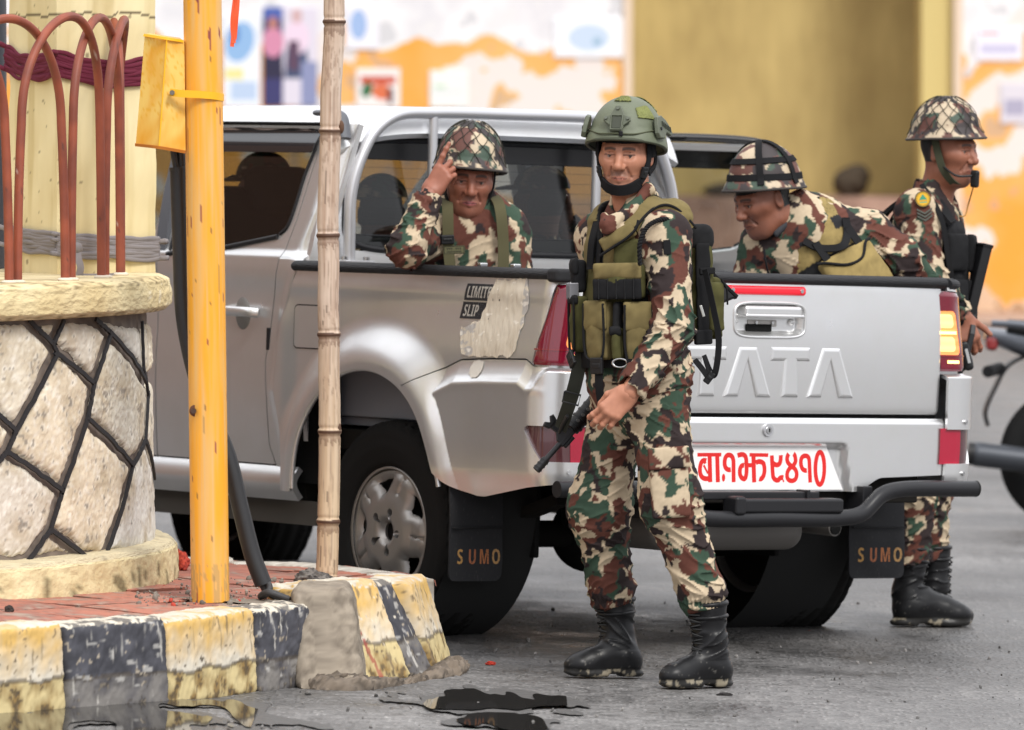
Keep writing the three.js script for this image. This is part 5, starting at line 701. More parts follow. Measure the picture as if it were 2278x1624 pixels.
  for (const z of [.05, .42, .6]) { const g = rbox(.03, .012, .022, .004, 2); g.translate(-.745, 1.247, z); add('tie_cleat', g, M.chrome); }
}
// ---------- soft shapes: joined distance fields meshed with surface nets ----------
class Frame { // axes X (the figure's left), Y up, Z front
  constructor(o, Z, Y = v3(0, 1, 0)) { this.o = o.clone(); this.Z = Z.clone().normalize(); this.X = Y.clone().cross(this.Z).normalize(); this.Y = this.Z.clone().cross(this.X); }
  w(x, y, z) { return this.o.clone().addScaledVector(this.X, x).addScaledVector(this.Y, y).addScaledVector(this.Z, z); }
  d(x, y, z) { return v3(0, 0, 0).addScaledVector(this.X, x).addScaledVector(this.Y, y).addScaledVector(this.Z, z); }
  l(x, y, z) { const a = x - this.o.x, b = y - this.o.y, c = z - this.o.z; return [a * this.X.x + b * this.X.y + c * this.X.z, a * this.Y.x + b * this.Y.y + c * this.Y.z, a * this.Z.x + b * this.Z.y + c * this.Z.z]; }
  roll(a) { const c = Math.cos(a), s = Math.sin(a), X = this.X.clone().multiplyScalar(c).addScaledVector(this.Y, s), Y = this.Y.clone().multiplyScalar(c).addScaledVector(this.X, -s); this.X = X; this.Y = Y; return this; }
  at(o) { const f = Object.create(Frame.prototype); Object.assign(f, { o: o.clone(), X: this.X, Y: this.Y, Z: this.Z }); return f; }
}
// primitives: { f(x,y,z) distance, c centre, r reach, k blend, s subtract, g region }
const cone = (a, b, ra, rb, k = .02, g = 0, s = false) => { const bx = b.x - a.x, by = b.y - a.y, bz = b.z - a.z, L = bx * bx + by * by + bz * bz || 1e-9, ax = a.x, ay = a.y, az = a.z; return { f: (x, y, z) => { x -= ax; y -= ay; z -= az; let h = (x * bx + y * by + z * bz) / L; h = h < 0 ? 0 : h > 1 ? 1 : h; const p = x - bx * h, q = y - by * h, r = z - bz * h; return Math.sqrt(p * p + q * q + r * r) - (ra + (rb - ra) * h); }, c: a.clone().add(b).multiplyScalar(.5), r: Math.sqrt(L) / 2 + Math.max(ra, rb), k, g, s }; };
const ball = (a, r, k = .02, g = 0, s = false) => cone(a, a.clone().add(v3(0, 1e-4, 0)), r, r, k, g, s);
const elli = (fr, c, r, k = .02, g = 0, s = false) => { const o = fr.w(...c), q = fr.at(o), [A, B, C] = r; return { f: (x, y, z) => { const p = q.l(x, y, z), a = p[0] / A, b = p[1] / B, e = p[2] / C, k0 = Math.sqrt(a * a + b * b + e * e), k1 = Math.sqrt(a * a / A / A + b * b / B / B + e * e / C / C); return k1 < 1e-9 ? -Math.min(A, B, C) : k0 * (k0 - 1) / k1; }, c: o, r: Math.max(A, B, C), k, g, s }; };
const rbx = (fr, c, h, r, k = .01, g = 0, s = false) => { const o = fr.w(...c), q = fr.at(o); return { f: (x, y, z) => { const p = q.l(x, y, z), a = Math.abs(p[0]) - h[0] + r, b = Math.abs(p[1]) - h[1] + r, e = Math.abs(p[2]) - h[2] + r; return Math.hypot(Math.max(a, 0), Math.max(b, 0), Math.max(e, 0)) + Math.min(Math.max(a, b, e), 0) - r; }, c: o, r: Math.hypot(...h), k, g, s }; };
const halfspace = (p, n, k = .004) => { const N = n.clone().normalize(), D = N.dot(p); return { f: (x, y, z) => D - (x * N.x + y * N.y + z * N.z), c: p, r: 1e3, k, g: 0, s: true }; }; // removes what lies in front of p along n
function smin(a, b, k) { const h = Math.max(k - Math.abs(a - b), 0) / k; return Math.min(a, b) - h * h * k * .25; }
function evalF(P, x, y, z) { let d = 1e3; for (let i = 0; i < P.length; i++) { const p = P[i], e = p.f(x, y, z); if (p.s) { const k = p.k, a = -d, h = Math.max(k - Math.abs(a - e), 0) / k; d = -(Math.min(a, e) - h * h * k * .25); } else d = smin(d, e, p.k); } return d; }
function meshF(P, cell, o = {}) {
  const lo = v3(1e9, 1e9, 1e9), hi = v3(-1e9, -1e9, -1e9); for (const p of P) if (!p.s) { lo.min(p.c.clone().subScalar(p.r + .03)); hi.max(p.c.clone().addScalar(p.r + .03)); }
  if (o.lo) lo.max(o.lo); if (o.hi) hi.min(o.hi);
  const B = 6, nb = [0, 1, 2].map(i => Math.ceil((hi.getComponent(i) - lo.getComponent(i)) / cell / B)), [nx, ny, nz] = nb.map(n => n * B + 1), F = new Float32Array(nx * ny * nz).fill(1), half = Math.sqrt(3) * B * cell / 2 + cell * 1.8, act = [], disp = o.disp, amp = o.amp ?? .012;
  for (let bz = 0; bz < nb[2]; bz++) for (let by = 0; by < nb[1]; by++) for (let bx = 0; bx < nb[0]; bx++) {
    const cx = lo.x + (bx + .5) * B * cell, cy = lo.y + (by + .5) * B * cell, cz = lo.z + (bz + .5) * B * cell, near = []; let d = 1e3;
    for (const p of P) { const e = p.f(cx, cy, cz), R = half * 1.9 + p.k + (disp ? amp : 0); if (p.s) { if (e < R * 1.2) near.push(p); const k = p.k; d = Math.max(d, -e); } else { if (e < R * 1.6 + .03) near.push(p); d = smin(d, e, p.k); } }
    const skip = Math.abs(d) > half * 1.35 + (disp ? amp : 0) + .01; const x1 = bx === nb[0] - 1 ? B + 1 : B, y1 = by === nb[1] - 1 ? B + 1 : B, z1 = bz === nb[2] - 1 ? B + 1 : B;
    if (!skip) act.push([bx, by, bz, near]);
    for (let k = 0; k < z1; k++) for (let j = 0; j < y1; j++) for (let i = 0; i < x1; i++) { const X = bx * B + i, Y = by * B + j, Z = bz * B + k; let v = d; if (!skip) { const x = lo.x + X * cell, y = lo.y + Y * cell, z = lo.z + Z * cell; v = evalF(near, x, y, z); if (disp && v < amp * 3 && v > -amp * 3) v += disp(x, y, z); } F[(Z * ny + Y) * nx + X] = v; }
  }
  const id = new Map(), pos = [], nor = [], idx = [], reg = [], S = [1, nx, nx * ny], listOf = new Map(act.map(a => [(a[2] * nb[1] + a[1]) * nb[0] + a[0], a[3]])), E = cell * .5;
  const val = (near, x, y, z) => { const v = evalF(near, x, y, z); return disp ? v + disp(x, y, z) : v; };
  for (const [bx, by, bz, near] of act) for (let k = 0; k < B; k++) for (let j = 0; j < B; j++) for (let i = 0; i < B; i++) {
    const X = bx * B + i, Y = by * B + j, Z = bz * B + k; if (X >= nx - 1 || Y >= ny - 1 || Z >= nz - 1) continue; const q = (Z * ny + Y) * nx + X; let m = 0; for (let c = 0; c < 8; c++) if (F[q + (c & 1) + (c >> 1 & 1) * nx + (c >> 2) * nx * ny] < 0) m |= 1 << c; if (m === 0 || m === 255) continue;
    let sx = 0, sy = 0, sz = 0, n = 0; for (let a = 0; a < 3; a++) for (let c = 0; c < 8; c++) if (!(c >> a & 1)) { const e = c | 1 << a; if ((m >> c & 1) !== (m >> e & 1)) { const va = F[q + (c & 1) + (c >> 1 & 1) * nx + (c >> 2) * nx * ny], vb = F[q + (e & 1) + (e >> 1 & 1) * nx + (e >> 2) * nx * ny], t = va / (va - vb); sx += (c & 1) + (a === 0 ? t : 0); sy += (c >> 1 & 1) + (a === 1 ? t : 0); sz += (c >> 2) + (a === 2 ? t : 0); n++; } }
    let x = lo.x + (X + sx / n) * cell, y = lo.y + (Y + sy / n) * cell, z = lo.z + (Z + sz / n) * cell, g = null;
    for (let it = 0; it < 2; it++) { const v = it ? 0 : val(near, x, y, z), gx = val(near, x + E, y, z) - val(near, x - E, y, z), gy = val(near, x, y + E, z) - val(near, x, y - E, z), gz = val(near, x, y, z + E) - val(near, x, y, z - E), l = Math.sqrt(gx * gx + gy * gy + gz * gz) || 1e-9; if (!it) { let s = v / (l / (2 * E)); s = clamp(s, -cell * .5, cell * .5); x -= gx / l * s; y -= gy / l * s; z -= gz / l * s; } g = [gx / l, gy / l, gz / l]; if (it === 0 && !o.fine) break; }
    let best = 1e9, r = 0; for (const p of near) if (!p.s) { const e = p.f(x, y, z); if (e < best) { best = e; r = p.g; } }
    id.set(q, pos.length / 3); pos.push(x, y, z); nor.push(...g); reg.push(r);
  }
  for (const [q] of id) { const f0 = F[q]; for (let a = 0; a < 3; a++) { const u = S[(a + 1) % 3], v = S[(a + 2) % 3], e = F[q + S[a]]; if ((f0 < 0) === (e < 0)) continue; const A = id.get(q), b = id.get(q - u), c = id.get(q - u - v), d = id.get(q - v); if (b === undefined || c === undefined || d === undefined) continue; f0 < 0 ? idx.push(A, b, c, A, c, d) : idx.push(A, c, b, A, d, c); } }
  const geo = geoOf(pos, idx, new Array(pos.length / 3 * 2).fill(0), null, nor); geo.userData = {}; return { geo, reg };
}
function dye(m, fn) { const p = m.geo.attributes.position, n = m.geo.attributes.normal, c = new Float32Array(p.count * 3); for (let i = 0; i < p.count; i++) { const q = fn(p.getX(i), p.getY(i), p.getZ(i), m.reg[i], n.getX(i), n.getY(i), n.getZ(i)); c[i * 3] = q[0]; c[i * 3 + 1] = q[1]; c[i * 3 + 2] = q[2]; } m.geo.setAttribute('color', new THREE.BufferAttribute(c, 3)); return m.geo; }
// woodland print: sand ground, rust brown, dark green and near black blotches with lobed edges
const CAMO = [L(188, 170, 144), L(95, 59, 50), L(57, 75, 62), L(51, 43, 43)];
function camo(x, y, z, seed, sc = 1) {
  sc *= 1.68; x = x * sc + seed * 3.7; y = y * sc + seed * 1.9; z *= sc; const wx = .034 * noise(x * 17, y * 17, z * 17), wy = .034 * noise(x * 17 + 9, y * 17 + 4, z * 17), wz = .03 * noise(x * 17, y * 17 + 31, z * 17);
  const lx = .007 * noise(x * 34, y * 34, z * 34), ly = .007 * noise(x * 34 + 5, y * 34, z * 34 + 7); const X = x + wx + lx, Y = y + wy + ly, Z = z + wz;
  const n1 = noise(X * 9.5, Y * 8, Z * 9.5), n2 = noise(X * 10 + 40, Y * 6.5 + 20, Z * 10), n3 = noise(X * 9 + 90, Y * 9 + 70, Z * 9 + 11);
  let c = CAMO[0]; if (n2 > .12) c = CAMO[2]; if (n1 > .15) c = CAMO[1]; if (n3 > .30) c = CAMO[3];
  const f = 1 + .07 * noise(x * 60, y * 60, z * 60) + .06 * noise(x * 9 + 3, y * 9, z * 9); return [c[0] * f, c[1] * f, c[2] * f];
}
// cloth creases: ridges running across a limb, strongest where w(x,y,z) is large
const creases = (w, sc = 1, seed = 0) => (x, y, z) => { const a = w(x, y, z); if (a < .02) return -.0012 * noise(x * 22, y * 22, z * 22 + seed); const q = .3 * noise(x * 6, y * 6 + seed, z * 6), r = noise(x * 9 * sc + seed, (y + .35 * x * Math.sign(noise(x * 3, y * 3, seed)) + .1 * q) * 26 * sc, z * 9 * sc), s = noise(x * 16 * sc, y * 20 * sc + seed * 2, z * 16 * sc); const ridge = 1 - Math.min(1, Math.abs(r) * 2.1); return -a * (.0085 * (ridge * ridge - .28) + .0030 * s); };
const bell = (p, s) => (x, y, z) => Math.exp(-((x - p.x) ** 2 + (y - p.y) ** 2 + (z - p.z) ** 2) / (s * s));

// ---------- heads, hands, boots ----------
function headPrims(F, s = 1, o = {}) { // F at the middle of the head, 0.12 s above the chin
  const e = (c, r, k, g, sub) => elli(F, c.map(v => v * s), r.map(v => v * s), k * s, g, sub), w = (x, y, z) => F.w(x * s, y * s, z * s), C = (a, b, ra, rb, k, g, sub) => cone(w(...a), w(...b), ra * s, rb * s, k * s, g, sub), P = [];
  P.push(e([0, .035, -.012], [.075, .095, .094], .02, 1), e([0, -.028, .028], [.061, .085, .064], .045, 1), e([0, -.074, .03], [.049, .040, .052], .03, 1));
  P.push(C([0, -.099, .066], [0, -.097, .068], .017, .017, .03, 1)); for (const q of [-1, 1]) { P.push(C([q * .038, -.012, .068], [q * .052, -.006, .045], .019, .018, .03, 1), C([q * .012, .029, .087], [q * .045, .028, .071], .0095, .0095, .016, 1), C([q * .05, -.07, .0], [q * .03, -.098, .045], .016, .015, .03, 1)); P.push(e([q * .031, .009, .097], [.019, .012, .017], .011, 1, true)); P.push(C([q * .031, .0075, .0735], [q * .031, .0075, .0736], .0128, .0128, .0015, 2)); P.push(C([q * .018, .0122, .0856], [q * .045, .0108, .0780], .0046, .0046, .003, 1), C([q * .019, .0036, .0850], [q * .043, .0034, .0780], .004, .0042, .004, 1)); P.push(e([q * .078, -.002, -.012], [.009, .031, .019], .008, 1), e([q * .088, -.002, -.006], [.007, .019, .010], .006, 1, true)); }
  P.push(C([0, .018, .085], [0, -.024, .110], .0075, .0115, .014, 1), C([0, -.027, .108], [0, -.028, .106], .0115, .0115, .008, 1)); for (const q of [-1, 1]) P.push(C([q * .012, -.030, .098], [q * .013, -.029, .094], .0082, .0085, .007, 1), C([q * .007, -.0385, .102], [q * .0075, -.036, .10], .0035, .0035, .003, 1, true));
  for (const q of [-1, 1]) P.push(C([q * .026, -.0632, .0785], [q * .007, -.0585, .0905], .0035, .0046, .008, 3), C([q * .021, -.0662, .082], [q * .002, -.0688, .0898], .0038, .0055, .009, 3), C([q * .023, -.032, .0895], [q * .035, -.060, .075], .002, .002, .010, 1, true)); P.push(C([-.014, -.0637, .0925], [.014, -.0637, .0925], .001, .001, .002, 1, true)); P.push(C([0, -.044, .096], [0, -.050, .096], .003, .003, .006, 1, true));
  P.push(cone(w(0, -.045, -.02), o.neck ?? w(0, -.17, -.035), .056 * s, .062 * s, .03 * s, 1)); return P;
}
function skinAt(F, s, tone, o = {}) { return (x, y, z, r) => { const p = F.l(x, y, z).map(v => v / s); const n = fbm(x * 60, y * 60, z * 60, 3), m = noise(x * 18, y * 18, z * 18); let c = [tone[0] * (1 + .10 * n + .06 * m), tone[1] * (1 + .12 * n + .06 * m), tone[2] * (1 + .13 * n + .05 * m)]; const ax = Math.abs(p[0]);
  if (p[2] > .04) { if (p[1] < -.032 && p[1] > -.12 && !(p[1] > -.053 && ax > .03)) { const st = (o.stubble ?? .35) * sstep(-.03, -.045, p[1]) * sstep(.062, .05, ax); c = mix3(c, [.07, .05, .045], st * (.75 + .5 * n) * (p[1] > -.056 && ax < .03 ? 1.7 : 1)); } const br = Math.abs(p[1] - (.0305 - .0035 * Math.pow((ax - .028) / .02, 2))); if (ax > .011 && ax < .05 && br < .0062 && p[2] > .05) c = mix3(c, [.02, .014, .012], .85 * (1 - Math.pow(br / .0062, 3))); const lp = Math.hypot((p[0]) / .027, (p[1] + .0637) / .0088); if (lp < 1 && p[2] > .07) c = mix3(c, o.lip ?? [tone[0] * .72, tone[1] * .52, tone[2] * .56], .75 * sstep(1, .7, lp)); if (Math.abs(p[1] + .0634) < .0016 && ax < .025 && p[2] > .07) c = mix3(c, [.05, .02, .018], .7); if (ax < .05 && ax > .012 && Math.abs(p[1] - .0102) < .0022 && p[2] > .06) c = mix3(c, [.02, .012, .01], .6); }
  if (r === 2 && p[2] > .066) { const ex = ax - .031 + (o.gaze ?? 0) * Math.sign(p[0]), d = Math.hypot(ex, p[1] - .0072); c = d < .0026 ? [.004, .004, .004] : d < .0068 ? [.02, .011, .007] : [.27, .22, .19]; if (p[1] > .0092) c = [.02, .013, .011]; }
  if (p[1] > .045 || (p[2] < -.02 && p[1] > -.035)) c = [.012 * (1 + n), .011, .011]; return c; }; }
function handPrims(F, s, side, pose) { // F at the wrist, Y along the fingers, Z out of the back of the hand, thumb on side*X
  const w = (x, y, z) => F.w(x * s * side, y * s, z * s), P = [], C = (a, b, ra, rb, k = .006, g = 5) => P.push(cone(w(...a), w(...b), ra * s, rb * s, k * s, g));
  C([0, -.05, 0], [0, .012, 0], .027, .026, .02); for (const [x, y0, y1, r] of [[.026, .01, .088, .0145], [.008, .008, .092, .0145], [-.010, .008, .087, .014], [-.027, .010, .078, .013]]) C([x * .75, y0, -.002], [x, y1, 0], r, r * .86, .014);
  C([.012, .035, -.012], [-.018, .035, -.012], .013, .012, .02);
  const base = [[.026, .088], [.008, .092], [-.010, .087], [-.027, .078]], len = [[.042, .026, .021], [.046, .030, .022], [.043, .028, .021], [.034, .021, .019]], rad = [.0092, .0094, .009, .0080];
  base.forEach(([x, y], i) => { let p = [x, y, 0], a = 0; const sp = (pose.spread ?? .1) * (1.5 - i) / 1.5; for (let j = 0; j < 3; j++) { a += pose.curl[i][j]; const l = len[i][j], q = [p[0] + Math.sin(sp) * l * Math.cos(a) + 0, p[1] + Math.cos(a) * l, p[2] - Math.sin(a) * l]; C(p, q, rad[i] * (1 - .07 * j), rad[i] * (.93 - .09 * j), j ? .004 : .007); if (j < 2) C(q, [q[0], q[1] + .001, q[2] + .0012], rad[i] * .98, rad[i] * .98, .003); p = q; } });
  const t = pose.thumb; C([.022, .018, -.006], t[0], .0155, .0125, .014); C(t[0], t[1], .0115, .0105, .005); C(t[1], t[2], .0102, .0082, .004); return P;
}
function bootPrims(ankle, heel, toe, top, r0, up = v3(0, 1, 0)) { // heel and toe on the ground line, top = where the shaft ends
  const d = toe.clone().sub(heel), L = d.length(), f = d.clone().normalize(), F = new Frame(heel, f, up), P = [], k = L / .30;
  P.push(cone(F.w(0, .062 * k, .055 * k), F.w(0, .058 * k, .10 * k), .042 * k, .044 * k, .03, 1), cone(F.w(0, .058 * k, .10 * k), F.w(0, .046 * k, .232 * k), .044 * k, .041 * k, .03, 1), elli(F, [0, .042 * k, .235 * k], [.047 * k, .034 * k, .062 * k], .03, 2), elli(F, [0, .055 * k, .052 * k], [.040 * k, .05 * k, .048 * k], .03, 2));
  const kn = ankle.clone(); P.push(cone(F.w(0, .085 * k, .075 * k), kn, .043 * k, .047, .04, 1), cone(kn, top, .047, r0, .03, 1), cone(F.w(0, .10 * k, .125 * k), F.w(0, .072 * k, .19 * k), .033 * k, .034 * k, .03, 1));
  P.push(elli(F, [0, .014 * k, .205 * k], [.052 * k, .022 * k, .098 * k], .01, 3), elli(F, [0, .014 * k, .058 * k], [.045 * k, .022 * k, .064 * k], .01, 3), rbx(F, [0, .017 * k, .13 * k], [.034 * k, .014 * k, .07 * k], .008, .02, 3)); P.push(halfspace(F.w(0, .001, 0), F.d(0, -1, 0), .003)); P.push(rbx(F, [0, .0, .112 * k], [.08, .010, .024 * k], .004, .006, 3, true)); P.push(elli(F, [0, -.02 * k, .30 * k], [.07, .034 * k, .035 * k], .01, 3, true));
  for (const q of [-1, 1]) P.push(elli(F, [q * .075 * k, .012 * k, .13 * k], [.030 * k, .06, .055 * k], .02, 3, true));
  P.push(halfspace(top, top.clone().sub(ankle), .004)); return { P, F, k };
}
const SKIN = phy({ vertexColors: true, roughness: .52, sheen: .1 }), CLOTH = matte({ vertexColors: true }), LEATHER = matte({ vertexColors: true, roughness: .36, specularIntensity: .5 }), SHELL = std({ vertexColors: true, roughness: .62 });
const LACE = matte({ color: lin(.035, .035, .035) }), WEB = matte({ color: lin(.013, .013, .014) }), OLIVE = matte({ color: rgb(104, 94, 60), roughness: .85 }), PLAST = matte({ color: lin(.012, .012, .013), roughness: .4, specularIntensity: .6 }), GUN = phy({ color: lin(.022, .022, .024), roughness: .42, metalness: .35 });
function makeBoot(person, ankle, heel, toe, top, r0, seed, up) {
  const { P, F, k } = bootPrims(ankle, heel, toe, top, r0, up), m = meshF(P, .0048, { disp: creases((x, y, z) => { const p = F.l(x, y, z); return .55 * sstep(.08, .12, p[1]) * sstep(.3, .16, p[1]); }, 1.1, seed), amp: .006 });
  dye(m, (x, y, z, r) => { const p = F.l(x, y, z), n = fbm(x * 40, y * 40, z * 40 + seed, 4), q = noise(x * 14, y * 14, z * 14 + seed); let c = [.010, .010, .011]; if (r === 3 || p[1] < .031 * k) { c = [.024, .023, .022]; if (n + .5 * q > .22) c = mix3(c, [.30, .26, .19], clamp((n + .5 * q) * 2, 0, .85)); } else { const d = fbm(x * 110, y * 110, z * 110 + seed, 3) + .5 * n - p[1] * 2.2; if (d > .34) c = mix3(c, [.20, .19, .17], clamp((d - .34) * 2.5, 0, .5)); } if (Math.abs(p[1] - .033 * k) < .0025) c = [.006, .006, .006]; return c; });
  const b = mk('boot', m.geo, LEATHER, person), cr = top.clone().sub(ankle).normalize();
  // collar and laces
  const ring = (p, r, q) => { const X = F.X, Z = cr.clone().cross(X).negate().normalize(), pts = []; for (let i = 0; i < 24; i++) { const a = i / 24 * 2 * Math.PI; pts.push(p.clone().addScaledVector(X, Math.cos(a) * r).addScaledVector(Z, Math.sin(a) * r)); } return tube(pts, q, { closed: true, n: 48, k: 8 }); };
  mk('collar_pad', ring(top.clone().addScaledVector(cr, -.006), r0 - .003, .0085), LEATHER.clone(), b).material.vertexColors = false; b.children[0].material.color.setRGB(.012, .012, .013);
  mk('collar_pad', ring(top.clone().addScaledVector(cr, -.045), r0 - .004, .006), b.children[0].material, b);
  const fw = F.Z, front = (t) => { const a = F.w(0, .088 * k, .172 * k), bq = ankle.clone().addScaledVector(fw, .052), c = top.clone().addScaledVector(fw, r0 + .001).addScaledVector(cr, -.04); return t < .45 ? a.lerp(bq, t / .45) : bq.lerp(c, (t - .45) / .55); };
  for (let i = 0; i < 8; i++) { const t = i / 7, p = front(t), q = front(Math.min(1, t + .09)), o = i % 2 ? 1 : -1; mk('lace', tube([p.clone().addScaledVector(F.X, -.026 * o).addScaledVector(fw, -.008), p.clone().lerp(q, .5).addScaledVector(fw, .006), q.clone().addScaledVector(F.X, .026 * o).addScaledVector(fw, -.008)], .0026, { n: 14, k: 6 }), LACE, b); mk('lace', tube([p.clone().addScaledVector(F.X, .028).addScaledVector(fw, -.010), p.clone().addScaledVector(fw, .004), p.clone().addScaledVector(F.X, -.028).addScaledVector(fw, -.010)], .0024, { n: 12, k: 6 }), LACE, b); }
  return b;
}
// ---------- gear helpers ----------
function softBox(w, h, d, r, bul = .006, seed = 1, step = .009) { // padded pouch, centred, front +z
  const g0 = new THREE.BoxGeometry(w, h, d, Math.max(3, Math.round(w / step)), Math.max(3, Math.round(h / step)), Math.max(2, Math.round(d / step))); g0.deleteAttribute('normal'); g0.deleteAttribute('uv'); const g = mergeVertices(g0), p = g.attributes.position, a = v3(0, 0, 0), b = v3(0, 0, 0); r = Math.min(r, w / 2.02, h / 2.02, d / 2.02);
  for (let i = 0; i < p.count; i++) { a.fromBufferAttribute(p, i); b.set(clamp(a.x, -w / 2 + r, w / 2 - r), clamp(a.y, -h / 2 + r, h / 2 - r), clamp(a.z, -d / 2 + r, d / 2 - r)); const q = a.clone().sub(b); if (q.lengthSq()) a.copy(b).add(q.normalize().multiplyScalar(r)); const u = a.x / w * 2, v = a.y / h * 2; a.z += bul * (1 - u * u) * (1 - v * v) * (a.z > 0 ? 1 : 0) + .0022 * noise(a.x * 30 + seed, a.y * 30, a.z * 30) + .0012 * noise(a.x * 80 + seed, a.y * 60, seed); a.x += .0015 * noise(a.y * 25, a.z * 25, seed); p.setXYZ(i, a.x, a.y, a.z); }
  g.computeVertexNormals(); g.setAttribute('uv', new THREE.Float32BufferAttribute(new Float32Array(p.count * 2), 2)); return g;
}
const put = (g, p, F) => placed(g, p, F.X, F.Y);
const clothTone = (c, k = .16) => (x, y, z) => { const n = fbm(x * 22, y * 22, z * 22, 4), f = noise(x * 120, y * 120, z * 120); return [c[0] * (1 + k * 1.6 * n + .08 * f), c[1] * (1 + k * 1.6 * n + .08 * f), c[2] * (1 + k * 1.5 * n + .08 * f)]; };
const KHAKI = L(116, 103, 68), OLV = L(78, 76, 46), BLACK = [.016, .016, .017];
const dyed = (g, c, k) => paint(g, typeof c === 'function' ? c : clothTone(c, k));
function mergeC(list) { return mergeGeometries(list.map(g => { g = g.index ? g.toNonIndexed() : g; for (const k of Object.keys(g.attributes)) if (!['position', 'normal', 'uv', 'color'].includes(k)) g.deleteAttribute(k); return g; })); }
// steel helmet shape on a head frame: (a angle from front, t 0 crown .. 1 rim) -> world
const bowl = (F, o = {}) => (a, t, off = 0) => { const c = Math.cos(a), s = Math.sin(a), R = Math.hypot((c > 0 ? o.front ?? .140 : o.back ?? .150) * c, (o.side ?? .122) * s), end = lerp(o.endF ?? 1.50, o.endB ?? 1.80, (1 - c) / 2) - (o.ear ?? 0) * Math.pow(Math.abs(s), 3), ph = t * end, fl = sstep(.86, 1, t) * (o.flare ?? .016) * (c > 0 ? 1 + .55 * c : 1); const H = o.h ?? .148; return F.w((R * Math.sin(ph) + fl + off * Math.sin(ph)) * s, (o.y ?? .045) + (H + off) * Math.cos(ph) - fl * .55, (R * Math.sin(ph) + fl + off * Math.sin(ph)) * c + (o.z ?? -.01)); };
function camoHelmet(person, F, o) {
  const B = bowl(F, o), map = (a, t) => { const p = B(a, t); return [p.x, p.y, p.z]; };
  const g = sheet(-Math.PI, Math.PI, 110, .002, 1, 56, map, [], { thick: .006, flip: true }); paint(g, (x, y, z) => { const l = F.l(x, y, z); return camo(l[0] + .3, l[1], l[2], o.seed ?? 1, 1.15); });
  const h = mk('helmet', g, SHELL, person); const rim = []; for (let i = 0; i < 60; i++) rim.push(B(i / 60 * 2 * Math.PI, 1)); mk('helmet_rim', tube(rim, .0042, { closed: true, n: 160, k: 8 }), std({ color: rgb(58, 52, 48), roughness: .8 }), h);
  if (o.net) { const L1 = []; for (const sg of [-1, 1]) for (let k = 0; k < 15; k++) { const pts = []; for (let i = 0; i <= 30; i++) { const t = .16 + .78 * i / 30; pts.push(B(k / 15 * 2 * Math.PI + sg * 1.5 * t + .05 * noise(k * 3, t * 7, sg), t, .0035)); } L1.push(tube(pts, .0012, { n: 40, k: 5 })); } const m = mk('helmet_net', merge(L1), std({ color: rgb(48, 46, 38), roughness: .9 }), h); m.userData.kind = 'stuff'; }
  return { h, B };
}
// ordinary clothed figure out of joints; J: sl sr (shoulders) el er (elbows) wl wr (wrists) neck chest pelvis, T = torso frame
function jacket(J, T, o = {}) {
  const P = [elli(T, [0, .05, -.004], [.168, .172, .118], .05), elli(T, [0, -.13, .008], [.154, .17, .118], .07), cone(J.sl, J.sr, .062, .062, .07), cone(J.neck.clone().addScaledVector(T.Y, -.05), J.neck.clone().addScaledVector(T.Y, .035), .085, .070, .04, 1)];
  if (!o.short) P.push(elli(T, [0, -.31, .0], [.166, .17, .132], .08));
  const arm = (s, e, w, g) => { P.push(cone(s, e, .071, .061, .05, g), cone(e, w, .061, .047, .03, g)); };
  arm(J.sl, J.el, J.wl, 2); arm(J.sr, J.er, J.wr, 3);
  for (const [e, w] of [[J.el, J.wl], [J.er, J.wr]]) { const d = w.clone().sub(e).normalize(); P.push(rbx(new Frame(w, Math.abs(d.y) > .9 ? v3(0, 0, 1) : v3(0, 1, 0).cross(d), d), [0, .058, 0], [.075, .06, .075], .004, .004, 0, true)); P.push(cone(w.clone().addScaledVector(d, -.06), w.clone().addScaledVector(d, .05), .040, .042, .006, 0, true)); }
  P.push(cone(J.neck.clone().addScaledVector(T.Y, -.02), J.neck.clone().addScaledVector(T.Y, .2), .058, .066, .006, 0, true)); P.push(elli(T, [0, .285, .1], [.05, .10, .07], .02, 0, true));
  if (o.hem !== undefined) P.push(halfspace(T.w(0, o.hem, 0), T.Y.clone().negate(), .004));
  return P;
}
const jointFolds = (list, o = {}) => { const b = list.map(([p, s, a]) => { const f = bell(p, s); return (x, y, z) => a * f(x, y, z); }); return creases((x, y, z) => { let m = o.base ?? .18; for (const f of b) m += f(x, y, z); return Math.min(m, 1.2); }, o.sc ?? 1, o.seed ?? 0); };
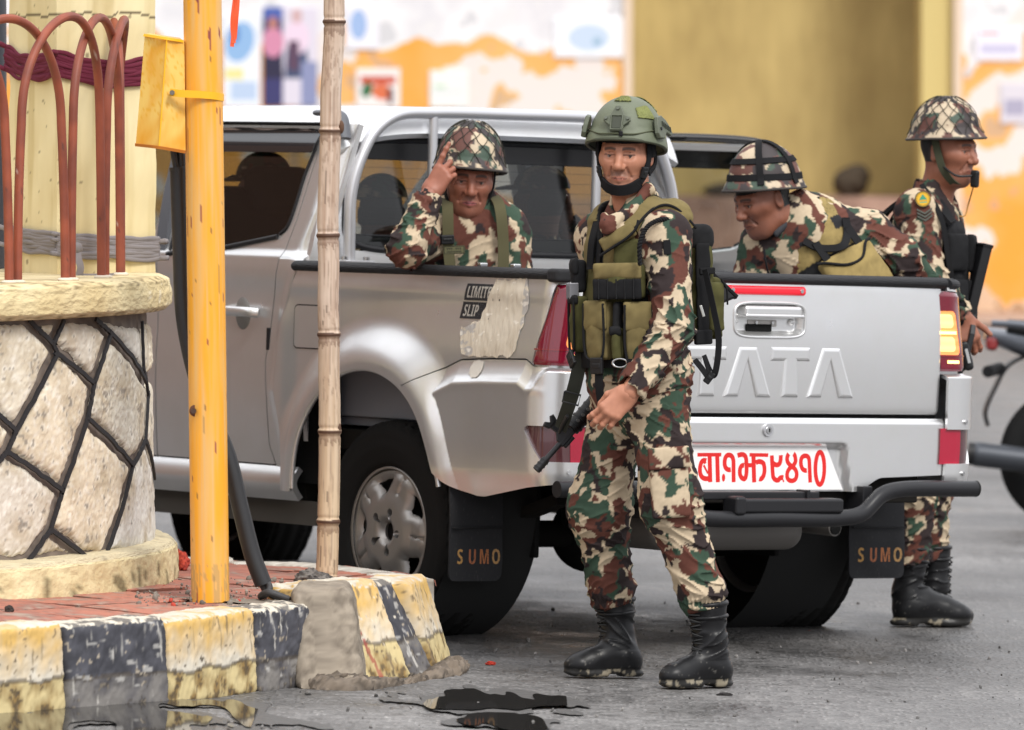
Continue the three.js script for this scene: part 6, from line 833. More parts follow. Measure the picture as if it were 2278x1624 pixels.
function rifle(name, label, muzzle, butt, up, o = {}) {
  const X = butt.clone().sub(muzzle), Ln = X.length(); X.normalize(); const Z = X.clone().cross(up).normalize(), Y = Z.clone().cross(X), Mx = new THREE.Matrix4().makeBasis(X, Y, Z).setPosition(muzzle).multiply(new THREE.Matrix4().makeScale(Ln / .8, Ln / .8, Ln / .8));
  const r = thing(name, label, 'rifle', muzzle.clone()), A = (n, g, m = GUN, p = r) => { g.applyMatrix4(Mx); return mk(n, g, m, p); }, tb = (x0, x1, y, ra, k = 14) => tube([v3(x0, y, 0), v3(x1, y, 0)], ra, { straight: true, k });
  const ex = (P, w, bv = .003) => { const g = extr(P, w - 2 * bv, bv); g.translate(0, 0, -w / 2 + bv); return g; };
  const b = A('barrel', tb(.03, .34, 0, .0085)); A('flash_hider', tb(0, .045, 0, .0125)); for (const x of [.006, .02, .034]) A('hider_ring', tb(x, x + .004, 0, .0142), PLAST, b);
  const gb = A('front_sight', ex([[.105, -.012], [.165, -.012], [.16, .015], [.15, .03], [.148, .062], [.122, .064], [.124, .03], [.108, .014]], .016)); A('sight_ear', ex([[.118, .055], [.152, .055], [.158, .075], [.148, .078], [.135, .064], [.124, .078], [.112, .074]], .022), PLAST, gb); A('sling_loop', ex([[.11, -.012], [.15, -.012], [.15, -.022], [.11, -.022]], .02), PLAST, gb);
  const hg = A('handguard', tube([v3(.165, .004, 0), v3(.34, .004, 0)], (t) => .0235 + .004 * t, { straight: false, n: 30, k: 20 }), PLAST); for (let i = 0; i < 7; i++) A('vent_rib', tb(.178 + i * .023, .184 + i * .023, .004, .0272), PLAST, hg); for (let i = 0; i < 6; i++) A('vent_hole', (() => { const g = new THREE.CylinderGeometry(.0052, .0052, .06, 10); g.rotateX(Math.PI / 2); g.translate(.191 + i * .023, .010, 0); return g; })(), std({ color: lin(.09, .09, .09), roughness: .6 }), hg);
  const rc = A('receiver', ex([[.34, -.026], [.375, -.03], [.52, -.03], [.56, -.02], [.565, .02], [.53, .028], [.34, .028]], .034)); A('carry_handle', ex([[.36, .028], [.375, .075], [.39, .082], [.50, .082], [.53, .07], [.53, .028], [.515, .028], [.505, .06], [.40, .06], [.385, .028]], .018), GUN, rc);
  A('magazine', ex([[.355, -.028], [.415, -.03], [.405, -.10], [.385, -.17], [.325, -.155], [.345, -.10]], .022), GUN); A('grip', ex([[.49, -.028], [.53, -.03], [.555, -.115], [.52, -.125]], .028, .008), PLAST); A('trigger_guard', tube([v3(.425, -.03, 0), v3(.43, -.058, 0), v3(.475, -.06, 0), v3(.492, -.034, 0)], .0035, { n: 24, k: 8 }), GUN);
  A('stock', ex([[.56, -.018], [.60, -.02], [.70, -.055], [.80, -.10], [.80, .022], [.72, .022], [.56, .020]], .036, .009), PLAST); A('butt_plate', ex([[.797, -.102], [.808, -.10], [.808, .022], [.797, .024]], .038), WEB); return r;
}
const strapOn = (person, name, pts, face, w, mat, t = .004, n) => mk(name, strap(pts, face, w, t, n), mat, person);
const buckle = (person, p, X, Y, w = .034, h = .045) => { const b = mk('buckle', placed(rbox(w, h, .012, .004, 2), p, X, Y), PLAST, person); mk('buckle_bar', placed(rbox(w * .7, h * .3, .016, .003, 2), p, X, Y), PLAST, b); return b; };

// ================= the soldier standing in front =================
{
  const D = 20.42, footL = onRoad(1552, 1532), footR = onRoad(1344, 1508);
  const me = thing('person', 'soldier in olive vest and plain green helmet standing before the tailgate facing the camera', 'person', v3((footL.x + footR.x) / 2, roadY(.4), (footL.z + footR.z) / 2), 'soldiers around the pickup');
  const base = me.position, cm = (s) => (x, y, z) => camo(x - base.x, y - base.y, z - base.z, s);
  const f = v3(-.80, 0, .60), T = new Frame(at(1414, 612, D), f, at(1406, 450, D).sub(at(1424, 840, D)).normalize());
  const J = { neck: at(1410, 462, D), sl: T.w(.175, .115, 0), sr: T.w(-.175, .115, 0), el: at(1499, 728, D - .24), wl: at(1402, 872, D - .33), er: T.w(-.215, -.15, -.07), wr: T.w(-.19, -.37, -.03) };
  J.sl = at(1482, 524, D - .15);
  // boots
  const aL = at(1580, 1428, 20.30), aR = at(1375, 1418, 20.58), tL = at(1573, 1338, 20.30), tR = at(1369, 1330, 20.58);
  const heel = (p, dx, dz) => v3(p.x + dx, roadY(p.x + dx) + .004, p.z + dz);
  makeBoot(me, aL, heel(footL, .10, -.065), heel(footL, -.115, .075), tL, .060, 3); makeBoot(me, aR, heel(footR, .115, -.035), heel(footR, -.125, .045), tR, .058, 5);
  // trousers
  const hipL = at(1458, 862, D - .07), hipR = at(1392, 868, D + .08), kL = at(1492, 1122, 20.28), kR = at(1330, 1132, 20.50), cL = at(1562, 1318, 20.30), cR = at(1362, 1318, 20.57), bL = at(1572, 1352, 20.30), bR = at(1368, 1346, 20.58);
  { const P = [elli(new Frame(at(1425, 862, D), f), [0, 0, 0], [.158, .16, .128], .06), cone(hipL, kL, .096, .082, .05, 1), cone(kL, cL, .080, .071, .05, 1), cone(cL, bL, .070, .055, .03, 1), cone(hipR, kR, .096, .082, .05, 2), cone(kR, cR, .080, .068, .05, 2), cone(cR, bR, .067, .054, .03, 2)];
    P.push(elli(new Frame(at(1345, 1128, 20.5), v3(-1, 0, 0)), [0, 0, .01], [.082, .10, .084], .05, 2), elli(new Frame(at(1496, 1110, 20.26), v3(-1, 0, 0)), [0, 0, .0], [.080, .10, .080], .05, 1));
    for (const [b, c] of [[bL, cL], [bR, cR]]) { const d = b.clone().sub(c).normalize(); P.push(rbx(new Frame(b, v3(0, 0, 1), d), [0, .065, 0], [.09, .06, .09], .004, .004, 0, true)); }
    const fold = jointFolds([[kL.clone().add(v3(.05, -.03, 0)), .13, .9], [kR.clone().add(v3(.04, -.03, 0)), .13, 1], [cL, .12, 1.1], [cR, .12, 1.1], [at(1420, 960, D), .16, .8], [hipL.clone().add(v3(0, -.1, 0)), .1, .4]], { base: .22, seed: 4 });
    const cuffs = (x, y, z) => { const a = Math.exp(-Math.pow((y - bL.y - .018) / .016, 2)) * (x > .4 ? 1 : 0) + Math.exp(-Math.pow((y - bR.y - .018) / .016, 2)) * (x < .4 ? 1 : 0); return fold(x, y, z) + a * (.006 + .003 * Math.sin(Math.atan2(x - (x > .4 ? bL.x : bR.x), z - (x > .4 ? bL.z : bR.z)) * 34)); };
    const m = meshF(P, .0052, { disp: cuffs, amp: .016 }); mk('trousers', dye(m, cm(2)), CLOTH, me); }
  { // cargo pocket
    const F = new Frame(at(1490, 1075, 20.175), v3(.18, .04, 1), at(1484, 1000, 20.2).sub(at(1498, 1150, 20.17))); const pk = mk('cargo_pocket', paint(put(softBox(.118, .185, .030, .010, .008, 3, .006), F.w(0, -.012, -.006), F), cm(5)), CLOTH, me); mk('pocket_flap', paint(put(softBox(.128, .066, .018, .006, .004, 4, .006), F.w(0, .076, .012), F), cm(7)), CLOTH, pk); }
  // jacket
  { const P = jacket(J, T, { hem: -.40 }); P.push(elli(T, [.02, -.30, 0], [.168, .14, .135], .06));
    const m = meshF(P, .0052, { disp: jointFolds([[J.el, .12, 1.1], [J.el.clone().lerp(J.wl, .5), .12, .7], [J.wl, .07, .9], [J.sl.clone().add(v3(-.05, -.06, .02)), .08, .5], [T.w(.1, -.27, .06), .2, .8], [T.w(.16, -.27, -.02), .15, .8]], { base: .2, seed: 9 }), amp: .014 });
    mk('jacket', dye(m, cm(3)), CLOTH, me);
    const co = meshF([cone(at(1352, 505, D - .16), at(1345, 480, D - .14), .016, .012, .01), cone(at(1352, 500, D - .165), at(1402, 470, D - .12), .020, .018, .012), cone(at(1402, 470, D - .12), at(1442, 420, D - .07), .018, .015, .02), cone(at(1442, 420, D - .07), at(1452, 440, D + .02), .016, .02, .02), cone(at(1350, 508, D - .16), at(1385, 510, D - .15), .018, .014, .02)], .0045, { disp: (x, y, z) => .003 * noise(x * 40, y * 40, z * 40), amp: .004 }); mk('collar', dye(co, cm(12)), CLOTH, me); }
  // head, neck, hands, limbs underneath: one continuous body
  const H = new Frame(at(1392, 348, D - .02), v3(-.24, -.05, .97), v3(.02, 1, .03)), s = .965, tone = L(178, 121, 95);
  const FH = new Frame(J.wl, v3(.05, .12, 1), at(1338, 935, D - .35).sub(J.wl));
  const hand = handPrims(FH, 1.0, 1, { curl: [[.5, .7, .4], [.5, .75, .45], [.5, .75, .45], [.5, .75, .5]], thumb: [[.040, .050, -.028], [.036, .082, -.044], [.024, .106, -.052]], spread: .12 });
  { const hd = meshF(headPrims(H, s, { neck: J.neck.clone().addScaledVector(T.Y, -.03) }), .0027, { fine: true }), hn = meshF(hand, .0028, { fine: true });
    const inner = meshF([elli(T, [0, .03, 0], [.14, .17, .09], .05), elli(T, [0, -.2, 0], [.13, .16, .09], .05), cone(J.neck, T.w(0, .1, 0), .05, .06, .03), cone(J.sl, J.el, .05, .045, .03), cone(J.el, J.wl, .045, .03, .03), cone(J.sr, J.er, .05, .045, .03), cone(J.er, J.wr, .045, .03, .03), cone(hipL, kL, .08, .06, .03), cone(kL, aL, .05, .022, .03), cone(hipR, kR, .08, .06, .03), cone(kR, aR, .05, .022, .03)], .014);
    const sk = skinAt(H, s, tone, { stubble: .42, gaze: -.002 }), hs = (x, y, z) => { const n = fbm(x * 55, y * 55, z * 55, 3); return [tone[0] * (1 + .12 * n), tone[1] * (1 + .14 * n), tone[2] * (1 + .14 * n)]; };
    const rh = meshF(handPrims(new Frame(J.wr, T.d(-1, .1, 0), T.d(.05, -1, .2)), 1, -1, { curl: [[1.1, 1.2, .8], [1.1, 1.2, .8], [1.1, 1.2, .8], [1.1, 1.2, .8]], thumb: [[.04, .05, -.03], [.03, .08, -.05], [.01, .09, -.06]] }), .005);
    mk('body', mergeC([dye(hd, sk), dye(hn, hs), dye(inner, hs), dye(rh, hs)]), SKIN, me); }
  // moulded helmet
  {
    const HF = new Frame(H.w(0, .0, 0), v3(-.26, -.10, .96), v3(.0, 1, .06)), o = { front: .128, back: .142, side: .113, endF: 1.38, endB: 1.96, ear: .0, flare: .005, h: .138, y: .044, z: -.012 }, B = bowl(HF, o), G = L(98, 104, 84);
    const g = sheet(-Math.PI, Math.PI, 130, .002, 1, 70, (a, t) => { const p = B(a, t, Math.abs(Math.sin(a)) > .3 ? .006 * sstep(.80, .92, t) * sstep(.3, .7, Math.abs(Math.sin(a))) : 0); return [p.x, p.y, p.z]; }, [], { thick: .010, flip: true }); paint(g, (x, y, z) => { const n = noise(x * 260, y * 260, z * 260), m = fbm(x * 12, y * 12, z * 12, 3), k = 1 + .10 * n + .12 * m; return [G[0] * k, G[1] * k, G[2] * k]; });
    const h = mk('helmet', g, std({ vertexColors: true, roughness: .58 }), me), gm = std({ color: rgb(84, 89, 72), roughness: .5 }), vm = std({ vertexColors: true, roughness: .95 });
    const rim = []; for (let i = 0; i < 60; i++) rim.push(B(i / 60 * 2 * Math.PI, 1)); mk('helmet_rim', tube(rim, .0055, { closed: true, n: 160, k: 8 }), std({ color: rgb(62, 66, 50), roughness: .7 }), h);
    const patch = (a0, a1, t0, t1, f = () => 1) => { const q = sheet(a0, a1, 40, t0, t1, 26, (a, t) => { const p = B(a, t, .0045 + .0012 * noise(a * 60, t * 60, 1)); return [p.x, p.y, p.z]; }, [f], { thick: .004, flip: true }); dyed(q, L(118, 122, 72), .25); mk('hook_patch', q, vm, h); };
    patch(.62, 1.25, .42, .66, (a, t) => Math.min(t - .40 - .12 * (1.25 - a), .70 - t)); patch(2.15, 2.65, .72, .94); patch(-.5, .55, .10, .30); patch(2.3, 3.1, .2, .5);
    const on = (a, t, off) => { const p = B(a, t, off), e = .02, x = B(a + e, t, off).sub(B(a - e, t, off)).normalize(), y = B(a, t - e, off).sub(B(a, t + e, off)).normalize(); return { p, x, y }; };
    const plate = (q, P, d, bv, m, n, par = h) => { const z = extr(P, d, bv); return mk(n, placed(z, q.p, q.x, q.y), m, par); };
    { const q = on(0, .76, .0035), m = plate(q, [[-.019, -.03], [.019, -.03], [.022, -.012], [.042, .004], [.040, .016], [.022, .022], [.008, .052], [-.008, .052], [-.022, .022], [-.040, .016], [-.042, .004], [-.022, -.012]], .0045, .0022, gm, 'mount_plate'); plate({ p: q.p.clone().addScaledVector(q.x.clone().cross(q.y), .0052), x: q.x, y: q.y }, [[-.0135, -.022], [.0135, -.022], [.0135, .016], [-.0135, .016]], .002, .001, std({ color: rgb(58, 62, 50), roughness: .7 }), 'mount_window', m); const n = q.x.clone().cross(q.y); for (const [x, y] of [[0, .042], [.034, .010], [-.034, .010]]) { const c = new THREE.CylinderGeometry(.0048, .0052, .006, 12); const pp = q.p.clone().addScaledVector(q.x, x).addScaledVector(q.y, y).addScaledVector(n, .009); mk('mount_bolt', placed(c, pp, q.x, n), std({ color: rgb(96, 100, 88), roughness: .35, metalness: .4 }), m); } const fr = [[-.017, -.026], [.017, -.026], [.017, .019], [-.017, .019], [-.017, -.026]].map(([x, y]) => q.p.clone().addScaledVector(q.x, x).addScaledVector(q.y, y).addScaledVector(n, .0088)); mk('mount_frame', tube(fr, .0024, { straight: true, k: 6 }), gm, m); }
    for (const sg of [1, -1]) { const q = on(sg * 1.42, .80, .008); const P = [[-.055, .004], [-.05, .03], [-.02, .04], [.012, .032], [.048, .012], [.055, -.004], [.045, -.012], [.01, -.008], [-.01, -.03], [-.045, -.034], [-.056, -.02]].map(([x, y]) => sg > 0 ? [-x * -1, y] : [-x, y]).map(p => sg > 0 ? p : p); const Q = sg > 0 ? P : P.reverse(); const m = plate(q, Q, .008, .003, gm, 'side_rail'); const n = q.x.clone().cross(q.y); for (let i = 0; i < 6; i++) { const c = rbox(.0034, .016, .005, .001, 1), x = (sg > 0 ? 1 : -1) * (-.018 + i * .011); mk('rail_slot', placed(c, q.p.clone().addScaledVector(q.x, x).addScaledVector(q.y, .014 - i * .0018).addScaledVector(n, .0125), q.x, q.y), std({ color: rgb(46, 50, 40), roughness: .7 }), m); } const k = new THREE.CylinderGeometry(.005, .005, .004, 14); mk('rail_screw', placed(k, q.p.clone().addScaledVector(q.x, -.036 * sg).addScaledVector(q.y, -.004).addScaledVector(n, .013), q.x, n), PLAST, m); }
    const cord = []; for (let i = 0; i <= 20; i++) { const a = lerp(-1.25, 1.25, i / 20); cord.push(B(a, .93 - .10 * sstep(.3, 1.25, Math.abs(a)), .005)); } mk('bungee_cord', tube(cord, .0024, { n: 60, k: 6 }), std({ color: rgb(70, 74, 52), roughness: .8 }), h); mk('bungee_clip', placed(rbox(.012, .016, .008, .003, 2), B(.12, .93, .006), HF.X, HF.Y), PLAST, h);
    // chin strap: two webs, buckle, chin cup
    const W = (x, y, z) => H.w(x * s, y * s, z * s); for (const q of [-1, 1]) { strapOn(me, 'chin_strap', [W(q * .083, .045, .03), W(q * .0825, .0, .035), W(q * .072, -.052, .045), W(q * .055, -.084, .066)], [H.d(q, 0, .3), H.d(q, -.1, .5), H.d(q, -.3, .9)], .021, WEB, .005, 24); strapOn(me, 'chin_strap', [W(q * .083, .02, -.05), W(q * .088, -.02, -.03), W(q * .080, -.05, .02)], H.d(q, 0, .1), .018, WEB, .005, 16); mk('ear_pad', put(softBox(.014, .07, .05, .007, 0, 2), W(q * .087, .035, -.0), H), WEB, me); buckle(me, W(q * .072, -.045, .052), H.d(-q * .4, 0, 1), H.d(q * .3, 1, -.1), .026, .036); }
    strapOn(me, 'chin_cup', [W(-.062, -.078, .055), W(-.035, -.095, .078), W(0, -.101, .089), W(.035, -.095, .078), W(.062, -.078, .055)], [H.d(-.7, -.3, .7), H.d(0, -.35, 1), H.d(.7, -.3, .7)], .032, WEB, .010, 40);
  }
  // vest
  {
    const P = [elli(T, [0, .05, .0], [.184, .195, .138], .04), elli(T, [0, -.11, .012], [.172, .17, .138], .06), cone(T.w(.08, .16, .03), T.w(.11, .17, -.06), .062, .06, .04, 1), cone(T.w(-.08, .16, .03), T.w(-.11, .17, -.06), .062, .06, .04, 1)];
    P.push(cone(J.sl.clone().addScaledVector(T.X, .02).addScaledVector(T.Y, -.01), J.el, .088, .088, .012, 0, true), cone(J.sr.clone().addScaledVector(T.X, -.02), J.er, .09, .09, .012, 0, true), cone(J.neck.clone().addScaledVector(T.Y, -.03).addScaledVector(T.Z, .03), J.neck.clone().addScaledVector(T.Y, .25), .076, .09, .012, 0, true), elli(T, [0, .24, .12], [.05, .13, .08], .02, 0, true), halfspace(T.w(0, -.235, 0), T.d(0, -1, 0), .01), rbx(T, [0, -.03, .17], [.006, .28, .08], .003, .006, 0, true));
    const m = meshF(P, .006, { disp: (x, y, z) => { const p = T.l(x, y, z); return .0035 * noise(x * 18, y * 18, z * 18) + .0012 * noise(x * 50, y * 50, z * 50) - .0012 * Math.cos(p[1] * 150) * sstep(.1, .2, p[1]); }, amp: .007 });
    mk('vest', dye(m, (x, y, z, r) => { const p = T.l(x, y, z), k = clothTone(KHAKI, .2)(x, y, z); const edge = evalF(P.filter(q => q.s && q.r < 10).map(q => ({ ...q, s: false, k: .001 })), x, y, z); if (edge < .014 || p[1] < -.215) return BLACK; if (p[1] < .0 && Math.abs(p[0]) > .12) return [.02, .02, .02]; if (p[1] < .02) return mix3(k, OLV, .8); return k; }), CLOTH, me);
    const ring = (ph, h, out = 0) => { const A = .138 + out, Bq = .174 + out, p = T.w(Bq * Math.sin(ph), h, .012 + A * Math.cos(ph)), n = T.d(Math.sin(ph) / Bq, 0, Math.cos(ph) / A).normalize(); return { p, F: new Frame(p, n, T.Y) }; };
    const pouch = (name, ph, h, w, hh, d, c, o = {}) => { const { p, F } = ring(ph, h, d / 2 - .004); const b = mk(name, dyed(put(softBox(w, hh, d, .013, .008, h * 9 + ph), p, F), c, .22), CLOTH, me); if (o.flap) { const q = F.w(0, hh / 2 - o.flap / 2 + .004, d / 2 - .002); mk('pouch_flap', dyed(put(softBox(w + .006, o.flap, .016, .007, .006, ph * 5), q, F), o.fc ?? c, .22), CLOTH, b); } if (o.border) { const e = [[-1, 1], [-1, -.6], [-.7, -1], [.7, -1], [1, -.6], [1, 1]].map(([x, y]) => F.w(x * w * .47, y * hh * .47, d / 2 + .005)); mk('pouch_piping', tube(e, .0042, { n: 60, k: 6 }), WEB, b); } if (o.band) { mk('elastic_band', put(softBox(w + .008, o.band, .012, .005, .002, 2), F.w(0, o.bandY ?? -.02, d / 2 + .002), F), WEB, b); for (let i = -2; i <= 2; i++) mk('band_loop', put(rbox(.004, o.band, .006, .002, 1), F.w(i * w * .19, o.bandY ?? -.02, d / 2 + .009), F), PLAST, b); } return { b, F, p, d }; };
    pouch('chest_pouch', .60, -.018, .150, .105, .05, OLV, { flap: .05, fc: KHAKI, band: .062, bandY: -.022 });
    const p1 = pouch('magazine_pouch', .20, -.165, .084, .175, .05, KHAKI, { border: 1, flap: .09 }), p2 = pouch('magazine_pouch', .92, -.175, .088, .185, .05, KHAKI, { border: 1, flap: .09 });
    pouch('tool_sheath', .55, -.16, .026, .165, .045, BLACK); pouch('grenade_pouch', .56, -.205, .032, .10, .055, OLV, { flap: .03, fc: BLACK }); pouch('radio_pouch', -.42, -.145, .052, .17, .045, OLV, { flap: .03, fc: BLACK, border: 1 }); pouch('magazine_pouch', -1.15, -.15, .06, .16, .03, OLV, { border: 1 }); pouch('side_pouch', -.52, .0, .055, .10, .035, BLACK, { flap: .05, fc: BLACK }); pouch('side_pouch', 1.35, -.17, .08, .16, .045, KHAKI, { border: 1 });
    { const q = ring(-.45, -.055, .038); for (let i = 0; i < 3; i++) mk('magazine_top', put(rbox(.008, .05, .03, .003, 2), q.F.w(-.018 + i * .016, .01, 0), q.F), std({ color: rgb(128, 128, 132), metalness: .5, roughness: .4 }), me); }
    // diagonal breast flap and shoulder pad
    { const F = ring(.62, .115, .02).F, q = put(softBox(.118, .046, .020, .008, .006, 7), F.w(-.01, .0, .002), new Frame(F.o, F.Z, F.d(-.46, .9, 0))); mk('breast_flap', dyed(q, KHAKI, .22), CLOTH, me); mk('breast_pocket', dyed(put(softBox(.085, .10, .02, .009, .006, 8), F.w(.015, -.055, -.008), F), OLV, .22), CLOTH, me); mk('flap_piping', tube([F.w(-.065, -.055, .012), F.w(-.02, -.03, .02), F.w(.03, .0, .02), F.w(.055, .028, .012), F.w(.058, .05, .004)], .0045, { n: 30, k: 6 }), WEB, me); }
    const sp = []; for (let i = 0; i <= 12; i++) { const t = i / 12; sp.push(T.w(.105 + .02 * t, .135 + .085 * Math.sin(Math.PI * (t * .9 + .05)), .115 - .22 * t)); } const pad = strap(sp, sp.map((_, i) => T.d(.35, Math.sin(Math.PI * (i / 12 * .9 + .05)) + .05, Math.cos(Math.PI * i / 12))), .085, .018, 60); mk('shoulder_pad', dyed(pad, KHAKI, .22), CLOTH, me);
    for (const e of [-.043, .043]) mk('pad_piping', tube(sp.map((p, i) => p.clone().addScaledVector(T.d(.9, -.35, 0).normalize(), e).addScaledVector(T.Y, .006)), .005, { n: 50, k: 6 }), WEB, me);
    // straps and buckles down the front
    const st = (ph, h0, h1, w) => { const a = ring(ph, h0, .055), b = ring(ph, h1, .045); strapOn(me, 'webbing_strap', [a.p, a.p.clone().lerp(b.p, .5).addScaledVector(a.F.Z, .008), b.p], a.F.Z, w, WEB, .004, 12); };
    st(.30, -.25, -.40, .028); st(.78, -.25, -.36, .024); { const a = ring(.28, -.27, .062); buckle(me, a.p, a.F.X, a.F.Y, .046, .05); const b = ring(-.25, -.25, .062); buckle(me, b.p, b.F.d(.8, .6, 0), b.F.d(-.6, .8, 0), .036, .05); const c = ring(.85, -.27, .05); buckle(me, c.p, c.F.d(.85, -.5, 0), c.F.d(.5, .85, 0), .034, .05); }
    { const wb = []; for (let i = 0; i <= 24; i++) wb.push(ring(lerp(-1.5, 1.6, i / 24), -.255, .012).p); mk('waist_belt', strap(wb, wb.map((_, i) => ring(lerp(-1.5, 1.6, i / 24), 0).F.Z), .045, .008, 90), WEB, me); const rg = ring(.62, -.262, .052); const t = new THREE.TorusGeometry(.016, .003, 8, 24); t.scale(1.5, .8, 1); mk('steel_ring', placed(t, rg.p, rg.F.X, rg.F.Y), std({ color: rgb(190, 190, 190), metalness: 1, roughness: .3 }), me); }
    for (let i = 0; i < 5; i++) { const a = ring(1.15, .06 - i * .055, .006); mk('webbing_loop', put(rbox(.09, .018, .006, .002, 1), a.p, a.F), WEB, me); }
    strapOn(me, 'webbing_strap', [T.w(-.035, .165, .118), T.w(-.03, .10, .142), T.w(-.028, .02, .152)], T.Z, .03, WEB, .006, 20); mk('zip', strap([T.w(.012, .14, .136), T.w(.008, .0, .152), T.w(.006, -.1, .154)], T.Z, .016, .004, 20), WEB, me);
    // epaulette, braided cord, sleeve patch
    mk('epaulette', dyed(strap([T.w(.135, .165, .06), T.w(.155, .18, .02), T.w(.17, .165, -.03)], [T.d(.6, 1, .5), T.d(.4, 1, 0), T.d(.6, .9, -.4)], .05, .006, 20), L(104, 112, 100), .15), CLOTH, me);
    const cd = [at(1424, 590, D - .26), at(1424, 540, D - .25), at(1440, 505, D - .235), at(1468, 489, D - .22), at(1500, 493, D - .19), at(1520, 530, D - .15), at(1533, 575, D - .12), at(1536, 610, D - .11), at(1528, 640, D - .12)]; { const c = curve(cd), A = [], Bq = []; for (let i = 0; i <= 200; i++) { const t = i / 200, p = c.getPoint(t), tn = c.getTangent(t), n = v3(0, 0, 1).addScaledVector(tn, -tn.z).normalize(), b = tn.clone().cross(n); for (const [L2, ph] of [[A, 0], [Bq, Math.PI]]) L2.push(p.clone().addScaledVector(n, Math.cos(t * 150 + ph) * .004).addScaledVector(b, Math.sin(t * 150 + ph) * .004)); } const k = mk('braided_cord', tube(A, .0042, { straight: true, k: 6 }), WEB, me); mk('cord_strand', tube(Bq, .0042, { straight: true, k: 6 }), WEB, k); }
    { const F = new Frame(at(1484, 550, D - .24), v3(.12, .05, 1), v3(-.06, 1, 0)); mk('sleeve_patch', put(rbox(.022, .044, .006, .002, 2), F.o, F), WEB, me); }
  }
  { // small pack on the back
    const F = new Frame(T.w(.035, -.035, -.185), T.d(.1, .02, -1), T.d(0, 1, .10)), cl = clothTone(OLV, .3);
    const pk = thing('backpack', 'small olive backpack with black straps on the front soldier\'s back', 'backpack', F.w(0, -.18, 0)), A = (n, g, c, par = pk) => mk(n, c ? dyed(g, c, .3) : g, c ? CLOTH : WEB, par);
    A('main_pocket', put(softBox(.17, .33, .075, .03, .012, 5), F.w(0, .0, 0), F), cl); A('top_lid', put(softBox(.175, .085, .085, .03, .010, 6), F.w(0, .145, .0), F), BLACK); A('front_pocket', put(softBox(.13, .19, .035, .016, .012, 9), F.w(-.01, -.07, .05), F), cl); A('side_panel', put(softBox(.014, .28, .05, .006, 0, 3), F.w(-.086, -.01, -.01), F)); A('side_pocket', put(softBox(.03, .15, .055, .013, .0, 4), F.w(-.088, -.065, .03), F), cl);
    A('compression_strap', put(rbox(.008, .020, .055, .003, 1), F.w(-.094, .045, .0), F)); A('compression_strap', put(rbox(.02, .045, .06, .006, 1), F.w(-.092, -.155, -.02), F));
    const z = A('zip_line', tube([F.w(-.10, .02, .045), F.w(-.106, -.01, .06), F.w(-.10, -.06, .066)], .003, { n: 20, k: 6 })); mk('zip_puller', placed(rbox(.009, .036, .004, .002, 1), at(1562, 692, D - .17), v3(1, .3, 0), v3(.35, 1, 0)), std({ color: rgb(190, 190, 185), metalness: .8, roughness: .35 }), z);
    const d = D - .04; A('loose_strap', strap([at(1568, 600, d), at(1588, 690, d - .02), at(1599, 760, d - .03), at(1588, 835, d - .02), at(1578, 822, d), at(1566, 790, d)], [v3(-.6, 0, .8), v3(-.3, 0, 1), v3(.4, 0, 1), v3(.8, 0, .6)], .019, .003, 60)); A('loose_strap', strap([at(1545, 800, d), at(1560, 818, d - .01), at(1580, 846, d - .02)], v3(.3, .3, 1), .018, .003, 16)); buckle(pk, at(1578, 840, d - .02), v3(.8, -.6, 0), v3(.6, .8, 0), .022, .04);
  }
  // slung rifle
  rifle('rifle', 'black assault rifle slung muzzle down at the front soldier\'s right side', at(1193, 1046, D + .12), at(1583, 612, D + .30), v3(-.76, .64, .1));
  { const s2 = thing('rifle_sling', 'dark webbing rifle sling with steel slider hanging by the front soldier\'s hip', 'sling', at(1260, 900, D + .02)), dm = std({ color: rgb(46, 48, 40), roughness: .9 }); mk('web', strap([at(1306, 740, D - .02), at(1294, 790, D - .03), at(1278, 860, D - .02), at(1264, 905, D + .02), at(1247, 955, D + .1)], [v3(-.3, 0, 1), v3(-.2, 0, 1), v3(-.35, 0, 1)], .042, .004, 40), dm, s2); const q = new Frame(at(1272, 886, D - .025), v3(-.2, 0, 1), v3(.25, 1, 0)), sl = [[-.025, .016], [.025, .016], [.025, -.016], [-.025, -.016], [-.025, .016]].map(([x, y]) => q.w(x, y, .004)); mk('slider', tube(sl, .0032, { straight: true, k: 8 }), PLAST, s2); mk('hook', tube([at(1262, 925, D + .02), at(1254, 940, D + .06), at(1245, 962, D + .1)], .006, { n: 16, k: 8 }), PLAST, s2); }
}
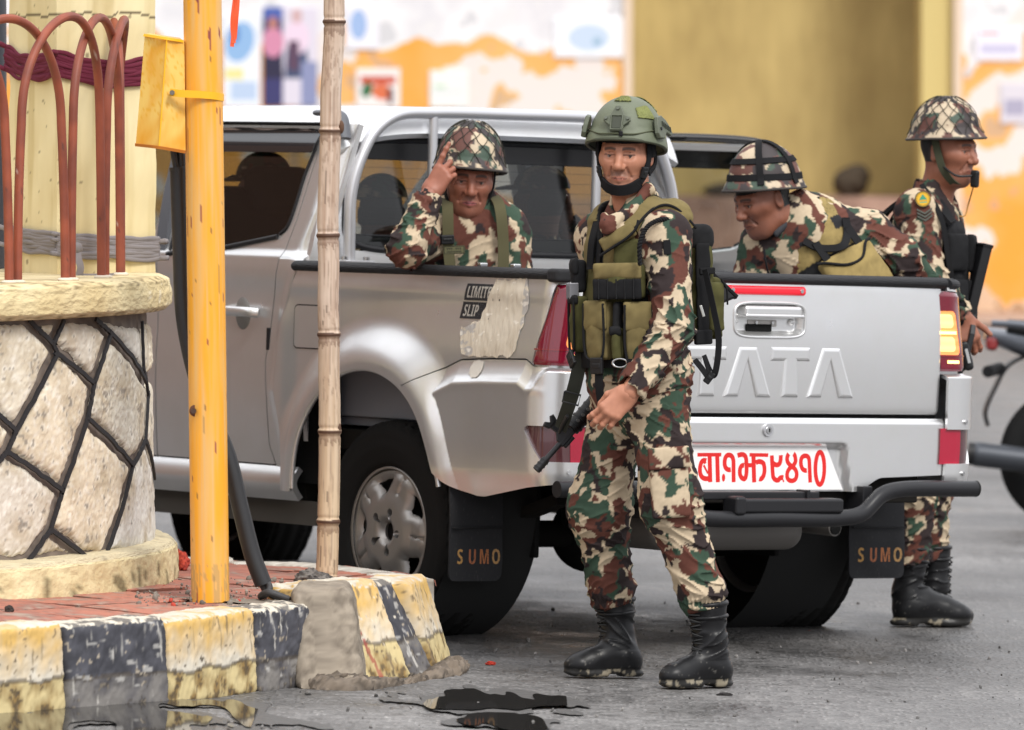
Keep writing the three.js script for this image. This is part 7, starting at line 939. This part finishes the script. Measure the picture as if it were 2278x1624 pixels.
// ================= the others =================
const TONE2 = L(152, 96, 72);
function upperBody(me, J, T, H, s, o) { // jacket, and the continuous body with head and hands
  const base = me.position, cm = (q) => (x, y, z) => camo(x - base.x, y - base.y, z - base.z, q), tone = o.tone ?? TONE2;
  const m = meshF(jacket(J, T, o.jacket ?? {}), o.cell ?? .0065, { disp: jointFolds([[J.el, .13, 1.1], [J.er, .13, 1.1], [J.el.clone().lerp(J.wl, .5), .1, .6], [J.er.clone().lerp(J.wr, .5), .1, .6], [T.w(0, -.2, .08), .2, .6], [J.sl, .09, .4], [J.sr, .09, .4]], { base: .22, seed: o.seed }), amp: .014 }); mk('jacket', dye(m, cm(o.seed)), CLOTH, me);
  const hs = (x, y, z) => { const n = fbm(x * 55, y * 55, z * 55, 3); return [tone[0] * (1 + .12 * n), tone[1] * (1 + .14 * n), tone[2] * (1 + .14 * n)]; };
  const parts = [dye(meshF(headPrims(H, s, { neck: J.neck.clone().addScaledVector(T.Y, -.03) }), o.headCell ?? .003, { fine: true }), skinAt(H, s, tone, { stubble: .25, ...o.face }))];
  for (const h of o.hands ?? []) parts.push(dye(meshF(h, o.handCell ?? .0032, { fine: true }), hs));
  const inn = [elli(T, [0, .03, 0], [.14, .17, .09], .05), elli(T, [0, -.2, 0], [.13, .16, .09], .05), cone(J.neck, T.w(0, .1, 0), .05, .06, .03), cone(J.sl, J.el, .05, .045, .03), cone(J.el, J.wl, .045, .03, .03), cone(J.sr, J.er, .05, .045, .03), cone(J.er, J.wr, .045, .03, .03)]; for (const l of o.legs ?? []) inn.push(cone(l[0], l[1], .08, .055, .03), cone(l[1], l[2], .05, .022, .03));
  parts.push(dye(meshF(inn, .015), hs)); mk('body', mergeC(parts), SKIN, me); return cm;
}
function seatedLegs(me, T, cm, seat) { const y = seat, hp = [T.w(.09, -.36, 0), T.w(-.09, -.36, 0)], fwd = T.Z.clone().setY(0).normalize(), P = [elli(T, [0, -.34, 0], [.17, .13, .14], .05)], legs = []; for (const h of hp) { const k = h.clone().addScaledVector(fwd, .40); k.y = Math.max(h.y + .02, y + .42); const a = k.clone().addScaledVector(fwd, .06); a.y = y + .10; P.push(cone(h, k, .1, .085, .05), cone(k, a, .08, .066, .05)); legs.push([h, k, a]); } mk('trousers', dye(meshF(P, .012, { disp: (x, y2, z) => .006 * noise(x * 20, y2 * 26, z * 20), amp: .007 }), cm(21)), CLOTH, me); return legs; }
const chin = (me, H, s, mat, w = .018) => { const W = (x, y, z) => H.w(x * s, y * s, z * s); for (const q of [-1, 1]) strapOn(me, 'chin_strap', [W(q * .083, .05, .015), W(q * .083, -.01, .02), W(q * .068, -.07, .03), W(q * .03, -.112, .05), W(0, -.118, .06)], [H.d(q, 0, .2), H.d(q, -.2, .3), H.d(q * .6, -1, .3), H.d(0, -1, .2)], w, mat, .004, 30); };
{ // seated in the bed by the rail, hand to his helmet
  const D = 22.1, me = thing('person', 'soldier sitting in the truck bed with a finger raised to his netted camouflage helmet', 'person', tw(-.42, .73, .12), 'soldiers around the pickup');
  const T = new Frame(at(1045, 560, D), v3(.12, -.05, 1), at(1042, 470, D).sub(at(1050, 650, D))), J = { neck: at(1045, 490, D), sl: at(1126, 522, D), sr: at(956, 522, D), el: at(1150, 680, D - .03), wl: at(1090, 760, D - .2), er: at(906, 553, D - .30), wr: at(956, 432, D - .23) };
  J.sr = at(962, 520, D - .03);
  const H = new Frame(at(1043, 400, D - .06), v3(.10, -.16, 1), v3(.08, 1, 0)), s = .98;
  const hF = new Frame(J.wr, v3(-.25, .25, 1), at(992, 366, D - .24).sub(J.wr));
  const hand = handPrims(hF, .98, -1, { curl: [[-.12, .1, .05], [.7, .9, .5], [.9, 1.0, .6], [.95, 1.0, .6]], thumb: [[.035, .035, -.028], [.032, .062, -.042], [.018, .084, -.05]], spread: .10 });
  const legs = [[T.w(.1, -.35, 0), T.w(.1, -.33, .4), T.w(.1, -.62, .42)], [T.w(-.1, -.35, 0), T.w(-.1, -.33, .4), T.w(-.1, -.62, .42)]];
  const cm = upperBody(me, J, T, H, s, { seed: 31, hands: [hand], legs: [], jacket: {}, tone: L(150, 94, 74), face: { lip: L(150, 78, 84) }, headCell: .0028 });
  const P = [elli(T, [0, -.34, -.02], [.17, .12, .14], .05)]; for (const l of legs) P.push(cone(l[0].clone().addScaledVector(T.Y, .0), T.w(l[0] === legs[0][0] ? .12 : -.12, -.30, -.34), .1, .08, .05)); mk('trousers', dye(meshF(P, .012), cm(8)), CLOTH, me);
  camoHelmet(me, new Frame(H.w(0, .008, 0), v3(.10, -.10, 1), v3(.09, 1, .04)), { net: true, seed: 5, front: .134, back: .142, side: .110, h: .142, flare: .010, endF: 1.52, endB: 1.86 }); chin(me, H, s, WEB, .022);
  const gm = std({ color: rgb(82, 78, 52), roughness: .9 }); for (const x of [-.085, .095]) strapOn(me, 'shoulder_strap', [T.w(x * .8, .19, -.02), T.w(x * .95, .15, .125), T.w(x, .02, .145), T.w(x * .9, -.12, .15)], [T.d(0, 1, .3), T.d(0, .4, 1), T.d(0, 0, 1)], .036, gm, .006, 30); buckle(me, T.w(-.088, .055, .152), T.X, T.Y, .044, .03);
  { const F = new Frame(at(1010, 556, D - .155), T.Z, T.Y), t = canvasTex(256, 96, (c, w, h) => { c.fillStyle = '#5d5b40'; c.fillRect(0, 0, w, h); c.strokeStyle = '#1f1d16'; c.lineWidth = 5; c.strokeRect(4, 4, w - 8, h - 8); c.lineWidth = 7; for (const [x, n] of [[30, 3], [140, 3]]) { c.beginPath(); c.moveTo(x, 26); c.lineTo(x + 78, 26); for (let i = 0; i < n; i++) { c.moveTo(x + 16 + i * 26, 26); c.lineTo(x + 16 + i * 26, 48); } c.stroke(); } c.font = 'bold 24px sans-serif'; c.fillStyle = '#1f1d16'; for (let i = 0; i < 10; i++) c.fillRect(34 + i * 19, 62, 12, 18); }); const g = new THREE.PlaneGeometry(.066, .024); const b = mk('name_tape', put(rbox(.07, .027, .004, .0015, 1), F.o, F), std({ color: rgb(70, 68, 46), roughness: .9 }), me); mk('name_print', put(g, F.w(0, 0, .0024), F), std({ map: t, roughness: .9 }), b); }
}
{ // bending over in the bed, back to us
  const D = 22.39, me = thing('person', 'soldier bending in the truck bed in a strapped camouflage helmet, back turned, face left', 'person', tw(.42, .73, .45), 'soldiers around the pickup');
  const T = new Frame(at(1822, 566, D - .02), v3(-.30, -.36, -.88), at(1786, 470, D - .06).sub(at(1860, 690, D + .02))), J = { neck: at(1770, 478, D - .05), sl: at(1696, 548, D - .02), sr: at(1930, 516, D + .03), el: at(1648, 690, D + .02), wl: at(1700, 790, D + .2), er: at(2010, 576, D - .02), wr: at(2070, 640, D + .1) };
  const H = new Frame(at(1698, 445, D - .10), v3(-.80, -.32, .52), v3(-.2, 1, .1)), s = .98;
  const cm = upperBody(me, J, T, H, s, { seed: 44, tone: L(132, 82, 62), headCell: .0028, jacket: {} });
  mk('trousers', dye(meshF([elli(T, [0, -.34, -.02], [.17, .13, .14], .05), cone(T.w(.1, -.36, 0), T.w(.14, -.42, .36), .1, .08, .05), cone(T.w(-.1, -.36, 0), T.w(-.14, -.42, .36), .1, .08, .05)], .012), cm(8)), CLOTH, me);
  const HF = new Frame(H.w(0, .01, 0), v3(-.88, -.12, .44), v3(-.08, 1, .04)), { h, B } = camoHelmet(me, HF, { seed: 9, front: .120, back: .130, side: .110, h: .138, flare: .013, endF: 1.56, endB: 1.72 });
  for (const t of [.60, .86]) { const p = [], f = []; for (let i = 0; i <= 48; i++) { const a = i / 48 * 2 * Math.PI; p.push(B(a, t, .003)); f.push(B(a, t, .05).sub(B(a, t, 0))); } mk('helmet_band', strap(p, f, .021, .004, 150), WEB, h); }
  for (const a of [-2.05, -.95, 1.0, 2.1]) { const p = [], f = []; for (let i = 0; i <= 14; i++) { const t = lerp(.02, .94, i / 14); p.push(B(a, t, .005)); f.push(B(a, t, .05).sub(B(a, t, 0))); } mk('helmet_band', strap(p, f, .022, .004, 50), WEB, h); }
  { const W = (x, y, z) => H.w(x * s, y * s, z * s), gm = std({ color: rgb(92, 98, 82), roughness: .9 }); strapOn(me, 'chin_strap', [W(-.086, .05, -.0), W(-.088, .0, .0), W(-.075, -.06, .015), W(-.03, -.11, .045)], [H.d(-1, 0, .1), H.d(-1, -.3, .1), H.d(-.5, -1, .2)], .024, gm, .004, 24); const b = mk('strap_clip', placed(rbox(.026, .036, .006, .003, 2), W(-.092, .018, .0), H.Z, H.Y), std({ color: rgb(170, 172, 170), metalness: .9, roughness: .3 }), me); mk('clip_bar', placed(rbox(.018, .008, .010, .002, 1), W(-.092, .022, .0), H.Z, H.Y), PLAST, b); }
  // vest seen from behind
  const P = [elli(T, [0, .04, .0], [.152, .19, .132], .04), elli(T, [0, -.12, .0], [.148, .17, .130], .06)]; P.push(cone(J.sl.clone().addScaledVector(T.X, .01), J.el, .09, .09, .012, 0, true), cone(J.sr.clone().addScaledVector(T.X, -.01), J.er, .09, .09, .012, 0, true), cone(J.neck.clone().addScaledVector(T.Y, -.05), J.neck.clone().addScaledVector(T.Y, .25), .082, .1, .012, 0, true), halfspace(T.w(0, -.26, 0), T.d(0, -1, 0), .01), halfspace(T.w(0, .165, 0), T.d(0, 1, 0), .01)); const VK = L(140, 122, 78);
  const m = meshF(P, .006, { disp: (x, y, z) => .004 * noise(x * 16, y * 16, z * 16) + .0012 * noise(x * 60, y * 60, z * 60), amp: .007 }); mk('vest', dye(m, (x, y, z) => { const p = T.l(x, y, z), k = clothTone(VK, .2)(x, y, z); let c = p[1] < -.085 ? mix3(k, OLV, .55) : k; if (p[1] < -.035 && p[1] > -.085 && p[2] < .06) c = BLACK; const edge = evalF(P.filter(q => q.s).map(q => ({ ...q, s: false, k: .001 })), x, y, z); if (edge < .010) c = BLACK; const u = Math.abs(p[0]); if (p[2] < 0 && p[1] < .075 - .25 * u * 0 && p[1] > .03 - .0 && u > .035) c = [.022, .022, .024]; const q = Math.abs(((p[0] + p[1]) * 18) % 1), r = Math.abs(((p[0] - p[1]) * 18) % 1); if (c === k && p[1] > .08 && (q < .03 || r < .03)) c = mix3(k, [.05, .04, .02], .6); return c; }), CLOTH, me);
  const on = (x, y, o = .004) => T.w(x, y, -(.134 * Math.sqrt(Math.max(0, 1 - (x / .2) ** 2)) + o) * Math.sqrt(Math.max(.2, 1 - ((y - .0) / .36) ** 2)));
  const bk = (pts) => pts.map(([x, y, o]) => on(x, y, o ?? .006)); mk('drag_handle', strap(bk([[.09, .045], [.06, .0], [.0, -.035, .03], [-.06, .0], [-.09, .05]]), T.d(0, .2, -1), .026, .006, 40), WEB, me); for (const x of [-.075, .06]) mk('webbing_strap', strap(bk([[x, .02], [x + .005, -.08, .03], [x + .01, -.2, .03]]), T.d(0, 0, -1), .028, .005, 20), WEB, me);
  mk('back_pouch', dyed(put(softBox(.21, .17, .05, .02, .014, 4), on(-.01, -.13, .015), new Frame(v3(0, 0, 0), T.d(0, .1, -1), T.Y)), VK, .25), CLOTH, me); mk('pouch_piping', tube(bk([[.105, -.05, .04], [.085, -.06, .045], [.02, -.10, .05], [-.04, -.10, .05], [-.09, -.055, .045], [-.115, -.05, .04]]), .005, { n: 40, k: 6 }), WEB, me);
  const F2 = new Frame(J.sl.clone().lerp(J.neck, .42).addScaledVector(T.Z, -.085).addScaledVector(T.Y, .02), T.d(.25, .45, -1), T.d(.2, 1, .3)); mk('shoulder_pad', put(softBox(.13, .075, .022, .01, .006, 3), F2.o, F2), std({ color: lin(.03, .031, .036), roughness: .8 }), me);
  mk('yoke_piping', tube([at(1700, 556, D - .17), at(1704, 585, D - .19), at(1712, 620, D - .17)], .0035, { n: 16, k: 6 }), WEB, me);
}
{ // standing beyond the right side of the truck
  const D = 23.0, foot = onRoad(2062, 1386), me = thing('person', 'soldier in black vest and netted camouflage helmet standing beyond the tail lamp, facing right', 'person', foot.clone(), 'soldiers around the pickup');
  const T = new Frame(at(2058, 575, D), v3(.92, 0, .38), at(2078, 440, D).sub(at(2040, 800, D))), J = { neck: at(2078, 442, D), sr: at(2040, 478, D + .14), sl: T.w(.17, .12, 0), er: at(2046, 640, D + .20), wr: at(2128, 712, D + .04), el: T.w(.22, -.16, -.02), wl: T.w(.16, -.33, .06) };
  J.sr = at(2042, 470, D - .14); J.er = at(2062, 620, D - .22); J.wr = at(2136, 700, D - .12);
  const H = new Frame(at(2110, 338, D - .02), v3(.82, -.06, .57), v3(-.02, 1, 0)), s = .98;
  const hF = new Frame(J.wr, v3(.1, .15, 1), at(2168, 790, D - .12).sub(J.wr)), hand = handPrims(hF, 1.02, -1, { curl: [[.55, .8, .5], [.6, .9, .5], [.7, .9, .5], [.75, .9, .5]], thumb: [[.045, .045, -.02], [.066, .07, -.03], [.078, .095, -.03]], spread: .08 });
  const hipR = at(2030, 850, D - .06), hipL = at(2050, 850, D + .1), kR = at(2034, 1090, D - .06), kL = at(2062, 1090, D + .1), aR = at(2018, 1312, D - .05), aL = at(2078, 1302, D + .12);
  const cm = upperBody(me, J, T, H, s, { seed: 57, hands: [hand], tone: L(146, 92, 70), headCell: .0028, legs: [[hipR, kR, aR], [hipL, kL, aL]], jacket: { hem: -.42 } });
  { const bR = at(2026, 1250, D - .05), bL = at(2070, 1244, D + .12), P = [elli(new Frame(at(2040, 850, D), T.Z), [0, 0, 0], [.17, .15, .14], .06), cone(hipR, kR, .094, .078, .05, 1), cone(kR, bR, .077, .062, .05, 1), cone(hipL, kL, .094, .078, .05, 2), cone(kL, bL, .077, .060, .05, 2)]; for (const b of [bR, bL]) P.push(rbx(new Frame(b, v3(0, 0, 1)), [0, -.062, 0], [.09, .06, .09], .004, .004, 0, true)); mk('trousers', dye(meshF(P, .0065, { disp: jointFolds([[kR, .12, 1], [kL, .12, 1], [bR, .13, 1], [bL, .13, 1]], { seed: 6 }), amp: .013 }), cm(61)), CLOTH, me);
    const gy = (p) => { p.y = roadY(p.x) + .004; return p; }; makeBoot(me, aR, gy(at(1984, 1380, D - .08)), gy(at(2162, 1380, D + .0)), at(2034, 1216, D - .05), .058, 7); makeBoot(me, aL, gy(at(2045, 1370, D + .12)), gy(at(2206 - 40, 1370, D + .16)), at(2078, 1214, D + .12), .058, 9); }
  camoHelmet(me, new Frame(H.w(0, .012, 0), v3(.86, -.03, .5), v3(-.03, 1, 0)), { net: true, seed: 13, front: .118, back: .126, side: .108, h: .134, flare: .013, endF: 1.53, endB: 1.66 });
  { const W = (x, y, z) => H.w(x * s, y * s, z * s), gm = std({ color: rgb(64, 66, 48), roughness: .9 }); strapOn(me, 'chin_strap', [W(-.086, .06, -.01), W(-.088, .0, .01), W(-.078, -.06, .03), W(-.045, -.105, .055), W(0, -.116, .066)], [H.d(-1, 0, .1), H.d(-1, -.2, .2), H.d(-.6, -.8, .4), H.d(0, -1, .4)], .026, gm, .004, 30); const mic = mk('microphone', placed(rbox(.022, .06, .03, .009, 3), W(-.022, -.085, .125), H.X, H.Y), PLAST, me); mk('boom', tube([W(-.08, -.04, .02), W(-.075, -.075, .08), W(-.035, -.075, .12)], .004, { n: 20, k: 6 }), PLAST, mic); mk('wire', tube([W(-.02, -.11, .12), at(2154, 455, D - .02), at(2146, 480, D - .02), at(2128, 480, D - .03)], .0025, { n: 40, k: 6 }), std({ color: rgb(190, 140, 70), roughness: .6 }), mic); }
  // black vest
  const P = [elli(T, [0, .04, .0], [.178, .185, .136], .04), elli(T, [0, -.12, .012], [.168, .18, .138], .06)]; P.push(cone(J.sr.clone().addScaledVector(T.X, -.02), J.er, .092, .09, .012, 0, true), cone(J.sl.clone().addScaledVector(T.X, .02), J.el, .09, .09, .012, 0, true), cone(J.neck.clone().addScaledVector(T.Y, -.03), J.neck.clone().addScaledVector(T.Y, .25), .075, .1, .012, 0, true), halfspace(T.w(0, -.28, 0), T.d(0, -1, 0), .01)); mk('vest', dye(meshF(P, .007, { disp: (x, y, z) => .004 * noise(x * 18, y * 18, z * 18), amp: .006 }), (x, y, z) => { const n = fbm(x * 30, y * 30, z * 30, 3), k = .017 * (1 + .6 * n); return [k, k, k * 1.08]; }), CLOTH, me);
  const fp = (x, y, z, w, h, d) => mk('vest_pouch', put(softBox(w, h, d, .012, .008, y * 9), T.w(x, y, z), new Frame(v3(0, 0, 0), T.d(x * 3, 0, 1), T.Y)), WEB, me); fp(-.08, .02, .138, .12, .13, .03); fp(.08, .02, .138, .12, .13, .03); fp(-.09, -.15, .145, .10, .16, .035); fp(.05, -.15, .145, .12, .16, .035); fp(-.155, -.14, .06, .05, .16, .05);
  mk('shoulder_pad', strap([T.w(-.10, .12, .13), T.w(-.115, .20, .06), T.w(-.12, .205, -.03), T.w(-.11, .12, -.14)], [T.d(0, .4, 1), T.d(-.3, 1, .3), T.d(-.3, 1, -.3), T.d(0, .3, -1)], .07, .014, 40), WEB, me); mk('back_tab', put(softBox(.10, .12, .05, .016, .006, 2), T.w(-.03, .10, -.16), new Frame(v3(0, 0, 0), T.d(-.3, 0, -1), T.Y)), WEB, me);
  strapOn(me, 'weapon_strap', [at(2050, 410, D - .15), at(2092, 480, D - .2), at(2112, 590, D - .2), at(2126, 650, D - .17)], [v3(.2, .2, 1), v3(.3, 0, 1)], .018, WEB, .004, 30);
  { const F = new Frame(at(2053, 443, D - .222), v3(.12, .10, 1), v3(-.08, 1, 0)), t = canvasTex(128, 128, (c, w) => { c.fillStyle = '#3a3d2c'; c.fillRect(0, 0, w, w); c.fillStyle = '#d9a92a'; c.beginPath(); c.arc(64, 64, 58, 0, 7); c.fill(); c.fillStyle = '#3f8f72'; c.beginPath(); c.moveTo(64, 24); c.lineTo(98, 70); c.lineTo(30, 70); c.fill(); c.fillStyle = '#c8902a'; c.fillRect(24, 74, 80, 8); c.fillStyle = '#3f9f82'; c.fillRect(34, 86, 60, 8); c.strokeStyle = '#7a5a1a'; c.lineWidth = 4; c.beginPath(); c.arc(64, 64, 52, 0, 7); c.stroke(); });
    const b = new THREE.CylinderGeometry(.0275, .0275, .006, 32); b.rotateX(Math.PI / 2); const k = mk('sleeve_badge', put(b, F.o, F), std({ color: rgb(90, 78, 30), roughness: .8 }), me); mk('badge_print', put(new THREE.CircleGeometry(.0268, 32), F.w(0, 0, .0034), F), std({ map: t, roughness: .8 }), k);
    for (let i = 0; i < 3; i++) mk('rank_stripe', put(extr([[-.026, .012], [0, -.004], [.026, .012], [.026, .005], [0, -.011], [-.026, .005]].reverse(), .004, .0008), F.w(.002, -.042 - i * .0115, -.002 - i * .001), F), std({ color: rgb(82, 84, 76), roughness: .85 }), me); }
  mk('wristwatch', (() => { const d = J.wr.clone().sub(J.er).normalize(), Fw = new Frame(J.wr.clone().addScaledVector(d, .002), v3(.4, .3, 1), d), pts = []; for (let i = 0; i < 20; i++) { const a = i / 20 * 2 * Math.PI; pts.push(Fw.w(Math.cos(a) * .033, 0, Math.sin(a) * .031)); } return tube(pts, .008, { closed: true, n: 40, k: 8 }); })(), PLAST, me);
  rifle('rifle', 'black rifle hanging muzzle down in front of the far soldier, butt beside his chest', at(2070, 1060, D - .10), at(2194, 548, D - .06), v3(.25, 0, 1));
  const pg = thing('hand_torch', 'black grip held in the far soldier\'s hand behind the tail lamp', 'grip', at(2150, 790, D - .10)); mk('handle', placed(softBox(.032, .10, .034, .012, .0, 3), at(2150, 792, D - .16), v3(1, .25, 0), v3(-.25, 1, 0)), PLAST, pg); mk('lettering', placed(rbox(.01, .05, .004, .001, 1), at(2153, 792, D - .185), v3(1, .25, 0), v3(-.25, 1, 0)), std({ color: rgb(170, 170, 170), roughness: .6 }), pg);
}
// ---------- three men inside the cab ----------
{
  const cabMan = (label, hx, hy, hz, face, seed, o = {}) => {
    const p = tw(hx, hy, hz), me = thing('person', label, 'person', tw(hx, hy - .75, hz), 'soldiers inside the cab'), f = face.clone().applyQuaternion(truck.quaternion);
    const T = new Frame(p.clone().add(v3(0, -.36, 0)), f), J = { neck: p.clone().add(v3(0, -.16, 0)), sl: T.w(.17, .11, 0), sr: T.w(-.17, .11, 0), el: T.w(.24, -.14, .08), wl: T.w(.14, -.2, .28), er: T.w(-.24, -.14, .08), wr: T.w(-.14, -.2, .28) };
    if (o.raise) { J.er = T.w(-.36, .12, .02); J.wr = T.w(-.20, .30, .06); }
    const H = new Frame(p, f); upperBody(me, J, T, H, .97, { seed, tone: L(110, 70, 54), cell: .010, headCell: .0055, hands: [handPrims(new Frame(J.wr, T.d(-1, 0, 0), J.wr.clone().sub(J.er)), 1, -1, { curl: [[.6, .8, .5], [.6, .8, .5], [.6, .8, .5], [.6, .8, .5]], thumb: [[.045, .05, -.02], [.05, .08, -.03], [.05, .1, -.03]] })], handCell: .006 });
    if (o.cap) { const g = sheet(-Math.PI, Math.PI, 40, .01, 1, 16, (a, t) => { const B = bowl(H, { front: .106, back: .108, side: .092, h: .09, flare: .0, endF: 1.5, endB: 1.5, y: .055 }), q = B(a, t); return [q.x, q.y, q.z]; }, [], { thick: .004, flip: true }); paint(g, (x, y, z) => camo(x, y, z, 3)); const c = mk('cap', g, CLOTH, me); mk('cap_peak', put(softBox(.12, .012, .07, .005, .004, 1), H.w(0, .062, .125), new Frame(v3(0, 0, 0), H.d(0, -.15, 1))), c.material, c).material = std({ color: rgb(80, 76, 60), roughness: .9 }); } else camoHelmet(me, H, { seed: seed + 2 });
    return me;
  };
  cabMan('man in a cap in the front seat, dark outline through the side window', -.26, 1.47, -1.55, v3(0, -.1, -1), 71, { cap: true });
  cabMan('soldier in the rear seat behind the glass, left of the seated man\'s helmet', -.2, 1.40, -.92, v3(.5, 0, -1), 83, { cap: true });
  cabMan('soldier in the rear seat behind the glass with an arm raised', .50, 1.45, -.95, v3(-.2, 0, -1), 91, { raise: true, cap: true });
}
// ---------- motorcycle cut off by the right edge ----------
{
  const D = 28.6, hub = at(2380, 992, D), gy = roadY(hub.x), bike = thing('motorcycle', 'dark grey motorcycle with a thick silencer, cut by the right edge of the picture', 'motorcycle', v3(hub.x + .6, gy, hub.z));
  const X = (x, y, z = 0) => v3(hub.x + x, gy + y, hub.z + z), A = (n, g, m, p = bike) => mk(n, g, m, p), blk = matte({ color: lin(.012, .012, .013), roughness: .5, specularIntensity: .6 }), gray = phy({ color: lin(.11, .12, .14), roughness: .3, metalness: .3, clearcoat: .6 }), steel = std({ color: lin(.35, .35, .35), metalness: .9, roughness: .35 }), muf = std({ color: lin(.055, .06, .07), metalness: .5, roughness: .45 });
  const wheel = (x, r, w) => { const g = new THREE.Group(); g.name = 'wheel'; bike.add(g); g.position.copy(X(x, r + .005)).sub(bike.position); const t = new THREE.TorusGeometry(r - w, w, 18, 64); mk('tyre', t, matte({ color: lin(.014, .014, .014) }), g, false); const rm = new THREE.TorusGeometry(r - w * 2.1, .014, 10, 60); mk('rim', rm, gray, g, false); for (let k = 0; k < 6; k++) { const s = rbox(.03, r - w * 2, .02, .006, 1); s.translate(0, (r - w * 2) / 2, 0); s.rotateZ(k * Math.PI / 3); mk('spoke', s, gray, g, false); } const h = new THREE.CylinderGeometry(.05, .05, .12, 24); h.rotateX(Math.PI / 2); mk('hub', h, muf, g, false); return g; };
  wheel(0, .30, .055); wheel(1.28, .30, .045);
  A('silencer', tube([X(-.43, .33, .17), X(-.30, .315, .17), X(.1, .265, .16), X(.34, .23, .14)], (t) => t < .05 ? .047 : .052 - .022 * Math.max(0, t - .6) * 2, { n: 40, k: 24 }), muf); A('silencer_cap', tube([X(-.445, .332, .17), X(-.41, .327, .17)], .048, { straight: true, k: 24 }), blk); A('exhaust_pipe', tube([X(.3, .235, .14), X(.7, .2, .12), X(.9, .35, .1), X(.85, .5, .05)], .022, { n: 40, k: 12 }), steel);
  A('tail_cowl', tube([X(-.36, .83), X(-.2, .79), X(.05, .745), X(.35, .72)], (t) => .035 + .075 * Math.sin(Math.min(1, t * 1.3 + .1) * 1.4), { n: 40, k: 20, sx: .62, sy: 1 }), gray); A('seat', tube([X(-.27, .86), X(-.1, .83), X(.15, .785), X(.5, .77), X(.62, .82)], (t) => .06 + .05 * Math.sin(t * 3.1), { n: 40, k: 18, sx: .55, sy: 1 }), blk);
  A('tail_lamp', (() => { const g = rbox(.05, .06, .13, .02, 3); g.translate(...X(-.335, .79).toArray()); return g; })(), phy({ color: lin(.25, .03, .03), roughness: .2 })); A('mudguard', strap([X(-.12, .76), X(-.26, .70), X(-.32, .60), X(-.36, .5), X(-.35, .44)], v3(-1, .2, 0), .13, .012, 20), blk); A('indicator', tube([X(-.30, .685, .02), X(-.36, .675, .14)], .026, { straight: true, k: 14 }), blk); A('grab_rail', tube([X(-.34, .88, .1), X(-.2, .87, .13), X(.1, .80, .13)], .014, { n: 20, k: 10 }), gray);
  A('swing_arm', tube([X(0, .30, .09), X(.5, .38, .08)], .024, { straight: true, k: 12 }), blk); A('shock_absorber', tube([X(.02, .34, .11), X(.14, .68, .10)], .026, { straight: true, k: 14 }), blk); A('chain_guard', strap([X(-.05, .36, -.08), X(.45, .40, -.08)], v3(0, 1, 0), .05, .02, 10), blk); A('engine', softBox(.36, .30, .24, .06, .02, 3, .02).translate(...X(.72, .40).toArray()), muf); A('frame', tube([X(.45, .70), X(.5, .40), X(.85, .28), X(1.0, .78), X(.5, .72)], .022, { n: 60, k: 10 }), blk);
  A('fuel_tank', (() => { const g = new THREE.SphereGeometry(1, 32, 20); g.scale(.27, .15, .15); g.translate(...X(.80, .83).toArray()); return g; })(), gray); A('fork', tube([X(1.28, .305, .08), X(1.06, .92, .07)], .02, { straight: true, k: 12 }), steel); A('handlebar', tube([X(.92, 1.02, .36), X(1.02, .98, .2), X(1.04, .96, -.2), X(.92, 1.02, -.36)], .013, { n: 30, k: 10 }), blk); A('headlamp', (() => { const g = new THREE.SphereGeometry(.09, 24, 16); g.translate(...X(1.14, .86).toArray()); return g; })(), steel); A('foot_rest', tube([X(.40, .30, .10), X(.38, .29, .24)], .013, { straight: true, k: 10 }), blk);
}
scene.traverse((o) => { if (o.isMesh) { o.castShadow = true; o.receiveShadow = true; } });
renderer.render(scene, camera);
